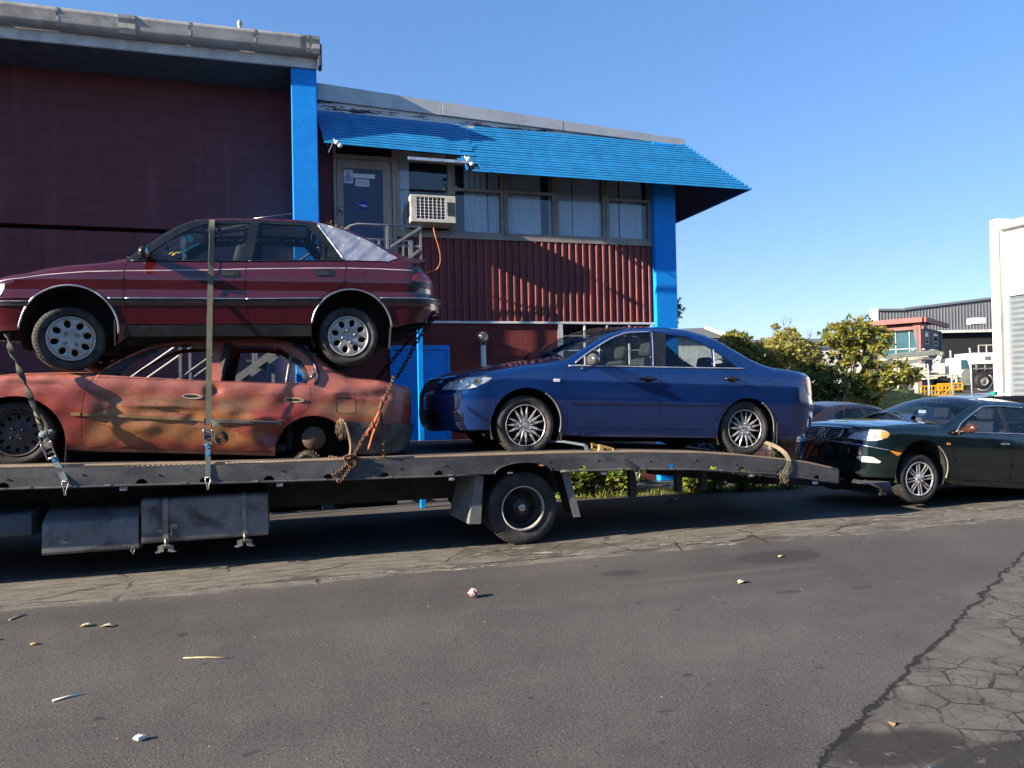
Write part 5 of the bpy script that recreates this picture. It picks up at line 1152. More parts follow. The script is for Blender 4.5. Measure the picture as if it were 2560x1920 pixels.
def lower_car():
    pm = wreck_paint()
    def dent(u, z):
        d = 0
        for a, b, sa, sb, h in ((.72, .50, .10, .16, -.010), (1.02, .34, .16, .05, .009), (2.30, .62, .10, .07, -.012), (3.15, .72, .16, .05, -.016), (2.75, .73, .10, .03, .008), (.2, .70, .18, .04, -.010), (1.25, .50, .22, .035, -.012), (1.45, .44, .08, .05, -.014), (1.62, .70, .07, .06, -.022), (2.02, .46, .16, .03, .014), (2.18, .30, .16, .09, -.035), (2.02, .27, .12, .10, .016), (1.9, .62, .2, .08, -.010), (.9, .62, .25, .08, -.014), (1.1, .54, .3, .025, .008), (2.9, .62, .4, .06, -.008), (1.78, .52, .12, .05, .010)):
            d = d + 1.75 * h * np.exp(-((u - a) / sa) ** 2 - ((z - b) / sb) ** 2)
        return d + .004 * np.sin(u * 17 + z * 9) * np.sin(z * 23 - u * 5) * (z > .15)
    arF = arc(-.0, .19, .40, 190, -10, 22); arR = arc(2.555, .145, .352, 184, 0, 22)
    bottom = [(-1.45, .16), (-.9, .13), (-.41, .12)] + arF + [(.43, .12), (.653, .112), (1.537, .103), (2.197, .095)] + arR + [(2.93, .30), (3.2, .36), (3.5, .42), (4.152, .42)]
    fdoor = [(.601, .788), (.553, .712), (.528, .593), (.524, .417), (.53, .22), (.54, .150), (1.556, .140), (1.560, .346), (1.562, .551), (1.555, .792)]
    rdoor = [(1.555, .792), (1.562, .551), (1.560, .346), (1.556, .140), (2.196, .135), (2.201, .258), (2.237, .364), (2.315, .462), (2.422, .517), (2.481, .562), (2.507, .669), (2.501, .803)]
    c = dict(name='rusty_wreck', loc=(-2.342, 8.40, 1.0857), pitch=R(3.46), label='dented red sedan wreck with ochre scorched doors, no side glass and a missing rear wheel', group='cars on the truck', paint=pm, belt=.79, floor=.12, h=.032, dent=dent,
        shell=dict(xf=-.35, xr=3.05, af=.5, ar=.54, W=.82, nf=2.5, nr=3.0, zw=[(.08, .79), (.2, .822), (.4, .84), (.45, .842), (.58, .838), (.72, .822), (.80, .80), (.83, .785), (.95, .735), (1.1, .655), (1.27, .585)],
            taper=[(-.35, .965), (.3, 1), (2.2, 1), (3.05, .955)], fprof=[(.1, .08), (.3, 0), (.45, .0), (.6, .06), (.7, .1)], rprof=[(.2, .05), (.5, .0), (.75, .01), (.85, .06)]),
        top=dict(hood=[(-1.40, .56, .05), (-1.0, .58, .06), (-.7, .645, .06), (-.4, .715, .06), (-.13, .765, .05), (.119, .784, .05), (.338, .797, .05), (.6, .803, .035)],
            ws=[(.6, .803, .02), (.711, .908, .02), (.792, .963, .02), (.875, 1.019, .02), (1.003, 1.095, .025), (1.136, 1.151, .03), (1.323, 1.184, .03)],
            roof=[(1.323, 1.184, .03), (1.459, 1.203, .03), (1.752, 1.227, .03), (1.951, 1.251, .03), (2.154, 1.253, .03)],
            rs=[(2.154, 1.253, .04), (2.31, 1.234, .05), (2.416, 1.185, .06), (2.523, 1.113, .06), (2.683, .988, .05), (2.779, .927, .05)],
            boot=[(2.779, .927, .05), (2.895, .883, .05), (3.109, .866, .05), (3.272, .848, .05), (3.44, .828, .05), (3.627, .815, .05), (4.152, .80, .05)]),
        bottom=bottom, windows=dict(f=[(.615, .812), (.66, .858), (.80, .965), (.965, 1.06), (1.10, 1.11), (1.29, 1.138), (1.50, 1.160), (1.59, 1.150), (1.548, .80)], r=[(1.676, .802), (1.735, 1.150), (2.06, 1.17), (2.19, 1.155), (2.29, 1.10), (2.262, .806)], q=[(2.285, .812), (2.315, 1.085), (2.40, 1.04), (2.462, .955), (2.487, .87), (2.465, .812)]),
        regions=[('fd', fdoor), ('rd', rdoor), ('gap', [(2.196, .134), (2.21, .15), (2.30, .40), (2.30, .41), (2.19, .2)])],
        region_kind=dict(fd=('door', pm, 'split'), rd=('door', pm, 'split'), gap=('gap', pm, 'skip')),
        span=dict(hood=(.02, .04, 2.6, pm, 'bonnet'), roof=(-.05, -.08, 1.5, pm, 'roof'), rs=(-.04, .03, 2.2, M('charred_black', (.018, .017, .016), .8), 'rear_window_frame'), boot=(.03, .03, 2.4, pm, 'boot_lid')),
        hole=dict(rs=lambda v: abs(v[1]) > .46 or v[0] < 2.2 or v[0] > 2.74),
        glass={}, pane_of={}, arches=[(0, .19, .40), (2.555, .145, .352)], wheels=[(0, .255, .29, 'steel', False)], wheel_kw=dict(mat_t=m_tyre), track=.06, interior=None)
    root, sh, P = make_car(c)
    m_ch = M('charred_black', (.018, .017, .016), .8)
    # brake drums where the rear wheels were
    for s_ in (-1, 1):
        b = MB(); b.lathe([(0, -.05), (.028, -.05), (.03, -.02), (.09, -.018), (.108, -.01), (.115, .01), (.112, .09), (.0, .09)], (2.555, s_ * .70, .274), (0, -s_ * -1, 0) if s_ < 0 else (0, -1, 0), 30)
        for k in range(4): a = R(45 + 90 * k); b.cyl((2.555 + .055 * math.cos(a), s_ * .72, .274 + .055 * math.sin(a)), (2.555 + .055 * math.cos(a), s_ * .755, .274 + .055 * math.sin(a)), .007, 8)
        b.cyl((2.555, s_ * .62, .274), (2.555, 0, .27), .03, 10)
        b.build('brake_drum', M('rusty_drum', (.085, .062, .05), .75, .3, var=.35, sc=20, dirt=(.14, .07, .04)), root)
    # rear bumper hanging loose, mudguard liner torn
    sk = Skin(); V2, F = cdt(resamp(round_poly([(2.80, .452), (3.3, .448), (3.6, .445), (4.14, .44), (4.14, .19), (3.5, .17), (3.253, .142), (3.0, .137), (2.915, .17), (2.885, .31), (2.84, .40)], .03), .03), h=.035)
    for sd in (1, -1): skin_piece(sk, sh, V2, F, sd, .035, .03, 0)
    sk.build('bumper', M('scuffed_black_bumper', (.045, .046, .048), .55, var=.4, sc=5, dirt=(.13, .12, .11), damt=.7, dsc=5), root)
    b = MB()
    for i in range(70):
        x = 2.80 + rnd.uniform(-.03, .05); z = .455 + rnd.uniform(-.05, .03); y = -.86 + rnd.uniform(-.02, .03); b.tube([(x, y, z), (x + rnd.uniform(-.03, .05), y - .01, z - rnd.uniform(.02, .08)), (x + rnd.uniform(-.04, .06), y - .01, z - rnd.uniform(.05, .16))], .0022, 4)
    pts = [(2.845, -.875, .44), (2.88, -.88, .34), (2.905, -.875, .25), (2.91, -.87, .16), (2.90, -.86, .11)]; b.tube(spline(pts, 4), .014, 6); b.build('torn_liner', M('dry_fibre', (.26, .20, .12), .9), root)
    # mouldings, handles, fuel flap
    m_och = M('ochre_moulding', (.23, .135, .05), .55, var=.3, dirt=(.06, .05, .04)); m_gm = M('grey_moulding', (.13, .12, .115), .5)
    panel(sh, band([(.44, .448), (.515, .448)], .014), 'moulding', m_och, P['body'], .012, .05, (1, -1), .014)
    panel(sh, band([(.535, .448), (1.0, .440), (1.552, .424)], .014), 'moulding', m_och, P['fd', 1], .014, .04, (1,), .016); panel(sh, band([(1.566, .424), (1.9, .422), (2.25, .423)], .015), 'moulding', m_gm, P['rd', 1], .016, .04, (1,), .018)
    m_hd = M('bare_tan_plastic', (.40, .30, .19), .6)
    for k, u0, u1, z in (('fd', 1.346, 1.53, .644), ('rd', 2.262, 2.451, .644)):
        panel(sh, ellipse((u0 + u1) / 2, z, (u1 - u0) / 2, .026, 24), 'handle', m_hd, P[k, 1], .008, .03, (1,), .01); panel(sh, ellipse((u0 + u1) / 2 - .012, z, (u1 - u0) * .36, .015, 20), 'handle_recess', m_dark, P[k, 1], .0088, .03, (1,), 0)
    fl = round_poly([(2.75, .678), (2.944, .68), (2.948, .526), (2.761, .528)], .03); panel(sh, band(fl + fl[:2], .003), 'fuel_flap_gap', m_dark, P['body'], .0009, .03, (1,), 0)
    # rubber round the rear quarter window, a broken pane, charred rags of seal in the front opening
    side_bits(sh, [(2.323, 1.19), (2.429, 1.13), (2.515, 1.035), (2.565, .928), (2.562, .841), (2.53, .808)], .017, 'window_seal', m_trim, P['body'], .004, n=10); side_bits(sh, [(2.50, .86), (2.53, .95)], .009, 'seal_trim', m_chrome, P['body'], .02)
    panel(sh, resamp([(2.285, .812), (2.315, 1.085), (2.40, 1.04), (2.462, .955), (2.487, .87), (2.465, .812)], .03), 'broken_pane', glass('milky_pane', (.55, .58, .55), .6, .45), P['body'], -.012, .03, (1,), 0, holes=[[(2.345, .83), (2.352, .90), (2.338, .925), (2.36, .95), (2.368, .985), (2.376, .94), (2.41, .915), (2.425, .925), (2.415, .87), (2.43, .845), (2.40, .825)]])
    side_bits(sh, [(2.272, .81), (2.30, 1.09)], .012, 'pane_bar', m_bracket, P['body'], -.008, (1,))
    rag = [(.64, .815), (.72, .90), (.80, .955), (.90, 1.02), (1.02, 1.08), (1.14, 1.11), (1.08, 1.085), (1.10, 1.06), (1.02, 1.03), (1.0, 1.00), (.93, .985), (.90, .94), (.86, .93), (.83, .88), (.80, .87), (.82, .835), (.78, .84), (.76, .815)]
    panel(sh, rag, 'torn_seal', m_ch, P['body'], -.02, .03, (1,), .004)
    # empty black shell: bulkheads, B-pillar trims, stripped seat frames
    b = MB(); b.box((.62, -.70, .2), (.70, .70, .76)); b.box((2.3, -.62, .15), (2.36, .62, .72)); b.box((.70, -.72, .14), (2.3, .72, .20)); b.build('cabin_shell', m_ch, root)
    for y0, y1 in ((-.755, -.665), (.755, .665)): MB().beam((1.66, y0, .80), (1.72, y1, 1.17), .05, .05).build('pillar_lining', m_ch, root)
    b = MB()
    for y in (-.35, .35): b.beam((1.05, y, .3), (1.30, y, .74), .42, .05); b.beam((.95, y, .3), (1.25, y, .28), .42, .06)
    b.build('seat_frame', m_ch, root)
    for sd in (1,):
        b = MB(); b.box((.40, -.82, .02), (.412, -.60, .34)); b.build('mudflap', m_black, root)
    return root
lower_car()

# ---------------------------------------------------------------- blue sedan
def blue_car():
    pm = paint('royal_blue_car_paint', (.0028, .028, .135), (.10, .12, .16), .07, .12, .38, .25, 1.)
    arF = arc(.003, .345, .392, 188, -12, 24); arR = arc(2.745, .305, .388, 184, -10, 24)
    bottom = [(-1.5775, .225), (-1.2, .235), (-.9, .262), (-.40, .275)] + arF + [(.41, .242), (.5, .232), (.868, .214), (2.35, .214)] + arR + [(3.16, .235), (3.5, .24), (4.4975, .30)]
    fdoor = [(.479, .985), (.427, .867), (.422, .676), (.476, .356), (.505, .308), (1.585, .310), (1.584, 1.010)]
    rdoor = [(1.584, 1.010), (1.585, .310), (2.137, .314), (2.258, .383), (2.36, .49), (2.546, .719), (2.681, .812), (2.724, .942), (2.713, 1.030)]
    frame = [(1.493, 1.012), (1.60, 1.012), (1.662, 1.022), (1.775, 1.43), (1.59, 1.452), (1.575, 1.44)]
    hl = [(-1.16, .695), (-1.09, .765), (-.97, .805), (-.746, .846), (-.52, .857), (-.385, .851), (-.431, .793), (-.586, .728), (-.801, .697)]
    c = dict(name='blue_sedan', loc=(2.434, 8.565, .9253), pitch=R(2.686), label='shiny royal blue sedan chained on the rear of the truck bed', group='cars on the truck', paint=pm, belt=.985, floor=.22, h=.04,
        shell=dict(xf=-.42, xr=3.22, af=.58, ar=.74, W=.85, nf=2.3, nr=3.0, zw=[(.15, .82), (.3, .855), (.6, .895), (.64, .8965), (.8, .893), (.9, .882), (.97, .868), (1.0, .852), (1.2, .755), (1.42, .625), (1.5, .56)],
            taper=[(-.42, .965), (.2, 1), (2.2, 1), (3.22, .965)], fprof=[(.2, .1), (.3, .03), (.42, 0), (.63, 0), (.69, .03), (.745, .06), (.80, .10), (.9, .16)], rprof=[(.2, .15), (.34, .03), (.5, .01), (.6, 0), (.75, .05), (.97, .08), (1.03, .12)]),
        top=dict(hood=[(-1.5775, .800, .06), (-1.3, .803, .06), (-1.1, .808, .06), (-.95, .830, .06), (-.75, .868, .07), (-.52, .895, .08), (-.36, .915, .09), (-.214, .945, .09), (-.03, .982, .09), (.154, 1.006, .08), (.383, 1.039, .05), (.448, 1.048, .04)],
            ws=[(.448, 1.048, .03), (.695, 1.208, .03), (.923, 1.334, .03), (1.079, 1.408, .035), (1.301, 1.46, .04)],
            roof=[(1.301, 1.46, .05), (1.464, 1.478, .05), (1.626, 1.490, .05), (1.944, 1.496, .05), (2.154, 1.479, .05), (2.353, 1.426, .05)],
            rs=[(2.353, 1.426, .05), (2.482, 1.378, .05), (2.667, 1.27, .05), (2.862, 1.165, .05), (3.0, 1.11, .06)],
            boot=[(3.0, 1.11, .06), (3.206, 1.060, .06), (3.45, 1.038, .06), (3.763, 1.012, .06), (4.4975, 1.0, .06)]),
        bottom=bottom, windows=dict(f=[(.53, 1.004), (.70, 1.122), (.92, 1.252), (1.07, 1.328), (1.15, 1.36), (1.29, 1.402), (1.565, 1.428), (1.485, 1.022)], r=[(1.672, 1.032), (1.778, 1.42), (2.054, 1.405), (2.243, 1.325), (2.335, 1.272), (2.295, 1.045)], q=[(2.325, 1.047), (2.372, 1.25), (2.484, 1.175), (2.635, 1.05)]),
        regions=[('fd', fdoor), ('rd', rdoor), ('fr', frame), ('hl', hl), ('bf', [(-1.8, .1), (-.384, .1), (-.345, .53), (-.36, .65), (-.42, .692), (-.58, .710), (-.80, .684), (-1.16, .680), (-1.3, .69), (-1.8, .69)]), ('br', [(3.08, .1), (4.6, .1), (4.6, .62), (3.7, .62), (3.12, .62), (3.02, .585)])],
        region_kind=dict(fd=('door', pm, 'split'), rd=('door', pm, 'split'), fr=('window_frame', m_trim, 'part'), hl=('x', None, 'skip'), bf=('bumper', pm, 'part'), br=('bumper', pm, 'part')),
        span=dict(hood=(.03, .07, 2.4, pm, 'bonnet'), ws=(.18, .07, 2, (glass('car_glass_clear', (.62, .70, .70), .9, .04), m_trim), 'windscreen'), roof=(.06, .06, 2.2, pm, 'roof'), rs=(.06, .12, 2.2, (glass('car_glass_clear', (.62, .7, .7), .9), m_trim), 'rear_screen'), boot=(.05, .05, 2.4, pm, 'boot_lid')),
        glass=dict(f=glass('car_glass_clear', (.62, .7, .7)), r=glass('car_glass', (.5, .56, .58)), q=glass('car_glass', (.5, .56, .58))), pane_of=dict(f='fd', r='rd', q='rd'),
        arches=[(.003, .345, .392), (2.745, .305, .388)], wheels=[(0, .33, .325, 'spokes15', False), (2.7305, .33, .325, 'spokes15', False)], interior=(1.25, 2.05, .42, .78, .97), wheel_kw=dict(mat_t=m_tyre))
    root, sh, P = make_car(c); hl = round_poly(hl, .02)
    L = panel(sh, hl, 'headlight', m_bowl, root, -.022, .03, flange=0); panel(sh, hl, 'headlight_lens', m_lens, L, -.001, .03, flange=.02)
    for sd in (1, -1):
        for u, z, r in ((-.98, .745, .045), (-.76, .772, .05)):
            p = sh.pos(np.array([u]), np.array([z]), -.014)[0] * (1, sd, 1); b = MB(); b.lathe([(r, -.012), (r * .9, .01), (r * .5, .03), (0, .034)], p, tuple(-sh.nrm(np.array([u]), np.array([z]))[0] * (1, sd, 1)), 20); b.build('reflector', m_chrome, L)
    panel(sh, ellipse(-.575, .80, .045, .022, 16, .3), 'indicator_lamp', m_amber, L, -.012, .03)
    # front: dark grille, lower intake, fog vent with three slats
    panel(sh, [(-1.57, .665), (-1.57, .785), (-1.35, .785), (-1.21, .765), (-1.2, .71), (-1.3, .68)], 'grille', m_trim, root, .004, .04)
    panel(sh, [(-1.57, .30), (-1.57, .47), (-1.25, .47), (-1.10, .43), (-1.12, .31)], 'intake', m_trim, P['bf'], .003, .04)
    panel(sh, ellipse(-.83, .425, .115, .062, 24, -.25), 'fog_recess', m_trim, P['bf'], .002, .03)
    for dz in (-.03, .0, .03): panel(sh, band([(-.92, .440 + dz), (-.83, .425 + dz), (-.74, .41 + dz)], .008), 'fog_slat', pm, P['bf'], .010, .03, flange=.008)
    panel(sh, round_poly([(.288, .845), (.362, .845), (.362, .812), (.288, .812)], .012), 'side_repeater', M('clear_plastic', (.75, .76, .78), .2), root, .006, .02)
    for sd in (1, -1):
        for k, u0, u1, z in (('fd', 1.325, 1.535, .874), ('rd', 2.415, 2.62, .908)): handle_part(sh, P[k, sd], sd, u0, u1, z, 'grip', M('black_handle', (.014, .014, .016), .35))
    for k, Lq in (('fd', [(.474, .602), (1.0, .61), (1.568, .617)]), ('rd', [(1.60, .617), (2.0, .62), (2.35, .625)])):
        for sd in (1, -1): panel(sh, band(Lq, .019), 'moulding', pm, P[k, sd], .011, .05, (sd,), .013)
    m_bt = M('pale_window_bead', (.55, .56, .60), .35, .5, dirt=(.3, .28, .26))
    side_bits(sh, [(.47, .992), (1.0, 1.006), (1.58, 1.016), (2.2, 1.03), (2.72, 1.043)], .008, 'belt_trim', m_bt, P['body'], .004)
    side_bits(sh, [(.56, 1.032), (.71, 1.137), (.92, 1.265), (1.07, 1.343), (1.15, 1.375), (1.29, 1.416), (1.59, 1.444)], .008, 'window_bead', m_bt, P['body'], .003)
    panel(sh, [(1.50, 1.03), (1.515, 1.03), (1.60, 1.435), (1.588, 1.437)], 'pillar_edge', m_bt, P['body'], .003, .03, (1,), 0)
    side_bits(sh, [(2.312, 1.046), (2.357, 1.258)], .009, 'quarter_bar', m_bt, P['body'], .002)
    fl = round_poly([(2.906, .903), (3.113, .903), (3.114, .772), (2.915, .773)], .025); panel(sh, band(fl + fl[:2], .003), 'fuel_flap_gap', m_dark, P['body'], .0009, .03, (1,), 0)
    tl = round_poly([(3.50, .915), (3.58, .965), (4.0, .975), (4.1, .90), (4.08, .77), (3.68, .74), (3.56, .80)], .03); panel(sh, tl, 'tail_light', m_redl, root, .006, .03)
    mirror_part(sh, root, .74, 1.02, .108, M('mirror_shell', (.22, .21, .21), .22, .6))
    q = arc(.003, .345, .392, 60, -12, 12); side_bits(sh, q, .008, 'arch_edge', m_bracket, P['body'], .0, (1,)); side_bits(sh, arc(2.745, .305, .388, 60, -10, 12), .008, 'arch_edge', m_bracket, P['body'], .0, (1,))
    for x in (.40, 3.16):
        for sd in (1, -1): b = MB(); b.box((x, -sd * .86, .16), (x + .012, -sd * .62, .42)); b.build('mudflap', m_black, root)
    b = MB(); b.beam((.12, -.5, 1.055), (.40, .1, 1.085), .012, .02); b.beam((.1, .1, 1.06), (.38, .6, 1.08), .012, .02); b.build('wiper', m_trim, root)
    b = MB(); b.box((.42, -.55, 1.075), (.423, -.45, 1.13)); b.build('licence_label', M('pale_teal_label', (.35, .6, .62), .5), root)
    b = MB(); b.tube([(1.2, 0, 1.40), (1.205, 0, 1.25)], .003, 5); b.sphere((1.205, 0, 1.24), .025, 10, jit=.15); b.tube([(1.205, 0, 1.22), (1.20, 0, 1.07)], .006, 6); b.build('mirror_charm', m_white, root)
    b = MB(); b.tube([(.5, -.3, .16), (2.3, -.3, .17)], .03, 8); b.tube([(2.9, -.35, .2), (3.3, -.4, .2)], .08, 10); b.build('exhaust', m_under, root)
blue_car()

# ---------------------------------------------------------------- dark green sedan on the lift, and its plainer relatives parked behind
def sedan_spec(name, label, pm, loc, pitch=0, yaw=0, group=None, rear=.315, droop=0., gl=None, full=False):
    arF = arc(-.02, .425 - (0 if full else .08), .392, 190, -14, 24); arR = arc(2.72, .425 - (0 if full else .08), .392, 190, -10, 24); ga = gl or glass('car_glass_blue', (.50, .58, .66), 1.)
    bottom = [(-1.52, .29), (-1.05, .295), (-.41, .315)] + arF + [(.38, .30), (.5, .26), (1.5, .245), (2.32, .25)] + arR + [(3.13, .30), (3.5, .30), (4.42, .34)]
    hl = [(-1.202, .785), (-1.129, .869), (-.918, .904), (-.70, .922), (-.60, .905), (-.529, .869), (-.586, .813), (-.781, .770), (-.983, .764)]
    fdoor = [(.50, .945), (.455, .85), (.44, .65), (.48, .40), (.53, .33), (1.44, .32), (1.40, .97)]; rdoor = [(1.40, .97), (1.44, .32), (2.2, .33), (2.30, .42), (2.42, .62), (2.56, .78), (2.60, .98)]
    return dict(name=name, loc=loc, pitch=pitch, yaw=yaw, label=label, group=group, paint=pm, belt=.95, floor=.24, h=.045 if full else .07,
        shell=dict(xf=-.42, xr=3.3, af=.50, ar=.45, W=.85, nf=2.3, nr=3.0, zw=[(.15, .81), (.3, .855), (.6, .89), (.8, .885), (.9, .872), (.96, .855), (1.0, .838), (1.2, .745), (1.40, .625), (1.48, .57)],
            taper=[(-.42, .965), (.2, 1), (2.2, 1), (3.3, .95)], fprof=[(.2, .06), (.35, 0), (.6, 0), (.69, .0), (.71, .025), (.78, .04), (.9, .10)], rprof=[(.2, .12), (.35, .02), (.6, 0), (.8, .05), (1.0, .10)]),
        top=dict(hood=[(-1.5175, .905, .05), (-1.25, .908, .05), (-1.1, .905, .05), (-.95, .926, .06), (-.7, .948, .06), (-.52, .960, .07), (-.342, .984, .08), (.014, 1.014, .08), (.331, 1.018, .05)],
            ws=[(.331, 1.018, .03), (.62, 1.156, .03), (.856, 1.27, .03), (1.091, 1.35, .035), (1.32, 1.388, .04)], roof=[(1.32, 1.388, .05), (1.495, 1.405, .05), (1.9, 1.405, .05), (2.25, 1.365, .05)],
            rs=[(2.25, 1.365, .05), (2.5, 1.275, .05), (2.85, 1.10, .05)], boot=[(2.85, 1.10, .06), (3.1, 1.06, .06), (3.4, 1.04, .06), (3.8, 1.015, .06), (4.36, 1.0, .06)]),
        bottom=bottom, windows=dict(f=[(.57, .985), (.62, 1.045), (.815, 1.155), (1.05, 1.268), (1.14, 1.300), (1.40, 1.328), (1.36, .975)], r=[(1.44, .98), (1.475, 1.33), (1.85, 1.33), (2.13, 1.26), (2.36, 1.09), (2.44, .995)]),
        regions=[('fd', fdoor), ('rd', rdoor), ('hl', hl), ('bf', [(-1.7, .1), (-.405, .1), (-.395, .52), (-.36, .60), (-.545, .660), (-.75, .68), (-.95, .700), (-1.30, .722), (-1.7, .745)]), ('fog', [(-1.048, .55), (-.975, .572), (-.797, .567), (-.651, .507), (-.691, .482), (-.943, .482)]), ('br', [(3.12, .1), (4.5, .1), (4.5, .62), (3.0, .62)]), ('fr', [(1.34, .965), (1.46, .97), (1.50, 1.345), (1.385, 1.345)])][(0 if full else 0):],
        region_kind=dict(fd=('door', pm, 'split'), rd=('door', pm, 'split'), hl=('x', None, 'skip'), bf=('bumper', pm, 'part'), fog=('fog_light', m_trim, 'part'), br=('bumper', pm, 'part'), fr=('window_frame', m_trim, 'part')),
        span=dict(hood=(.01, .06, 2.6, pm, 'bonnet'), ws=(.17, .07, 2, (ga, m_trim), 'windscreen'), roof=(.06, .06, 2.2, pm, 'roof'), rs=(.06, .12, 2.2, (ga, m_trim), 'rear_screen'), boot=(.05, .05, 2.4, pm, 'boot_lid')),
        glass=dict(f=ga, r=ga), pane_of=dict(f='fd', r='rd'), arches=[(-.02, .425 - (0 if full else .08), .392), (2.72, .425 - (0 if full else .08), .392)], wheels=[(-.02, .315, .315, 'double8', False), (2.72, rear, .315, 'double8', False)], interior=(1.15, 1.95, .40, .78, .95), track=.04)
def green_car():
    pm = paint('bottle_green_car_paint', (.0025, .0085, .0085), (.08, .09, .085), .05, .08, .38, .1, 1.)
    c = sedan_spec('dark_green_sedan', 'dark bottle green sedan with its nose raised on the lift behind the truck', pm, (7.747, 8.57, .077), R(5), rear=.46, full=True); c['regions'] = [r for r in c['regions'] if r[0] != 'fog'] + [r for r in c['regions'] if r[0] == 'fog']
    c['regions'].insert(0, c['regions'].pop())
    root, sh, P = make_car(c); hl = round_poly(c['regions'][[r[0] for r in c['regions']].index('hl')][1], .03)
    L = panel(sh, hl, 'headlight', m_bowl, root, -.022, .03, flange=0); panel(sh, hl, 'headlight_lens', m_lens, L, -.001, .03, flange=.02)
    panel(sh, round_poly([(-.70, .905), (-.62, .895), (-.545, .868), (-.595, .818), (-.70, .80), (-.715, .85)], .02), 'indicator_lamp', m_amber, L, -.010, .03)
    for sd in (1, -1):
        for u, z, r in ((-1.02, .825, .045), (-.85, .845, .042)):
            p = sh.pos(np.array([u]), np.array([z]), -.014)[0] * (1, sd, 1); b = MB(); b.lathe([(r, -.01), (r * .9, .01), (r * .5, .03), (0, .034)], p, tuple(-sh.nrm(np.array([u]), np.array([z]))[0] * (1, sd, 1)), 20); b.build('reflector', m_chrome, L)
    panel(sh, round_poly([(-1.03, .545), (-.97, .564), (-.80, .560), (-.67, .510), (-.70, .490), (-.94, .490)], .015), 'fog_lens', M('pale_fog_lens', (.66, .66, .58), .12, coat=.8, var=.1, sc=30), P['fog'], .004, .03)
    panel(sh, round_poly([(-.546, .658), (-.359, .638), (-.416, .594)], .012), 'corner_marker', m_amber, root, .005, .03)
    panel(sh, round_poly([(.335, .80), (.39, .80), (.39, .775), (.335, .775)], .01), 'side_repeater', m_amber, root, .006, .02)
    gp = [(-1.505, .765), (-1.505, .890), (-1.31, .895), (-1.265, .880), (-1.285, .785), (-1.38, .765)]
    gr = panel(sh, gp, 'grille', m_trim, root, .003, .03); g2 = round_poly(gp[1:], .02)
    side_bits(sh, [(-1.475, .888), (-1.31, .893), (-1.272, .878), (-1.285, .80), (-1.33, .772), (-1.475, .768), (-1.475, .888)], .007, 'grille_frame', m_chrome, gr, .006)
    for z in (.80, .83, .86): side_bits(sh, [(-1.47, z), (-1.29, z)], .004, 'grille_bar', m_chrome, gr, .006)
    b = MB(); xn = float(sh.xy(-1.5175, .83)[0]); b.beam((xn - .012, 0, .765), (xn + .03, 0, .90), .05, .02, up=(0, 1, 0)); b.lathe([(.032, 0), (.042, .008), (.032, .014), (.026, .008), (.032, 0)], (xn - .005, 0, .865), (-1, 0, .2), 24); b.build('grille_emblem', m_chrome, gr)
    side_bits(sh, [(-1.50, .742), (-1.30, .722), (-.95, .700), (-.75, .68), (-.555, .662)], .006, 'bumper_bead', m_chrome, P['bf'], .002)
    panel(sh, [(-1.51, .33), (-1.51, .46), (-1.25, .46), (-1.17, .40), (-1.2, .33)], 'intake', m_trim, P['bf'], .003, .03)
    for sd in (1, -1):
        for k, u0, u1, z in (('fd', 1.225, 1.37, .825), ('rd', 2.22, 2.38, .86)): handle_part(sh, P[k, sd], sd, u0, u1, z, 'grip', m_chrome)
    for k, Lq in (('fd', [(.49, .578), (1.0, .555), (1.42, .545)]), ('rd', [(1.45, .545), (2.0, .55), (2.34, .555)])):
        for sd in (1, -1): panel(sh, band(Lq, .026), 'moulding', pm, P[k, sd], .014, .05, (sd,), .015)
    side_bits(sh, [(.52, .955), (.62, 1.055), (.815, 1.168), (1.05, 1.282), (1.14, 1.314), (1.40, 1.342), (1.85, 1.343)], .008, 'window_bead', m_chrome, P['body'], .002); side_bits(sh, [(.50, .955), (1.0, .962), (1.4, .972), (2.0, .985), (2.5, .99)], .008, 'belt_trim', m_chrome, P['body'], .004)
    mirror_part(sh, root, .64, .97, .092, M('rust_flecked_mirror', (.10, .035, .025), .22, .2, var=.5, sc=25, dirt=(.02, .02, .02), damt=.7, dsc=9))
    side_bits(sh, arc(-.02, .425, .392, 55, -12, 12), .009, 'arch_edge', m_bracket, P['body'], .0, (1,))
    b = MB(); b.tube([(.0, .62, 1.04), (.03, .66, 1.42)], .004, 5); b.build('aerial', m_black, root)
    b = MB(); b.box((.72, -.15, 1.19), (.723, -.02, 1.235)); b.build('windscreen_label', m_white, root)
    b = MB(); b.beam((.02, -.55, 1.045), (.34, .05, 1.085), .012, .02); b.beam((0, .05, 1.05), (.32, .6, 1.08), .012, .02); b.build('wiper', m_trim, root)
green_car()
def parked(name, label, col, loc, yaw, dust=.4, metal=0.):
    pm = paint(name + '_paint', col, (.2, .18, .16), dust, .25, .4, metal, .8)
    c = sedan_spec(name, label, pm, loc, 0, yaw, 'cars parked beyond the truck'); root, sh, P = make_car(c)
    hl = round_poly([r for r in c['regions'] if r[0] == 'hl'][0][1], .03); L = panel(sh, hl, 'headlight', m_bowl, root, -.015, .05, flange=0); panel(sh, hl, 'headlight_lens', m_lens, L, -.001, .05, flange=.03)
    panel(sh, round_poly([(3.7, .90), (3.8, .95), (4.1, .95), (4.1, .78), (3.75, .78)], .03), 'tail_light', m_redl, root, .006, .05); mirror_part(sh, root, .64, .97, .09, pm)
parked('red_parked_car', 'dull dark red parked car seen just behind the green sedan', (.016, .006, .007), (12.0, 12.7, -.17), R(184), .3)
parked('silver_parked_car', 'silver parked car behind the roof of the green sedan', (.30, .31, .32), (13.3, 13.3, -.10), R(-14), .3, .4)
parked('crumpled_silver_car', 'pale silver car at the foot of the bushes, beyond the blue tail', (.38, .39, .41), (9.2, 15.9, -.17), R(-8), .3, .4)

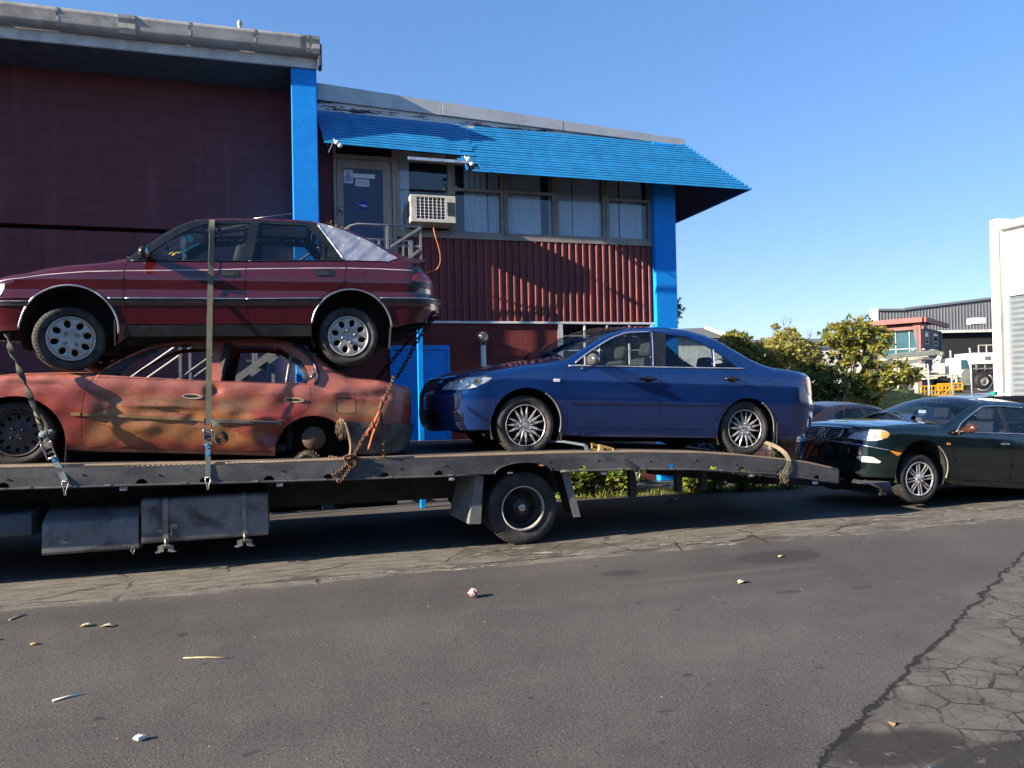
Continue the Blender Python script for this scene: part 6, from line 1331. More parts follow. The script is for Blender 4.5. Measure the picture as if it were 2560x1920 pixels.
# ------------------------------------------------------------------ far side of the yard: buildings
def local_thing(name, label, cat, px_x, D, z, group=None):
    """base point given by its bearing (metres right of the view axis at depth D); local x runs to the right, y away, z up"""
    a = R(16.6); x = D * math.sin(a) + px_x * math.cos(a); y = D * math.cos(a) - px_x * math.sin(a)
    return thing(name, (x, y, z), label, cat, group, (0, 0, -a), world=False)
m_shed = M('grey_ribbed_steel', (.16, .17, .185), .5, .2, var=.06, sc=.3)
m_rframe = M('red_frame_cladding', (.235, .05, .045), .5, var=.08, sc=.6)
m_char = M('charcoal_cladding', (.055, .058, .068), .6, var=.1, sc=.8)
m_teal = M('teal_window', (.02, .085, .105), .12, var=.2, sc=.4, coat=.6)
def stained_white():
    g = G('stained_white_concrete'); n = g.noise(1.2, 6, .7, g.mp((1.4, 1.4, .12)))
    c = g.mix(g.step(n, .56, .72, 0, .6), (.80, .79, .77), (.42, .40, .37)); c = g.mix(g.step(g.noise(3, 5), .5, .8, 0, .25), c, (.55, .53, .5))
    g.set(Base_Color=c, Roughness=.85); g.bump(g.noise(20, 4), .15, .02); return g.m
m_wconc = stained_white()
def white_warehouse():
    t = thing('white_warehouse', (27.04, 23.2, .6), 'white concrete warehouse with a grey roller door at the right edge', 'building', None, (0, 0, R(-90)), world=False)
    MB().box((0, 0, -.8), (.42, 14, 7.5)).build('pier', m_wconc, t, .02); b = MB(); b.box((.42, .25, 4.40), (15, .6, 7.25)); b.box((4.9, .25, -.8), (15, .6, 4.4)); b.build('front_wall', m_wconc, t)
    MB().box((.36, -.03, 7.05), (15, .25, 7.30)).build('coping', m_white, t, .01)
    b = MB(); n = 48; zs = np.linspace(-.8, 4.38, n + 1); vs = []
    for i, z in enumerate(zs): vs += [(.56, .34 + (.035 if i % 2 else 0), z), (4.9, .34 + (.035 if i % 2 else 0), z)]
    b.add(vs, [(2 * i, 2 * i + 1, 2 * i + 3, 2 * i + 2) for i in range(n)]); b.build('roller_door', M('roller_door_steel', (.20, .235, .26), .45, .4, var=.1, sc=1, streak=True), t, recalc=False)
    MB().box((.42, .2, -.8), (.56, .36, 4.4)).build('door_jamb', m_wconc, t)
    MB().prism([(.385, .2), (.385, 7.0), (.45, 7.0), (.47, 3.6), (.43, .2)], 0, .004, lambda a, c, d: (a, -.008 + d, c)).build('black_mould_stain', M('mould', (.16, .15, .13), .9, var=.4, sc=2, streak=True), t)
    MB().box((.1, 2, 7.5), (15, 2.3, 7.85)).build('rear_parapet', m_shed, t)
white_warehouse()
def ribs(b, x0, x1, z0f, z1f, y, p=.3, d=.05):
    prof = []; x = x0
    while x < x1 - p: prof += [(x, y), (x + p * .7, y), (x + p * .76, y - d), (x + p * .94, y - d)]; x += p
    prof.append((x1, y)); k = len(prof); vs = [(a, c, z0f(a)) for a, c in prof] + [(a, c, z1f(a)) for a, c in prof]; b.add(vs, [(j, j + 1, k + j + 1, k + j) for j in range(k - 1)])
def grey_shed():
    t = local_thing('grey_shed', 'big grey ribbed steel shed rising behind the red framed office', 'building', 36.3, 75, .9)
    top = lambda x: 8.15 + max(0, x - 3.2) * .105 if x > 3.2 else 8.22
    b = MB(); ribs(b, .6, 24, lambda x: 5.9, top, 0, .32); b.build('wall_cladding', m_shed, t, recalc=False)
    MB().box((0, -.1, -1), (.55, .5, 8.35)).build('concrete_edge', m_wconc, t); MB().box((.6, .3, -1), (24, 12, 5.9)).build('lower_wall', m_dark, t); MB().beam((.6, -.15, 5.85), (24, -.15, 5.85), .3, .25).build('eave_beam', m_board, t)
    b = MB(); b.beam((3.2, -.1, top(3.2)), (24, -.1, top(24)), .25, .22); b.beam((.55, -.1, 8.2), (3.2, -.1, 8.15), .25, .2); b.build('roof_edge', m_shed, t)
    MB().box((7.9, -3.5, 6.3), (9.2, -2.5, 6.9)).build('roof_unit', m_white, t, .05)
grey_shed()
def red_office():
    t = local_thing('red_framed_office', 'two storey charcoal office with a slanted red frame and teal windows', 'building', 27.3, 58, .9)
    A = Vector((4.45, 0, 0)); Lf = Vector((1.0, 4.1, 0)); Rf = Vector((9.9, 6.6, 0)); ul = (Lf - A).normalized(); ur = (Rf - A).normalized(); ll, lr = (Lf - A).length, (Rf - A).length
    def wall(u, o, name, mt, parent=t):       # panel in the facade plane; u vector, o=[(s,z)...]
        n = Vector((u.y, -u.x, 0));  n = n if n.y < 0 else -n
        def f(s, z, d): p = A + u * s - n * d; return (p.x, p.y, z)
        return f
    fl, fr = wall(ul, 0, '', 0), wall(ur, 0, '', 0)
    MB().prism([(0, -1), (lr, -1), (lr, 5.15), (0, 5.15)], 0, .3, fr).build('side_wall', m_char, t); MB().prism([(0, -1), (ll, -1), (ll, 3.1), (0, 3.1)], .5, .8, fl).build('front_wall', m_char, t)
    MB().prism([(0, 3.1), (ll, 3.1), (ll, 4.95), (0, 4.95)], .5, .52, fl).build('curtain_window', m_teal, t)
    m_bar = M('pale_mullion', (.42, .46, .48), .5)
    for s in [.95 + 1.05 * i for i in range(4)]: MB().prism([(s, 3.1), (s + .06, 3.1), (s + .06, 4.95), (s, 4.95)], .42, .5, fl).build('mullion', m_bar, t)
    MB().prism([(0, 3.45), (ll, 3.45), (ll, 3.51), (0, 3.51)], .40, .42, fl).build('transom', m_bar, t)
    MB().prism([(-.2, 4.95), (ll, 4.95), (ll, 5.3), (-.2, 5.3)], .1, .7, fl).build('lintel', m_rframe, t); MB().prism([(-.1, 5.3), (ll, 5.3), (ll, 5.5), (-.1, 5.5)], .5, .8, fl).build('soffit_board', m_char, t)  # plain charcoal board between the lintel and the roof fascia
    q = [(-.02, 5.5), (.55, 5.5), (.18, 2.5), (.05, -1), (-.02, -1)]; MB().prism(q, -.02, .5, fl).build('slanted_frame', m_rframe, t); MB().prism([(-.02, 5.4), (1.1, 5.2), (1.05, 2.6), (1.0, -1), (-.02, -1)], -.03, .0, fr).build('slanted_frame', m_rframe, t)
    b = MB(); zt = 5.83
    for f, l in ((fl, ll), (fr, lr)): b.prism([(-.35, zt - .38), (l + .3, zt - .38), (l + .3, zt), (-.35, zt)], -.5, -.3, f)
    b.build('roof_fascia', m_rframe, t); b = MB(); P = [fl(-.3, zt - .05, -.4), fl(ll, zt - .05, -.4), fl(ll, zt, 8), fr(lr, zt, 5), fr(lr, zt - .05, -.4)]; b.add(P, [tuple(range(5))]); b.build('roof', m_char, t)
    for s, tri in ((1.7, 0), (5.0, 1)):
        z0, z1, w = 3.85, 4.85, 1.35 if not tri else 1.9; b = MB()
        for a, c, e, g_ in ((s, z0, s + w, z0 + .06), (s, z1 - .06, s + w, z1), (s, z0, s + .07, z1), (s + w - .07, z0, s + w, z1), (s, z0 + .32, s + w, z0 + .37)): b.prism([(a, c), (e, c), (e, g_), (a, g_)], -.03, 0, fr)
        o = b.build('window', m_white, t); MB().prism([(s, z0), (s + w, z0), (s + w, z1), (s, z1)], -.012, -.006, fr).build('pane', m_teal, o)
    b = MB(); b.prism([(lr - .9, 1.5), (lr - .55, 1.5), (lr - .55, 5.1), (lr - .9, 5.1)], -.12, -.0, fr); b.build('downpipe', m_shed, t)
red_office()
def far_house():
    t = local_thing('low_pale_building', 'low pale building with grey shallow roofs beyond the bushes', 'building', 13.3, 60, .9)
    MB().box((-6, 0, -1), (3.6, 8, 4.9)).build('front_wall', m_board, t); MB().box((3.6, 1.5, -1), (16, 9, 3.9)).build('side_wall', m_board, t)
    b = MB(); b.prism([(-7, 5.35), (2.2, 5.5), (3.9, 4.85), (3.9, 4.65), (-7, 5.0)], -.7, 8.5, lambda a, c, d: (a, d, c)); b.build('roof', m_shed, t); MB().beam((2.1, -.75, 5.52), (3.95, -.75, 4.75), .1, .28).build('barge_board', m_white, t)
    b = MB(); b.prism([(3.9, 4.55), (17, 4.55), (17, 4.4), (3.9, 4.0)], .8, 10, lambda a, c, d: (a, d, c)); b.build('side_roof', m_shed, t)
    for x in (4.6, 7.6, 10.4): MB().box((x, 1.44, 2.2), (x + 1.5, 1.52, 3.4)).build('window', m_dark, t)
far_house()

def unseen_workshops():  # row added behind the view to darken reflections in the car sides
    t = thing('unseen_workshops', (0, -16, 0), 'unseen row of grey workshops behind the viewpoint, added to darken car reflections', 'building')
    MB().box((-34, -22, 0), (40, -15.6, 6.6)).build('front_wall', M('grey_workshop_wall', (.17, .165, .16), .7, var=.15, sc=.4), t)
    MB().beam((-34.2, -15.6, 6.7), (40.2, -15.6, 6.7), .5, .35).build('gutter', m_galv, t)
    for x in (-26, -15, -4, 7, 18, 29):
        MB().box((x, -15.6, 0), (x + 4.4, -15.5, 4.4)).build('roller_door', m_shed, t); MB().box((x + 5.6, -15.6, 1.1), (x + 8.4, -15.52, 2.5)).build('window', m_teal, t)
unseen_workshops()

# ------------------------------------------------------------------ trucks in the far yard
m_cream = M('cream_machine_paint', (.58, .56, .46), .45, var=.1, sc=2, dirt=(.24, .21, .15), damt=.5)
m_gboom = M('grey_boom_paint', (.20, .225, .20), .45, var=.12, sc=2, dirt=(.1, .1, .08))
def yard_wheel(t, x, y, z, r=.5, w=.3):
    b = MB(); b.lathe([(0, -w * .3), (r * .25, -w * .45), (r * .3, -w * .25), (r * .5, -w * .2), (r * .58, -w * .5)], (x, y, z), (0, 1, 0), 22); o = b.build('wheel', m_bracket, t)
    b = MB(); b.lathe([(r * .58, -w * .5), (r * .9, -w * .5), (r, -w * .3), (r, w * .3), (r * .9, w * .5), (r * .5, w * .5)], (x, y, z), (0, 1, 0), 26); b.build('tyre', m_black, o)
def pump_truck():
    t = local_thing('concrete_pump_truck', 'cream and grey concrete pump truck with its boom folded along the top', 'truck', 21.65, 46, 1.0)
    MB().box((1.4, .2, .75), (6.4, 2.2, 1.0)).build('chassis', m_chas, t)
    for x in (1.9, 2.9, 5.9):
        for y in (.25, 2.1): yard_wheel(t, x, y, .5)
    MB().beam((1.45, .8, 2.30), (4.75, .8, 2.52), .5, .34).build('boom', m_gboom, t, .04); MB().beam((4.6, .8, 2.62), (5.2, .8, 2.42), .5, .3).build('boom', m_gboom, t, .06)
    MB().beam((5.12, .75, 2.42), (4.66, .75, 1.25), .28, .28).build('boom_ram', m_cream, t, .03)
    b = MB(); b.tube([(1.0, .5, 2.08), (2.0, .5, 2.12)], .09, 12); b.tube([(2.0, .5, 2.12), (4.7, .5, 2.15)], .05, 10); b.tube([(2.9, .45, 1.72), (4.05, .45, 1.98)], .045, 10); b.tube([(2.7, .48, 2.05), (2.7, .48, 2.2), (3.0, .48, 2.22), (4.2, .48, 2.28), (4.35, .48, 2.18)], .04, 8); b.build('delivery_pipe', m_cream, t)
    MB().lathe([(.0, -.3), (.13, -.3), (.14, .3), (0, .3)], (5.18, .8, 2.44), (0, 1, 0), 18).build('pivot', m_gboom, t)
    MB().box((2.6, .15, .95), (3.3, 1.9, 1.75)).build('pump_housing', m_cream, t, .04); MB().box((3.45, .3, 1.0), (4.0, 1.9, 1.85)).build('oil_tank', m_cream, t, .05); MB().box((3.5, .27, 1.45), (3.8, .31, 1.62)).build('dark_panel', m_dark, t)
    b = MB()
    for i in range(16): x, z = rnd.uniform(3.3, 5.0), rnd.uniform(1.0, 1.7); b.obox((x, .25 + rnd.uniform(0, .2), z), (rnd.uniform(.1, .4), .15, rnd.uniform(.06, .25)), (0, rnd.uniform(-.3, .3), 0))
    b.build('machinery', m_cream, t); b = MB(); b.beam((2.4, .1, 1.05), (5.7, .1, 1.1), .06, .08); b.beam((2.5, .1, .82), (4.5, .1, .95), .3, .1); b.build('side_rail', m_cream, t)
    b = MB(); b.beam((3.2, .0, .0), (3.2, .0, .95), .14, .14); b.box((3.05, -.15, 0), (3.4, .15, .05)); b.build('outrigger', m_cream, t); b = MB(); b.beam((5.72, .1, .55), (5.72, .1, 1.15), .1, .1); b.beam((5.2, .1, 1.0), (5.7, .1, .9), .1, .1); b.build('outrigger', m_cream, t)
    c = MB(); c.prism(round_poly([(5.45, .8), (6.5, .7), (6.62, 1.3), (6.45, 2.15), (5.5, 2.15)], .12), .1, 2.2, lambda a, e, d: (a, d, e)); cb = c.build('cab', M('pale_green_white_cab', (.66, .72, .68), .3, var=.04, coat=.5), t); MB().prism([(6.05, 1.45), (6.56, 1.4), (6.42, 2.0), (6.05, 2.02)], .08, .1, lambda a, e, d: (a, d, e)).build('cab_window', m_teal, cb)
    c = MB(); c.prism(round_poly([(6.02, .45), (6.66, .45), (6.68, 1.35), (6.3, 1.5), (6.03, 1.2)], .06), .05, .1, lambda a, e, d: (a, d, e)); c.build('cab_step', m_gboom, cb)
    MB().box((4.78, .2, 1.15), (5.15, .6, 1.85)).build('water_tank', m_cream, t, .04)
    b = MB(); b.sphere((3.45, .7, 2.72), .09, 10, sc=(1.2, 1, .6)); b.build('work_lamp', m_white, t); b = MB(); b.sphere((4.1, .7, 2.74), .09, 10, sc=(1.2, 1, .6)); b.build('work_lamp', m_white, t)
pump_truck()
def white_truck():
    t = local_thing('white_box_truck', 'white box truck with a rooftop rail beside the warehouse', 'truck', 24.47, 52, .95)
    MB().box((7.75, 0, 1.93), (12, 2.4, 2.72)).build('box_body', m_white, t, .03); MB().box((8.45, -.02, 2.2), (8.85, .0, 2.45)).build('side_vent', m_shed, t); MB().box((7.7, .2, 1.25), (12, 2.2, 1.5)).build('chassis', m_chas, t)
    b = MB()
    for x in (7.9, 8.5, 9.1, 9.7): b.beam((x, .1, 1.5), (x, .1, 1.92), .08, .08)
    b.beam((7.7, .1, 1.62), (12, .1, 1.62), .06, .08); b.build('side_guard', m_bracket, t)
    for x in (8.35, 9.5): yard_wheel(t, x, .2, .75, .55)
    b = MB(); b.lathe([(.62, -.1), (.66, -.1), (.66, .2), (.62, .2)], (8.35, .2, .75), (0, 1, 0), 16, a0=.1, a1=3.0); b.build('wheel_arch', m_white, t)
    b = MB(); b.beam((8.15, .2, 3.25), (9.3, .2, 3.25), .05, .05)
    for x in (8.15, 8.7, 9.3): b.beam((x, .2, 2.72), (x, .2, 3.25), .05, .05)
    b.build('roof_rail', m_cream, t)
white_truck()
def dark_van():
    t = local_thing('dark_boxy_van', 'dark boxy van with a teal tub on its roof, at the right edge', 'van', 8.65, 14, -.12)
    pm = paint('navy_black_paint', (.010, .012, .016), (.10, .10, .10), .25, .2, .4, .1, 1.)
    MB().prism(round_poly([(-.15, .30), (4.2, .30), (4.3, .95), (4.15, 1.46), (.28, 1.475), (.12, 1.44), (-.12, 1.02), (-.2, .8)], .07), 0, 1.6, lambda a, c, d: (a, d, c)).build('body', pm, t, .03)
    for q in ([(.02, 1.05), (.25, 1.38), (1.02, 1.36), (.98, 1.02)], [(1.12, 1.02), (1.16, 1.37), (2.2, 1.37), (2.2, 1.02)], [(2.3, 1.02), (2.3, 1.37), (3.6, 1.37), (3.7, 1.02)]):
        w = MB().prism(round_poly(q, .04), -.006, .004, lambda a, c, d: (a, d, c)).build('window_frame', m_trim, t); MB().prism(round_poly([(a * .96 + .04 * (q[0][0] + q[2][0]) / 2, c * .9 + .1 * 1.2) for a, c in q], .04), -.010, -.0065, lambda a, c, d: (a, d, c)).build('pane', M('dark_glossy_glass', (.015, .02, .025), .05, coat=1.), w)
    for x in (.75, 3.4):
        for y in (.1, 1.5): yard_wheel(t, x, y, .3, .3, .2)
    o = local_thing('roof_tub', 'small teal plastic tub standing on the dark van roof', 'tub', 9.2, 14.3, 1.36); b = MB(); b.lathe([(0, .0), (.055, 0), (.062, .07), (.066, .075), (.058, .075), (.05, .02), (0, .02)], (0, 0, 0), (0, 0, 1), 20); b.build('tub_body', M('teal_plastic', (.05, .45, .38), .35), o)
dark_van()
def barrier():
    t = local_thing('yellow_barrier', 'bright yellow steel barrier frames in front of the pump truck', 'barrier', 16.94, 36, .93)
    my = M('yellow_barrier_paint', (.62, .33, .015), .4, var=.1, sc=4, dirt=(.3, .16, .02))
    b = MB(); X = lambda a: a / 5.53 * 36 / 1870
    for a0, a1, z0, z1, n in ((785, 1230, .08, .55, 9), (1080, 1425, .35, .64, 6)):
        p, q = X(a0), X(a1); y = 0 if a0 < 900 else .4
        for z in (z0, z1, (z0 + z1) / 2): b.beam((p, y, z), (q, y, z + .03), .05, .07 if z != (z0 + z1) / 2 else .03)
        for i in range(n + 1): x = p + (q - p) * i / n; b.beam((x, y, z0 - .05), (x, y, z1), .03, .03 + .06 * (i in (0, n)))
    b.beam((X(1000), 0, .1), (X(1090), 0, .5), .05, .06); b.beam((X(1200), 0, .5), (X(1100), 0, .12), .05, .06); b.build('frame', my, t)
barrier()
m_pole = M('galvanised_pole', (.62, .63, .63), .4, .5, dirt=(.3, .28, .25))
for nm, a, z0, z1, lab in (('fence_post', 905, .6, 2.50, 'pale steel fence post left of the others, in front of the yellow barrier'), ('fence_post', 1222, .8, 3.10, 'pale steel fence post between the pump boom and its cab'), ('fence_post', 1492, .8, 3.20, 'tall pale steel fence post beside the white box truck')):
    t = local_thing(nm, lab, 'post', (880 + a / 5.53) / 1870 * 35, 35, z0, 'steel fence posts'); b = MB(); b.cyl((0, 0, 0), (-.06, 0, z1 - z0), .04, 12); b.cyl((-.06, 0, z1 - z0), (-.06, 0, z1 - z0 + .03), .05, 12); b.build('tube', m_pole, t)
def pickets():
    t = local_thing('picket_fence', 'low dark red picket fence along the grass bank', 'fence', 12.6, 34, 1.0); m = M('dark_red_picket', (.10, .028, .028), .7)
    b = MB()
    for i in range(46): b.beam((i * .10, 0, .0), (i * .10, 0, .48), .03, .05)
    b.build('pickets', m, t); b = MB(); b.beam((0, .04, .12), (4.6, .04, .08), .04, .06); b.beam((0, .04, .38), (4.6, .04, .36), .04, .06); b.build('rail', m, t)
pickets()

# ------------------------------------------------------------------ plants
def leaf_mats(pre, cols):
    o = []
    for i, c in enumerate(cols):
        n = f'{pre}_{i}'
        g = G(n); g.set(Base_Color=g.mix(g.step(g.noise(3.5, 3), .3, .7), tuple(x * .75 for x in c), tuple(min(1, x * 1.2) for x in c)), Roughness=.42, Specular_IOR_Level=.45)
        d = g.n('BsdfTranslucent', Color=tuple(min(1, x * 1.5) for x in c)).outputs[0]; mx = g.n('MixShader'); g.put(mx.inputs[0], .38); g.put(mx.inputs[1], g.b.outputs[0]); g.put(mx.inputs[2], d); g.put(g.o.inputs[0], mx.outputs[0]); o.append(g.m)
    return o
LM_BRIGHT = leaf_mats('broad_leaf', [(.30, .29, .055), (.22, .235, .05), (.12, .15, .04), (.36, .23, .04)])
LM_DARK = leaf_mats('dark_leaf', [(.19, .225, .055), (.12, .155, .045), (.06, .09, .034)])
LM_WEED = leaf_mats('weed_leaf', [(.24, .30, .045), (.15, .22, .04), (.30, .27, .09), (.36, .2, .08)])
def leaf_mesh(cl, size, rng, mats, name, parent, per=9, spread=1., width=.42, base=None, droop=.35, pick=None):
    """cl: [(point, outward direction)] twig ends, each with a rosette of folded leaves"""
    V = []; F = []; mi = []
    for p, o in cl:
        p = np.array(p, float); o = np.array(o, float); o = o / (np.linalg.norm(o) + 1e-9)
        a = np.cross(o, (.3, .2, .9)); a /= np.linalg.norm(a) + 1e-9; c = np.cross(o, a); m0 = pick(rng) if pick else rng.randrange(len(mats))
        for k in range(per):
            t = 2 * math.pi * (k + rng.random() * .7) / per; e = rng.uniform(.05, 1.05); d = (a * math.cos(t) + c * math.sin(t)) * math.sin(e * 1.25) + o * math.cos(e * 1.25); d[2] -= droop * rng.random(); d /= np.linalg.norm(d)
            L = size * rng.uniform(.65, 1.2); s = np.cross(d, o + .01); s /= np.linalg.norm(s) + 1e-9; u = np.cross(s, d); w = L * width * .5; q = p + o * rng.uniform(-.3, .25) * size * spread
            b = len(V); V += [q, q + d * L * .5 + s * w + u * w * .35, q + d * L - u * L * .12, q + d * L * .5 - s * w + u * w * .35, q + d * L * .52]
            F += [(b, b + 1, b + 4), (b + 1, b + 2, b + 4), (b + 2, b + 3, b + 4), (b + 3, b, b + 4)]; mi += [m0 if rng.random() < .7 else rng.randrange(len(mats))] * 4
    o = mesh_n(name, V, F, None, mats, parent, mi); return o
def limb(b, p, q, r0, r1, rng, n=6, wob=.06):
    p, q = Vector(p), Vector(q); L = (q - p).length; pts = [p.lerp(q, i / n) + Vector((rng.uniform(-1, 1), rng.uniform(-1, 1), rng.uniform(-.4, .4))) * wob * L * (0 < i < n) for i in range(n + 1)]; b.tube(pts, [r0 + (r1 - r0) * i / n for i in range(n + 1)], 7); return pts
m_bark = M('grey_brown_bark', (.11, .085, .065), .9, var=.3, sc=12, bump=.4, bsc=40)
def bushy_tree(name, label, base, blobs, leaf, ncl, mats, seed, per=9, group=None, pick=None, trunk=.09, bare=0, cat='tree', width=.42):
    rng = random.Random(seed); B = Vector(base); t = thing(name, base, label, cat, group)
    b = MB(); zs = min(c[2] for c in blobs); fork = B + Vector((0, 0, max(.25, (zs - B.z) * .45))); limb(b, B - Vector((0, 0, .1)), fork, trunk, trunk * .75, rng, 4, .04); cl = []
    tot = sum(c[3] ** 2 for c in blobs)
    for (x, y, z, r) in blobs:
        pts = limb(b, fork, (x, y, z - r * .2), trunk * .6, .018, rng)
        for _ in range(5):
            d = Vector((rng.gauss(0, 1), rng.gauss(0, 1), rng.gauss(.2, .8))).normalized(); limb(b, pts[rng.randrange(3, 7)], Vector((x, y, z)) + d * r * .85, .016, .005, rng, 4)
        for _ in range(int(ncl * r * r / tot)):
            d = np.array([rng.gauss(0, 1), rng.gauss(0, 1), rng.gauss(.15, 1)]); d /= np.linalg.norm(d); rr = r * (rng.uniform(.55, 1.0) ** .6) * (1 + .16 * math.sin(d[0] * 5 + seed) * math.sin(d[2] * 6 + x * 3)); cl.append((np.array([x, y, z]) + d * rr * (1, 1, .85), d + (0, 0, .45)))
    for _ in range(bare):
        x, y, z, r = blobs[rng.randrange(len(blobs))]; d = Vector((rng.gauss(0, .5), rng.gauss(0, .4), 1)).normalized(); q = Vector((x, y, z + r * .6)); pp = limb(b, q, q + d * rng.uniform(.35, .75), .012, .004, rng, 4, .1)
        for _ in range(3): limb(b, pp[2], pp[2] + Vector((rng.uniform(-.3, .3), rng.uniform(-.2, .2), rng.uniform(.1, .35))), .006, .002, rng, 3, .1)
    b.build('trunk', m_bark, t); leaf_mesh(cl, leaf, rng, mats, 'crown', t, per, pick=pick, width=width); return t
mostly = lambda w: (lambda r: r.choices(range(len(w)), w)[0])
bushy_tree('broad_leaf_bush', 'small rounded yellow-green bush nearest the blue sedan roof', (13.8, 20.9, .25), [(13.75, 20.9, 2.95, .52), (13.95, 20.8, 2.35, .6), (13.5, 21.0, 1.6, .7), (14.3, 20.7, 1.5, .6)], .15, 1300, LM_BRIGHT, 3, 8, 'bushes on the grass bank', mostly((5, 4, 1, 0)))
bushy_tree('olive_bush', 'wide dull olive bush with bare twigs on top, mid row', (15.2, 20.5, .3), [(14.75, 20.6, 2.6, .65), (15.3, 20.4, 2.85, .62), (15.85, 20.3, 2.55, .55), (15.0, 20.5, 1.8, .8), (15.9, 20.2, 1.7, .7), (15.35, 20.35, 3.3, .2), (14.95, 20.5, 3.5, .12)], .105, 3000, leaf_mats('olive_leaf', [(.44, .40, .12), (.33, .31, .09), (.18, .20, .06)]), 5, 8, 'bushes on the grass bank', mostly((4, 4, 2)), bare=7)
bushy_tree('dark_bush', 'dense dark green bush low in front of the olive bush', (16.4, 19.9, .3), [(16.1, 19.9, 1.9, .55), (16.7, 19.8, 1.75, .62), (16.4, 19.8, 1.1, .7), (15.7, 19.9, 1.2, .6)], .11, 1500, LM_DARK, 8, 8, 'bushes on the grass bank', mostly((1, 3, 4)))
bushy_tree('large_leaved_tree', 'tallest tree of the row, big yellow-green leaves and an open crown', (17.25, 19.85, .35), [(16.85, 19.95, 3.2, .45), (17.5, 19.8, 3.35, .5), (18.1, 19.65, 3.05, .45), (17.0, 19.9, 2.6, .42), (17.75, 19.7, 2.55, .45), (18.65, 19.45, 2.0, .42), (18.05, 19.6, 1.85, .42), (19.1, 19.3, 1.85, .25), (17.9, 19.7, 1.35, .38), (17.5, 19.75, 1.6, .4)], .18, 760, LM_BRIGHT, 11, 8, 'bushes on the grass bank', mostly((5, 4, 2, .25)), trunk=.08)
bushy_tree('dark_leaved_tree', 'dark leaved tree mostly hidden behind the blue right hand pillar', (9.3, 18.1, 0), [(9.25, 18.1, 3.75, .55), (9.75, 17.95, 3.85, .32), (9.85, 17.9, 3.68, .25)], .13, 300, LM_DARK, 21, 7, None, mostly((1, 2, 3)), width=.3)
def grass_bank():
    x0, x1, y0, y1, n = 11.5, 22.5, 17.6, 23.5, 40; hz = lambda x, y: terrain(x, y) + .62 * sm((x - x0) / 1.5) * sm((x1 - x) / 2.) * sm((y - y0) / 1.6) * sm((y1 - y) / 1.2) + .004
    b = MB(); b.add([(x0 + (x1 - x0) * i / n, y0 + (y1 - y0) * j / n, hz(x0 + (x1 - x0) * i / n, y0 + (y1 - y0) * j / n)) for j in range(n + 1) for i in range(n + 1)], [(j * (n + 1) + i, j * (n + 1) + i + 1, (j + 1) * (n + 1) + i + 1, (j + 1) * (n + 1) + i) for j in range(n) for i in range(n)], 0, True)
    struct(b.build('grass_bank', M('grassy_soil', (.085, .115, .022), .9, var=.35, sc=2, dirt=(.13, .11, .05), damt=.4, dsc=2), recalc=False)); rng = random.Random(4); V = []; F = []; mi = []
    for _ in range(7000):
        x, y = rng.uniform(x0 + .3, x1 - .3), rng.uniform(y0, y1 - .5); z = hz(x, y); a = rng.uniform(0, 6.28); h = rng.uniform(.04, .11); k = len(V); V += [(x, y, z), (x + .02 * math.cos(a), y + .02 * math.sin(a), z), (x + rng.uniform(-.05, .05), y + rng.uniform(-.05, .05), z + h)]; F.append((k, k + 1, k + 2)); mi.append(rng.randrange(2))
    tag(mesh_n('grass', V, F, None, leaf_mats('grass_blade', [(.13, .18, .028), (.095, .14, .025)]), None, mi), 'short green grass covering the bank under the bushes', 'grass', kind='stuff')
grass_bank()
_t = thing('leaning_stake', (10.95, 14.3, .85), 'thin pale stake leaning in front of the big-leaved tree', 'stake'); _b = MB(); _b.cyl((10.28, 14.55, 1.76), (10.95, 14.3, .80), .014, 8); _b.build('stick', M('weathered_wood', (.42, .38, .30), .8), _t)
def weed(name, label, x, y, h, n, leaf, seed, w=(4, 4, 1, 0), spread=.25, width=.5, group=None, z0=0.):
    rng = random.Random(seed); t = thing(name, (x, y, z0), label, 'weed', group); b = MB(); cl = []
    for _ in range(n):
        a = rng.uniform(0, 6.28); r = spread * math.sqrt(rng.random()); p = Vector((x + r * math.cos(a) * .3, y + r * math.sin(a) * .3, z0)); hh = h * rng.uniform(.45, 1.05); q = Vector((x + r * math.cos(a), y + r * math.sin(a), z0 + hh)); limb(b, p, q, .005, .002, rng, 3, .08)
        for f in (.45, .75, 1.): cl.append((p.lerp(q, f), (math.cos(a) * .5, math.sin(a) * .5, 1)))
    b.build('stems', leaf_mats('weed_stem', [(.10, .12, .04)])[0] if 'weed_stem_0' not in bpy.data.materials else bpy.data.materials['weed_stem_0'], t); leaf_mesh(cl, leaf, rng, LM_WEED, 'leaves', t, 5, pick=mostly(w), width=width, droop=.6)
for i, (x, y, h) in enumerate(((3.75, 10.8, .42), (4.1, 10.6, .44), (4.5, 10.62, .46), (4.95, 10.6, .42), (4.4, 10.9, .5), (4.0, 11.0, .5), (4.85, 10.9, .5))): weed('broad_weed', 'bright broad-leaved weed in the clump behind the truck wheel, under the blue sedan', x, y, h, 16, .13, 30 + i, (5, 4, .3, 0), .26, .62, 'broad weeds behind the truck wheel')
for i, (x, y, h, l, lab) in enumerate(((5.95, 10.35, .30, .12, 'low leafy weed at the kerb, below the blue sedan rear door'), (6.35, 10.3, .34, .16, 'star-shaped broad weed at the kerb, below the blue sedan rear wheel'), (6.75, 10.25, .26, .10, 'thin yellowing weed at the kerb between two greener ones'), (7.05, 10.25, .30, .10, 'weed at the kerb under the truck tail'), (7.5, 10.1, .28, .09, 'last small green weed at the kerb, by the tail of the truck'), (7.3, 10.0, .82, .08, 'tall spindly weed rising beside the blue sedan tail'), (6.7, 10.2, .72, .07, 'spindly yellow-green weed behind the blue sedan rear wheel'))): weed('kerb_weed', lab, x, y, h, 16 if h < .5 else 6, l, 50 + i, (3, 4, 1.2, .5), .22 if h < .5 else .15, .5)
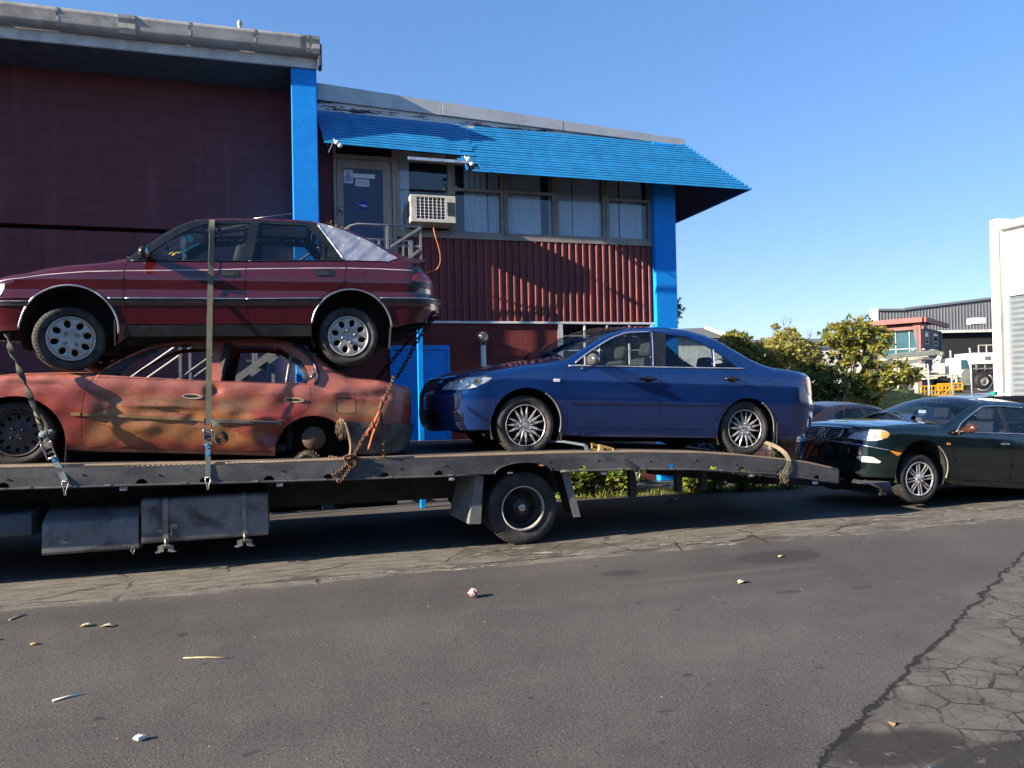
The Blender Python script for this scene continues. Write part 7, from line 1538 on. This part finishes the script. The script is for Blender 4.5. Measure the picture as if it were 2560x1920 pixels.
rng_ = random.Random(9); V_ = []; F_ = []; mi_ = []
for _ in range(2600):
    f = rng_.random(); x = 3.7 + 4.2 * f; cl_ = .5 + .5 * math.sin(x * 5.3) * math.sin(x * 2.1 + 1); y = 10.52 - .10 * (x - 3.8) + abs(rng_.gauss(0, .30)) - .12 * cl_ * rng_.random(); h = rng_.uniform(.02, .05 + .13 * cl_); a = rng_.uniform(0, 6.28); k = len(V_); V_ += [(x, y, .0), (x + .016 * math.cos(a), y + .016 * math.sin(a), 0), (x + rng_.uniform(-.05, .05), y + rng_.uniform(-.05, .05), h)]; F_.append((k, k + 1, k + 2)); mi_.append(rng_.choices((0, 1, 2, 3), (4, 4, 3, 1))[0])
tag(mesh_n('kerb_grass', V_, F_, None, LM_WEED, None, mi_), 'scrappy grass and dead leaves along the kerb behind the truck', 'grass', kind='stuff')

# ------------------------------------------------------------------ straps, chains and rope on the load
def web_mat(name, a, b):
    g = G(name); n = g.noise(8, 5, .7); w = g.n('TexWave', {'wave_type': 'BANDS', 'bands_direction': 'X'}, Vector=g.co(), Scale=55., Distortion=.5).outputs[0]
    g.set(Base_Color=g.mix(g.math('MULTIPLY', w, .5), g.mix(g.step(n, .35, .65), a, b), tuple(x * .6 for x in a)), Roughness=.85); g.bump(g.noise(260, 3), .3, .002); return g.m
m_khaki = web_mat('khaki_webbing', (.125, .125, .085), (.18, .172, .125)); m_dkweb = web_mat('dark_green_webbing', (.030, .040, .030), (.065, .075, .05)); m_bgweb = web_mat('blue_grey_webbing', (.12, .16, .17), (.20, .25, .26)); m_sand = web_mat('frayed_sand_webbing', (.20, .16, .10), (.30, .25, .17))
def ribbon(pts, w, name, mat, parent, normal=(0, -1, 0), th=.004, twist=None, k=6):
    P = [Vector(p) for p in spline(pts, k)]; N = len(P); b = MB(); vs = []
    for i, p in enumerate(P):
        d = (P[min(i + 1, N - 1)] - P[max(i - 1, 0)]).normalized(); s = d.cross(Vector(normal)).normalized(); n = s.cross(d); tw = twist(i / (N - 1)) if twist else 0; s, n = s * math.cos(tw) + n * math.sin(tw), n * math.cos(tw) - s * math.sin(tw); w_ = w * (1 + .05 * math.sin(i * 2.1))
        for a, c in ((-1, -1), (1, -1), (1, 1), (-1, 1)): vs.append(p + s * (a * w_ / 2) + n * (c * th / 2))
    b.add(vs, [(i * 4 + j, i * 4 + (j + 1) % 4, (i + 1) * 4 + (j + 1) % 4, (i + 1) * 4 + j) for i in range(N - 1) for j in range(4)] + [(0, 1, 2, 3), (4 * N - 1, 4 * N - 2, 4 * N - 3, 4 * N - 4)]); return b.build(name, mat, parent)
m_rat = M('worn_ratchet_steel', (.34, .33, .31), .4, .7, var=.25, sc=12, dirt=(.12, .09, .06)); m_ylw = M('worn_yellow_steel', (.50, .34, .13), .5, .3, var=.3, sc=15, dirt=(.15, .10, .06)); m_lbl = M('blue_strap_label', (.05, .28, .62), .4)
def ratchet(t, c, d, L=.17, w=.06, mat=m_rat, n=(0, -1, 0)):
    c, d, n = Vector(c), Vector(d).normalized(), Vector(n); s = d.cross(n).normalized(); b = MB()
    for e in (-1, 1): b.beam(c - d * L / 2 + s * e * w / 2, c + d * L / 2 + s * e * w / 2, .005, .035, up=n)
    b.cyl(c - s * w * .6, c + s * w * .6, .016, 12); b.cyl(c - d * L * .42 - s * w / 2, c - d * L * .42 + s * w / 2, .009, 8); b.cyl(c + d * L * .45 - s * w / 2, c + d * L * .45 + s * w / 2, .010, 8); b.beam(c + d * L * .1 + n * .02 - s * w * .4, c + d * L * .1 + n * .02 + s * w * .4, .05, .006, up=n)
    for e in (-1, 1): b.beam(c + s * e * w * .62 + n * .02, c + d * L * .75 + s * e * w * .58 + n * .035, .005, .022, up=n)
    b.cyl(c + d * L * .75 - s * w * .62 + n * .035, c + d * L * .75 + s * w * .62 + n * .035, .009, 10)
    for e in (-1, 1): b.lathe([(0, -.004), (.024, -.004), (.024, .004), (0, .004)], c + s * e * w * .66, s, 16)
    return b.build('ratchet', mat, t)
def hook(t, p, h=.11, w=.05):
    p = Vector(p); b = MB(); b.tube([p + Vector((-w / 2, 0, 0)), p + Vector((w / 2, 0, 0)), p + Vector((w * .42, -.01, -h * .25)), p + Vector((.006, -.012, -h * .72)), p + Vector((.006, -.012, -h)), p + Vector((-.006, -.012, -h)), p + Vector((-.006, -.012, -h * .72)), p + Vector((-w * .42, -.01, -h * .25)), p + Vector((-w / 2, 0, 0))], .0048, 7); b.cyl(p + Vector((0, -.012, -h * .95)), p + Vector((0, .02, -h * 1.02)), .007, 8); return b.build('hook', m_rat, t)
def strap_upright():
    t = thing('ratchet_strap', (-.72, 7.40, .8), 'upright khaki ratchet strap from the maroon roof down to the truck rail', 'strap', 'ratchet straps')
    ribbon([(-.68, 8.9, 3.40), (-.69, 8.2, 3.402), (-.69, 7.86, 3.372), (-.69, 7.74, 3.30), (-.685, 7.66, 3.10), (-.69, 7.56, 2.80), (-.70, 7.51, 2.4), (-.71, 7.465, 1.9), (-.717, 7.42, 1.42)], .050, 'webbing', m_khaki, t, th=.005, twist=lambda f: .55 * math.exp(-((f - .5) / .10) ** 2))
    ratchet(t, (-.722, 7.405, 1.32), (0, 0, -1), .16, .056); ribbon([(-.722, 7.41, 1.28), (-.725, 7.40, 1.1), (-.727, 7.392, .895)], .046, 'lower_webbing', m_bgweb, t, th=.007)
    b = MB(); b.box((-.748, 7.388, 1.165), (-.703, 7.396, 1.20)); b.box((-.742, 7.385, 1.10), (-.706, 7.393, 1.135)); b.build('label_tag', m_lbl, t)
    b = MB(); c = Vector((-.612, 7.39, 1.27))
    for i, r in enumerate((.030, .040, .050, .060)): b.lathe([(r, -.024), (r + .004, -.024), (r + .004, .024), (r, .024), (r, -.024)], c + Vector((0, 0, -.006 * i)), (.35, -1, .2), 24)
    b.build('spare_roll', M('dirty_webbing', (.11, .10, .085), .9, var=.3, sc=14), t); ribbon([(-.70, 7.395, 1.40), (-.655, 7.385, 1.385), (-.62, 7.385, 1.345)], .045, 'loose_end', m_khaki, t); hook(t, (-.727, 7.388, .895))
strap_upright()
def strap_slanted():
    t = thing('ratchet_strap', (-1.87, 7.39, .8), 'twisted dark strap slanting down across the wreck front wheel', 'strap', 'ratchet straps')
    tw = lambda f: 14 * f; ribbon([(-2.40, 7.66, 2.24), (-2.345, 7.54, 2.12), (-2.26, 7.47, 1.93), (-2.19, 7.455, 1.75), (-2.12, 7.45, 1.53), (-2.075, 7.445, 1.385)], .046, 'webbing', m_dkweb, t, th=.012, twist=tw, k=10)
    ribbon([(-2.15, 7.448, 1.63), (-2.112, 7.444, 1.50), (-2.08, 7.44, 1.39), (-2.05, 7.437, 1.30)], .030, 'knotted_webbing', m_sand, t, th=.02, twist=lambda f: 9 * f, k=8); b = MB(); b.sphere((-2.052, 7.43, 1.335), .034, 12, sc=(1.2, .8, 1.), jit=.2); b.sphere((-2.0, 7.43, 1.35), .028, 10, jit=.25); b.build('knot', m_bgweb, t)
    d = Vector((.11, 0, -.28)).normalized(); ratchet(t, (-2.035, 7.425, 1.25), d, .17, .06, M('bright_ratchet_steel', (.55, .52, .44), .35, .75, dirt=(.2, .15, .08)))
    ribbon([(-1.985, 7.43, 1.15), (-1.94, 7.41, 1.04), (-1.888, 7.39, .925)], .048, 'lower_webbing', m_bgweb, t, th=.006); b = MB(); b.obox((-1.975, 7.42, 1.122), (.05, .012, .045), (0, -.37 + math.pi, 0)); b.build('label_tag', m_lbl, t); hook(t, (-1.885, 7.386, .922), .12, .055)
strap_slanted()
def strap_blue():
    t = thing('ratchet_strap', (3.3, 7.5, .95), 'grey strap with a rusty yellow ratchet by the blue sedan front wheel', 'strap', 'ratchet straps')
    ribbon([(2.72, 7.85, 1.06), (2.83, 7.72, 1.07), (2.95, 7.62, 1.05), (3.05, 7.53, 1.03)], .045, 'webbing', m_bgweb, t, (0, -.5, .85)); ratchet(t, (3.20, 7.49, .985), (.20, -.02, -.075), .20, .065, m_ylw, (.2, -.75, .6)); ribbon([(3.05, 7.5, 1.03), (3.045, 7.47, .99), (3.06, 7.45, .945), (3.085, 7.44, .965)], .045, 'loose_end', m_bgweb, t)
    ribbon([(3.30, 7.46, .945), (3.42, 7.40, .87), (3.56, 7.385, .765), (3.60, 7.39, .72)], .048, 'lower_webbing', web_mat('black_webbing', (.03, .032, .034), (.06, .06, .06)), t); hook(t, (3.60, 7.385, .72), .08)
strap_blue()
def strap_tail():
    t = thing('frayed_strap', (5.5, 7.4, .6), 'frayed sand coloured strap wrapped over the tail of the truck', 'strap')
    ribbon([(5.42, 7.9, .98), (5.46, 7.6, .93), (5.50, 7.44, .85), (5.53, 7.39, .75)], .05, 'webbing', m_sand, t, (-.3, -.7, .5)); ribbon([(5.53, 7.385, .755), (5.49, 7.38, .68), (5.43, 7.378, .61), (5.41, 7.378, .57)], .055, 'webbing', m_sand, t)
    b = MB(); rg = random.Random(2)
    for i in range(26): x, z = 5.43 + rg.uniform(-.04, .06), .60 + rg.uniform(-.04, .06); b.tube([(x, 7.374, z), (x + rg.uniform(-.03, .03), 7.368, z - .03), (x + rg.uniform(-.05, .05), 7.366, z - rg.uniform(.04, .09))], .0025, 4)
    b.build('frayed_ends', m_sand, t)
strap_tail()
def chain_mesh(b, pts, pitch=.042, w=.030, r=.0058, seed=0):
    P = [Vector(p) for p in resamp([tuple(q) for q in spline(pts, 6)], pitch, False)] if len(pts) > 2 else [Vector(p) for p in resamp(pts, pitch, False)]
    rg = random.Random(seed)
    for i in range(len(P) - 1):
        p, q = P[i], P[i + 1]; d = (q - p).normalized(); c = (p + q) / 2; L = (q - p).length * 1.42; s = d.cross(Vector((0, -1, .15))).normalized(); n = s.cross(d); a = (math.pi / 2 if i % 2 else 0) + rg.uniform(-.25, .25) + .5; s = s * math.cos(a) + n * math.sin(a)
        ring = [c + d * (L / 2 - w / 2) * (1 if math.cos(t) > 0 else -1) + d * w / 2 * math.cos(t) + s * w / 2 * math.sin(t) for t in [2 * math.pi * (k + .5) / 14 for k in range(14)]]; b.tube(ring, r, 6, closed=True)
def rust(name, a, b_, c_):
    g = G(name); n = g.noise(30, 6, .7); g.set(Base_Color=g.mix(g.step(n, .35, .6), a, g.mix(g.step(g.noise(12, 4), .4, .7), b_, c_)), Roughness=.75, Metallic=.25); g.bump(n, .3, .003); return g.m
m_chain = rust('rusty_chain', (.09, .045, .025), (.22, .105, .05), (.13, .10, .075)); m_org = rust('worn_orange_paint', (.42, .10, .030), (.50, .15, .05), (.20, .085, .045))
def chains():
    t = thing('lashing_chain', (.6, 7.4, 1.0), 'rusty lashing chain with an orange lever binder by the wreck tail', 'chain', 'lashing chains')
    b = MB(); chain_mesh(b, [(1.02, 7.62, 1.80), (.97, 7.50, 1.70), (.905, 7.43, 1.59), (.85, 7.41, 1.48)], seed=1); b.build('upper_chain', m_chain, t)
    b = MB(); chain_mesh(b, [(.80, 7.41, 1.36), (.70, 7.40, 1.23), (.62, 7.395, 1.09), (.555, 7.39, 1.0), (.47, 7.385, .91), (.385, 7.38, .86)], seed=2); b.build('lower_chain', m_chain, t)
    b = MB(); chain_mesh(b, [(.855, 7.40, 1.44), (.872, 7.39, 1.33), (.882, 7.39, 1.18), (.88, 7.395, 1.02), (.90, 7.5, .985)], seed=3); b.build('hanging_chain', m_chain, t)
    b = MB(); chain_mesh(b, [(.36, 7.6, 1.02), (.45, 7.5, 1.005), (.53, 7.42, 1.0), (.60, 7.40, 1.01), (.66, 7.45, 1.0)], seed=4); chain_mesh(b, [(.62, 7.385, 1.01), (.57, 7.38, .95), (.52, 7.378, .87), (.46, 7.376, .80), (.43, 7.376, .81)], seed=5); chain_mesh(b, [(.55, 7.378, 1.0), (.60, 7.372, .97), (.57, 7.37, .93), (.53, 7.37, .97), (.50, 7.37, 1.02), (.55, 7.365, 1.04), (.61, 7.37, 1.03)], seed=6); b.build('loose_loop', m_chain, t)
    # lever binder: body, handle and grab hooks
    b = MB(); b.tube([(.855, 7.395, 1.475), (.83, 7.385, 1.42), (.80, 7.375, 1.36), (.77, 7.37, 1.31)], [.012, .018, .022, .016], 10); b.tube([(.85, 7.39, 1.44), (.83, 7.37, 1.37), (.775, 7.36, 1.24), (.735, 7.355, 1.115), (.725, 7.355, 1.09)], [.013, .016, .013, .012, .008], 10)
    b.tube([(.77, 7.372, 1.31), (.735, 7.375, 1.28), (.72, 7.38, 1.24), (.735, 7.382, 1.22)], .011, 8); b.tube([(.79, 7.37, 1.37), (.765, 7.36, 1.345), (.78, 7.355, 1.30), (.81, 7.36, 1.31)], .009, 8); b.build('lever_binder', m_org, t); b = MB(); b.sphere((.902, 7.425, 1.585), .030, 12, sc=(1, .7, .9)); b.tube([(.875, 7.42, 1.56), (.86, 7.40, 1.51), (.845, 7.39, 1.47)], .014, 8); b.build('grab_hook', m_chain, t)
    for lab, pts, sd in (('dark chain dropping from the maroon tow hook straight to the wreck boot', [(1.49, 7.9, 2.42), (1.33, 7.9, 2.21), (1.19, 7.85, 1.97), (1.06, 7.75, 1.78)], 7), ('dark chain running from the maroon tow hook down behind the wreck boot', [(1.45, 8.3, 2.40), (1.22, 8.5, 2.12), (1.02, 8.7, 1.86), (.85, 8.9, 1.62)], 8)):
        t2 = thing('hanging_chain', pts[-1], lab, 'chain', 'lashing chains'); b = MB(); chain_mesh(b, pts, .05, .034, .0065, sd); b.build('links', M('dark_chain', (.03, .027, .025), .6, .4), t2)
chains()
def rope():
    t = thing('deck_rope', (-1, 7.42, 1.03), 'cream twisted rope lying along the edge of the truck bed', 'rope'); P = [(-2.0, 7.46, 1.035), (-1.55, 7.43, 1.03), (-1.02, 7.425, 1.024), (-.46, 7.425, 1.016), (0.0, 7.43, 1.005), (.06, 7.5, 1.0)]; P = resamp(spline(P, 8), .012, False); b = MB()
    for k in range(3):
        pts = []
        for i, p in enumerate(P): a = i * .55 + 2.094 * k; pts.append((p[0], p[1] + .0065 * math.cos(a), p[2] - .004 + .0065 * math.sin(a)))
        b.tube(pts, .0068, 6)
    b.build('strands', M('cream_rope', (.42, .34, .22), .9, var=.2, sc=10, dirt=(.16, .12, .08)), t)
rope()
def tyre_scrap():
    t = thing('torn_tyre_piece', (.16, 7.66, .97), 'torn half round piece of old tyre standing on the bed below the brake drum', 'tyre scrap'); b = MB(); c = (.165, 7.66, .955)
    b.lathe([(.075, -.05), (.10, -.06), (.125, -.04), (.13, 0), (.125, .04), (.1, .06)], c, (0, 1, 0), 22, a0=0, a1=6.3); b.build('casing', M('ragged_tyre', (.055, .048, .04), .9, var=.4, sc=14, dirt=(.2, .16, .11)), t); b = MB(); rg = random.Random(6)
    b.lathe([(0, -.03), (.08, -.035)], c, (0, 1, 0), 20)
    for i in range(40): a = rg.uniform(0, 3.14); b.tube([(c[0] + .12 * math.cos(a), c[1] - .05, c[2] + .12 * math.sin(a)), (c[0] + .14 * math.cos(a + .1), c[1] - .07, c[2] + .14 * math.sin(a + .1))], .002, 4)
    b.build('fibres', M('dry_fibre', (.26, .20, .12), .9), t)
tyre_scrap()

# ------------------------------------------------------------------ litter on the ground
m_litw = M('white_paper_litter', (.72, .71, .68), .6, var=.08); m_leafd = M('dry_leaf', (.36, .26, .12), .8, var=.3, sc=40); m_stick = M('dry_stick', (.45, .34, .20), .8, var=.25, sc=30)
def crumple(name, label, x, y, r, mats, seed, sc=(1, 1, .8), cat='litter'):
    rg = random.Random(seed); bm = bmesh.new(); bmesh.ops.create_icosphere(bm, subdivisions=3, radius=r)
    for v in bm.verts:
        n = v.co.normalized(); k = 1 + .18 * math.sin(n.x * 5 + seed) * math.sin(n.y * 6 + 2 * seed) + .14 * math.sin(n.z * 8 + n.x * 6) + rg.uniform(-.035, .035); v.co = Vector((n.x * sc[0], n.y * sc[1], n.z * sc[2])) * r * k
    zm = min(v.co.z for v in bm.verts); [setattr(v.co, 'z', v.co.z - zm + .002) for v in bm.verts]
    me = bpy.data.meshes.new(name); bm.to_mesh(me); bm.free()
    for m in mats: me.materials.append(m)
    for p in me.polygons: p.material_index = (1 if len(mats) > 1 and rg.random() < .4 else 0)
    o = bpy.data.objects.new(name, me); COL.objects.link(o); o.location = (x, y, 0); tag(o, label, cat)
crumple('crumpled_wrapper', 'crumpled red and white wrapper ball on the sunlit asphalt', 1.37, 5.79, .040, [M('red_wrapper', (.42, .07, .06), .3, var=.2), m_litw], 3)
crumple('tissue', 'small crumpled white tissue in the left foreground', -.71, 3.94, .022, [m_litw], 5, (1.2, .8, .6))
crumple('foil_scrap', 'pale blue-grey scrap lying in the truck shadow near the weeds', 5.2, 9.6, .06, [M('pale_plastic', (.5, .52, .6), .4)], 8, (1.6, .7, .5))
def stick(name, label, p, q, r, mat, cat='stick'):
    b = MB(); m = (Vector(p) + Vector(q)) / 2; d = Vector(q) - Vector(p); s = Vector((-d.y, d.x, 0)) * .04; b.tube([p, tuple(m + s), q], [r, r * 1.1, r * .7], 7); tag(b.build(name, mat, base=(m.x, m.y, 0)), label, cat)
stick('dry_stick', 'long thin dry stick lying across the asphalt', (-.66, 5.08, .006), (-.38, 4.98, .006), .0045, m_stick)
stick('white_stick', 'white paper stick in the left foreground', (-1.25, 4.60, .007), (-1.12, 4.66, .007), .006, m_litw)
stick('twig', 'short pale twig at the left edge beside the concrete strip', (-2.02, 6.42, .006), (-1.95, 6.55, .006), .006, M('pale_twig', (.32, .33, .24), .8))
def leaf(name, label, x, y, L, a, mat, seed, cat='leaf'):
    rg = random.Random(seed); V = []; n = 7; c, s = math.cos(a), math.sin(a)
    for i in range(n):
        f = i / (n - 1); w = .30 * L * math.sin(math.pi * f) ** .7 + .001; h = .004 + .10 * L * math.sin(math.pi * f); u = (f - .5) * L
        for v, zz in ((-w, h + .25 * w), (0, h * .6), (w, h + .15 * w)): V.append((u * c - v * s, u * s + v * c, zz))
    F = [(i * 3 + j, i * 3 + j + 1, (i + 1) * 3 + j + 1, (i + 1) * 3 + j) for i in range(n - 1) for j in range(2)]; o = mesh_n(name, V, F, None, mat, None); sd = o.modifiers.new('solid', 'SOLIDIFY'); sd.thickness = .0015; o.location = (x, y, 0); tag(o, label, cat)
for i, (x, y, L, a, lab) in enumerate(((-1.42, 6.05, .095, .1, 'tan dry leaf by the concrete strip, left of its twin'), (-1.27, 5.98, .10, -.2, 'tan dry leaf by the concrete strip, right of its twin'), (-1.95, 5.92, .06, .6, 'small brown dry leaf at the far left edge'), (-1.66, 5.72, .06, 1., 'brown curled leaf below the pair of tan leaves'), (3.57, 5.42, .11, .4, 'curled pale leaf on the asphalt right of centre'), (4.45, 6.10, .08, .2, 'curled leaf lying on the dark oil patch'), (2.72, 2.92, .05, 1.2, 'small tan leaf beside the broken hole at lower right'))): leaf('dry_leaf', lab, x, y, L, a, M('pale_leaf', (.50, .43, .28), .8, var=.2, sc=40) if i in (0, 1, 4, 5) else m_leafd, i)
rg_ = random.Random(12); b_ = MB()
for _ in range(300):
    x, y = rg_.uniform(-2.4, 6.5), rg_.uniform(2.2, 7.4) if rg_.random() < .75 else rg_.uniform(6.5, 7.0); r = rg_.uniform(.0015, .0048); b_.sphere((x, y, r * .4), r, 6, sc=(rg_.uniform(.7, 1.6), 1, .7), m=rg_.choices((0, 1, 2), (7, 4, .4))[0], jit=.2)
tag(b_.build('grit', [M('grey_grit', (.20, .19, .18), .9), M('tan_grit', (.30, .25, .19), .9), m_litw], recalc=False), 'loose grit and tiny stone chips scattered over the asphalt', 'grit', kind='stuff')

for _o in bpy.data.objects:
    if 'wbase' in _o.keys(): del _o['wbase']
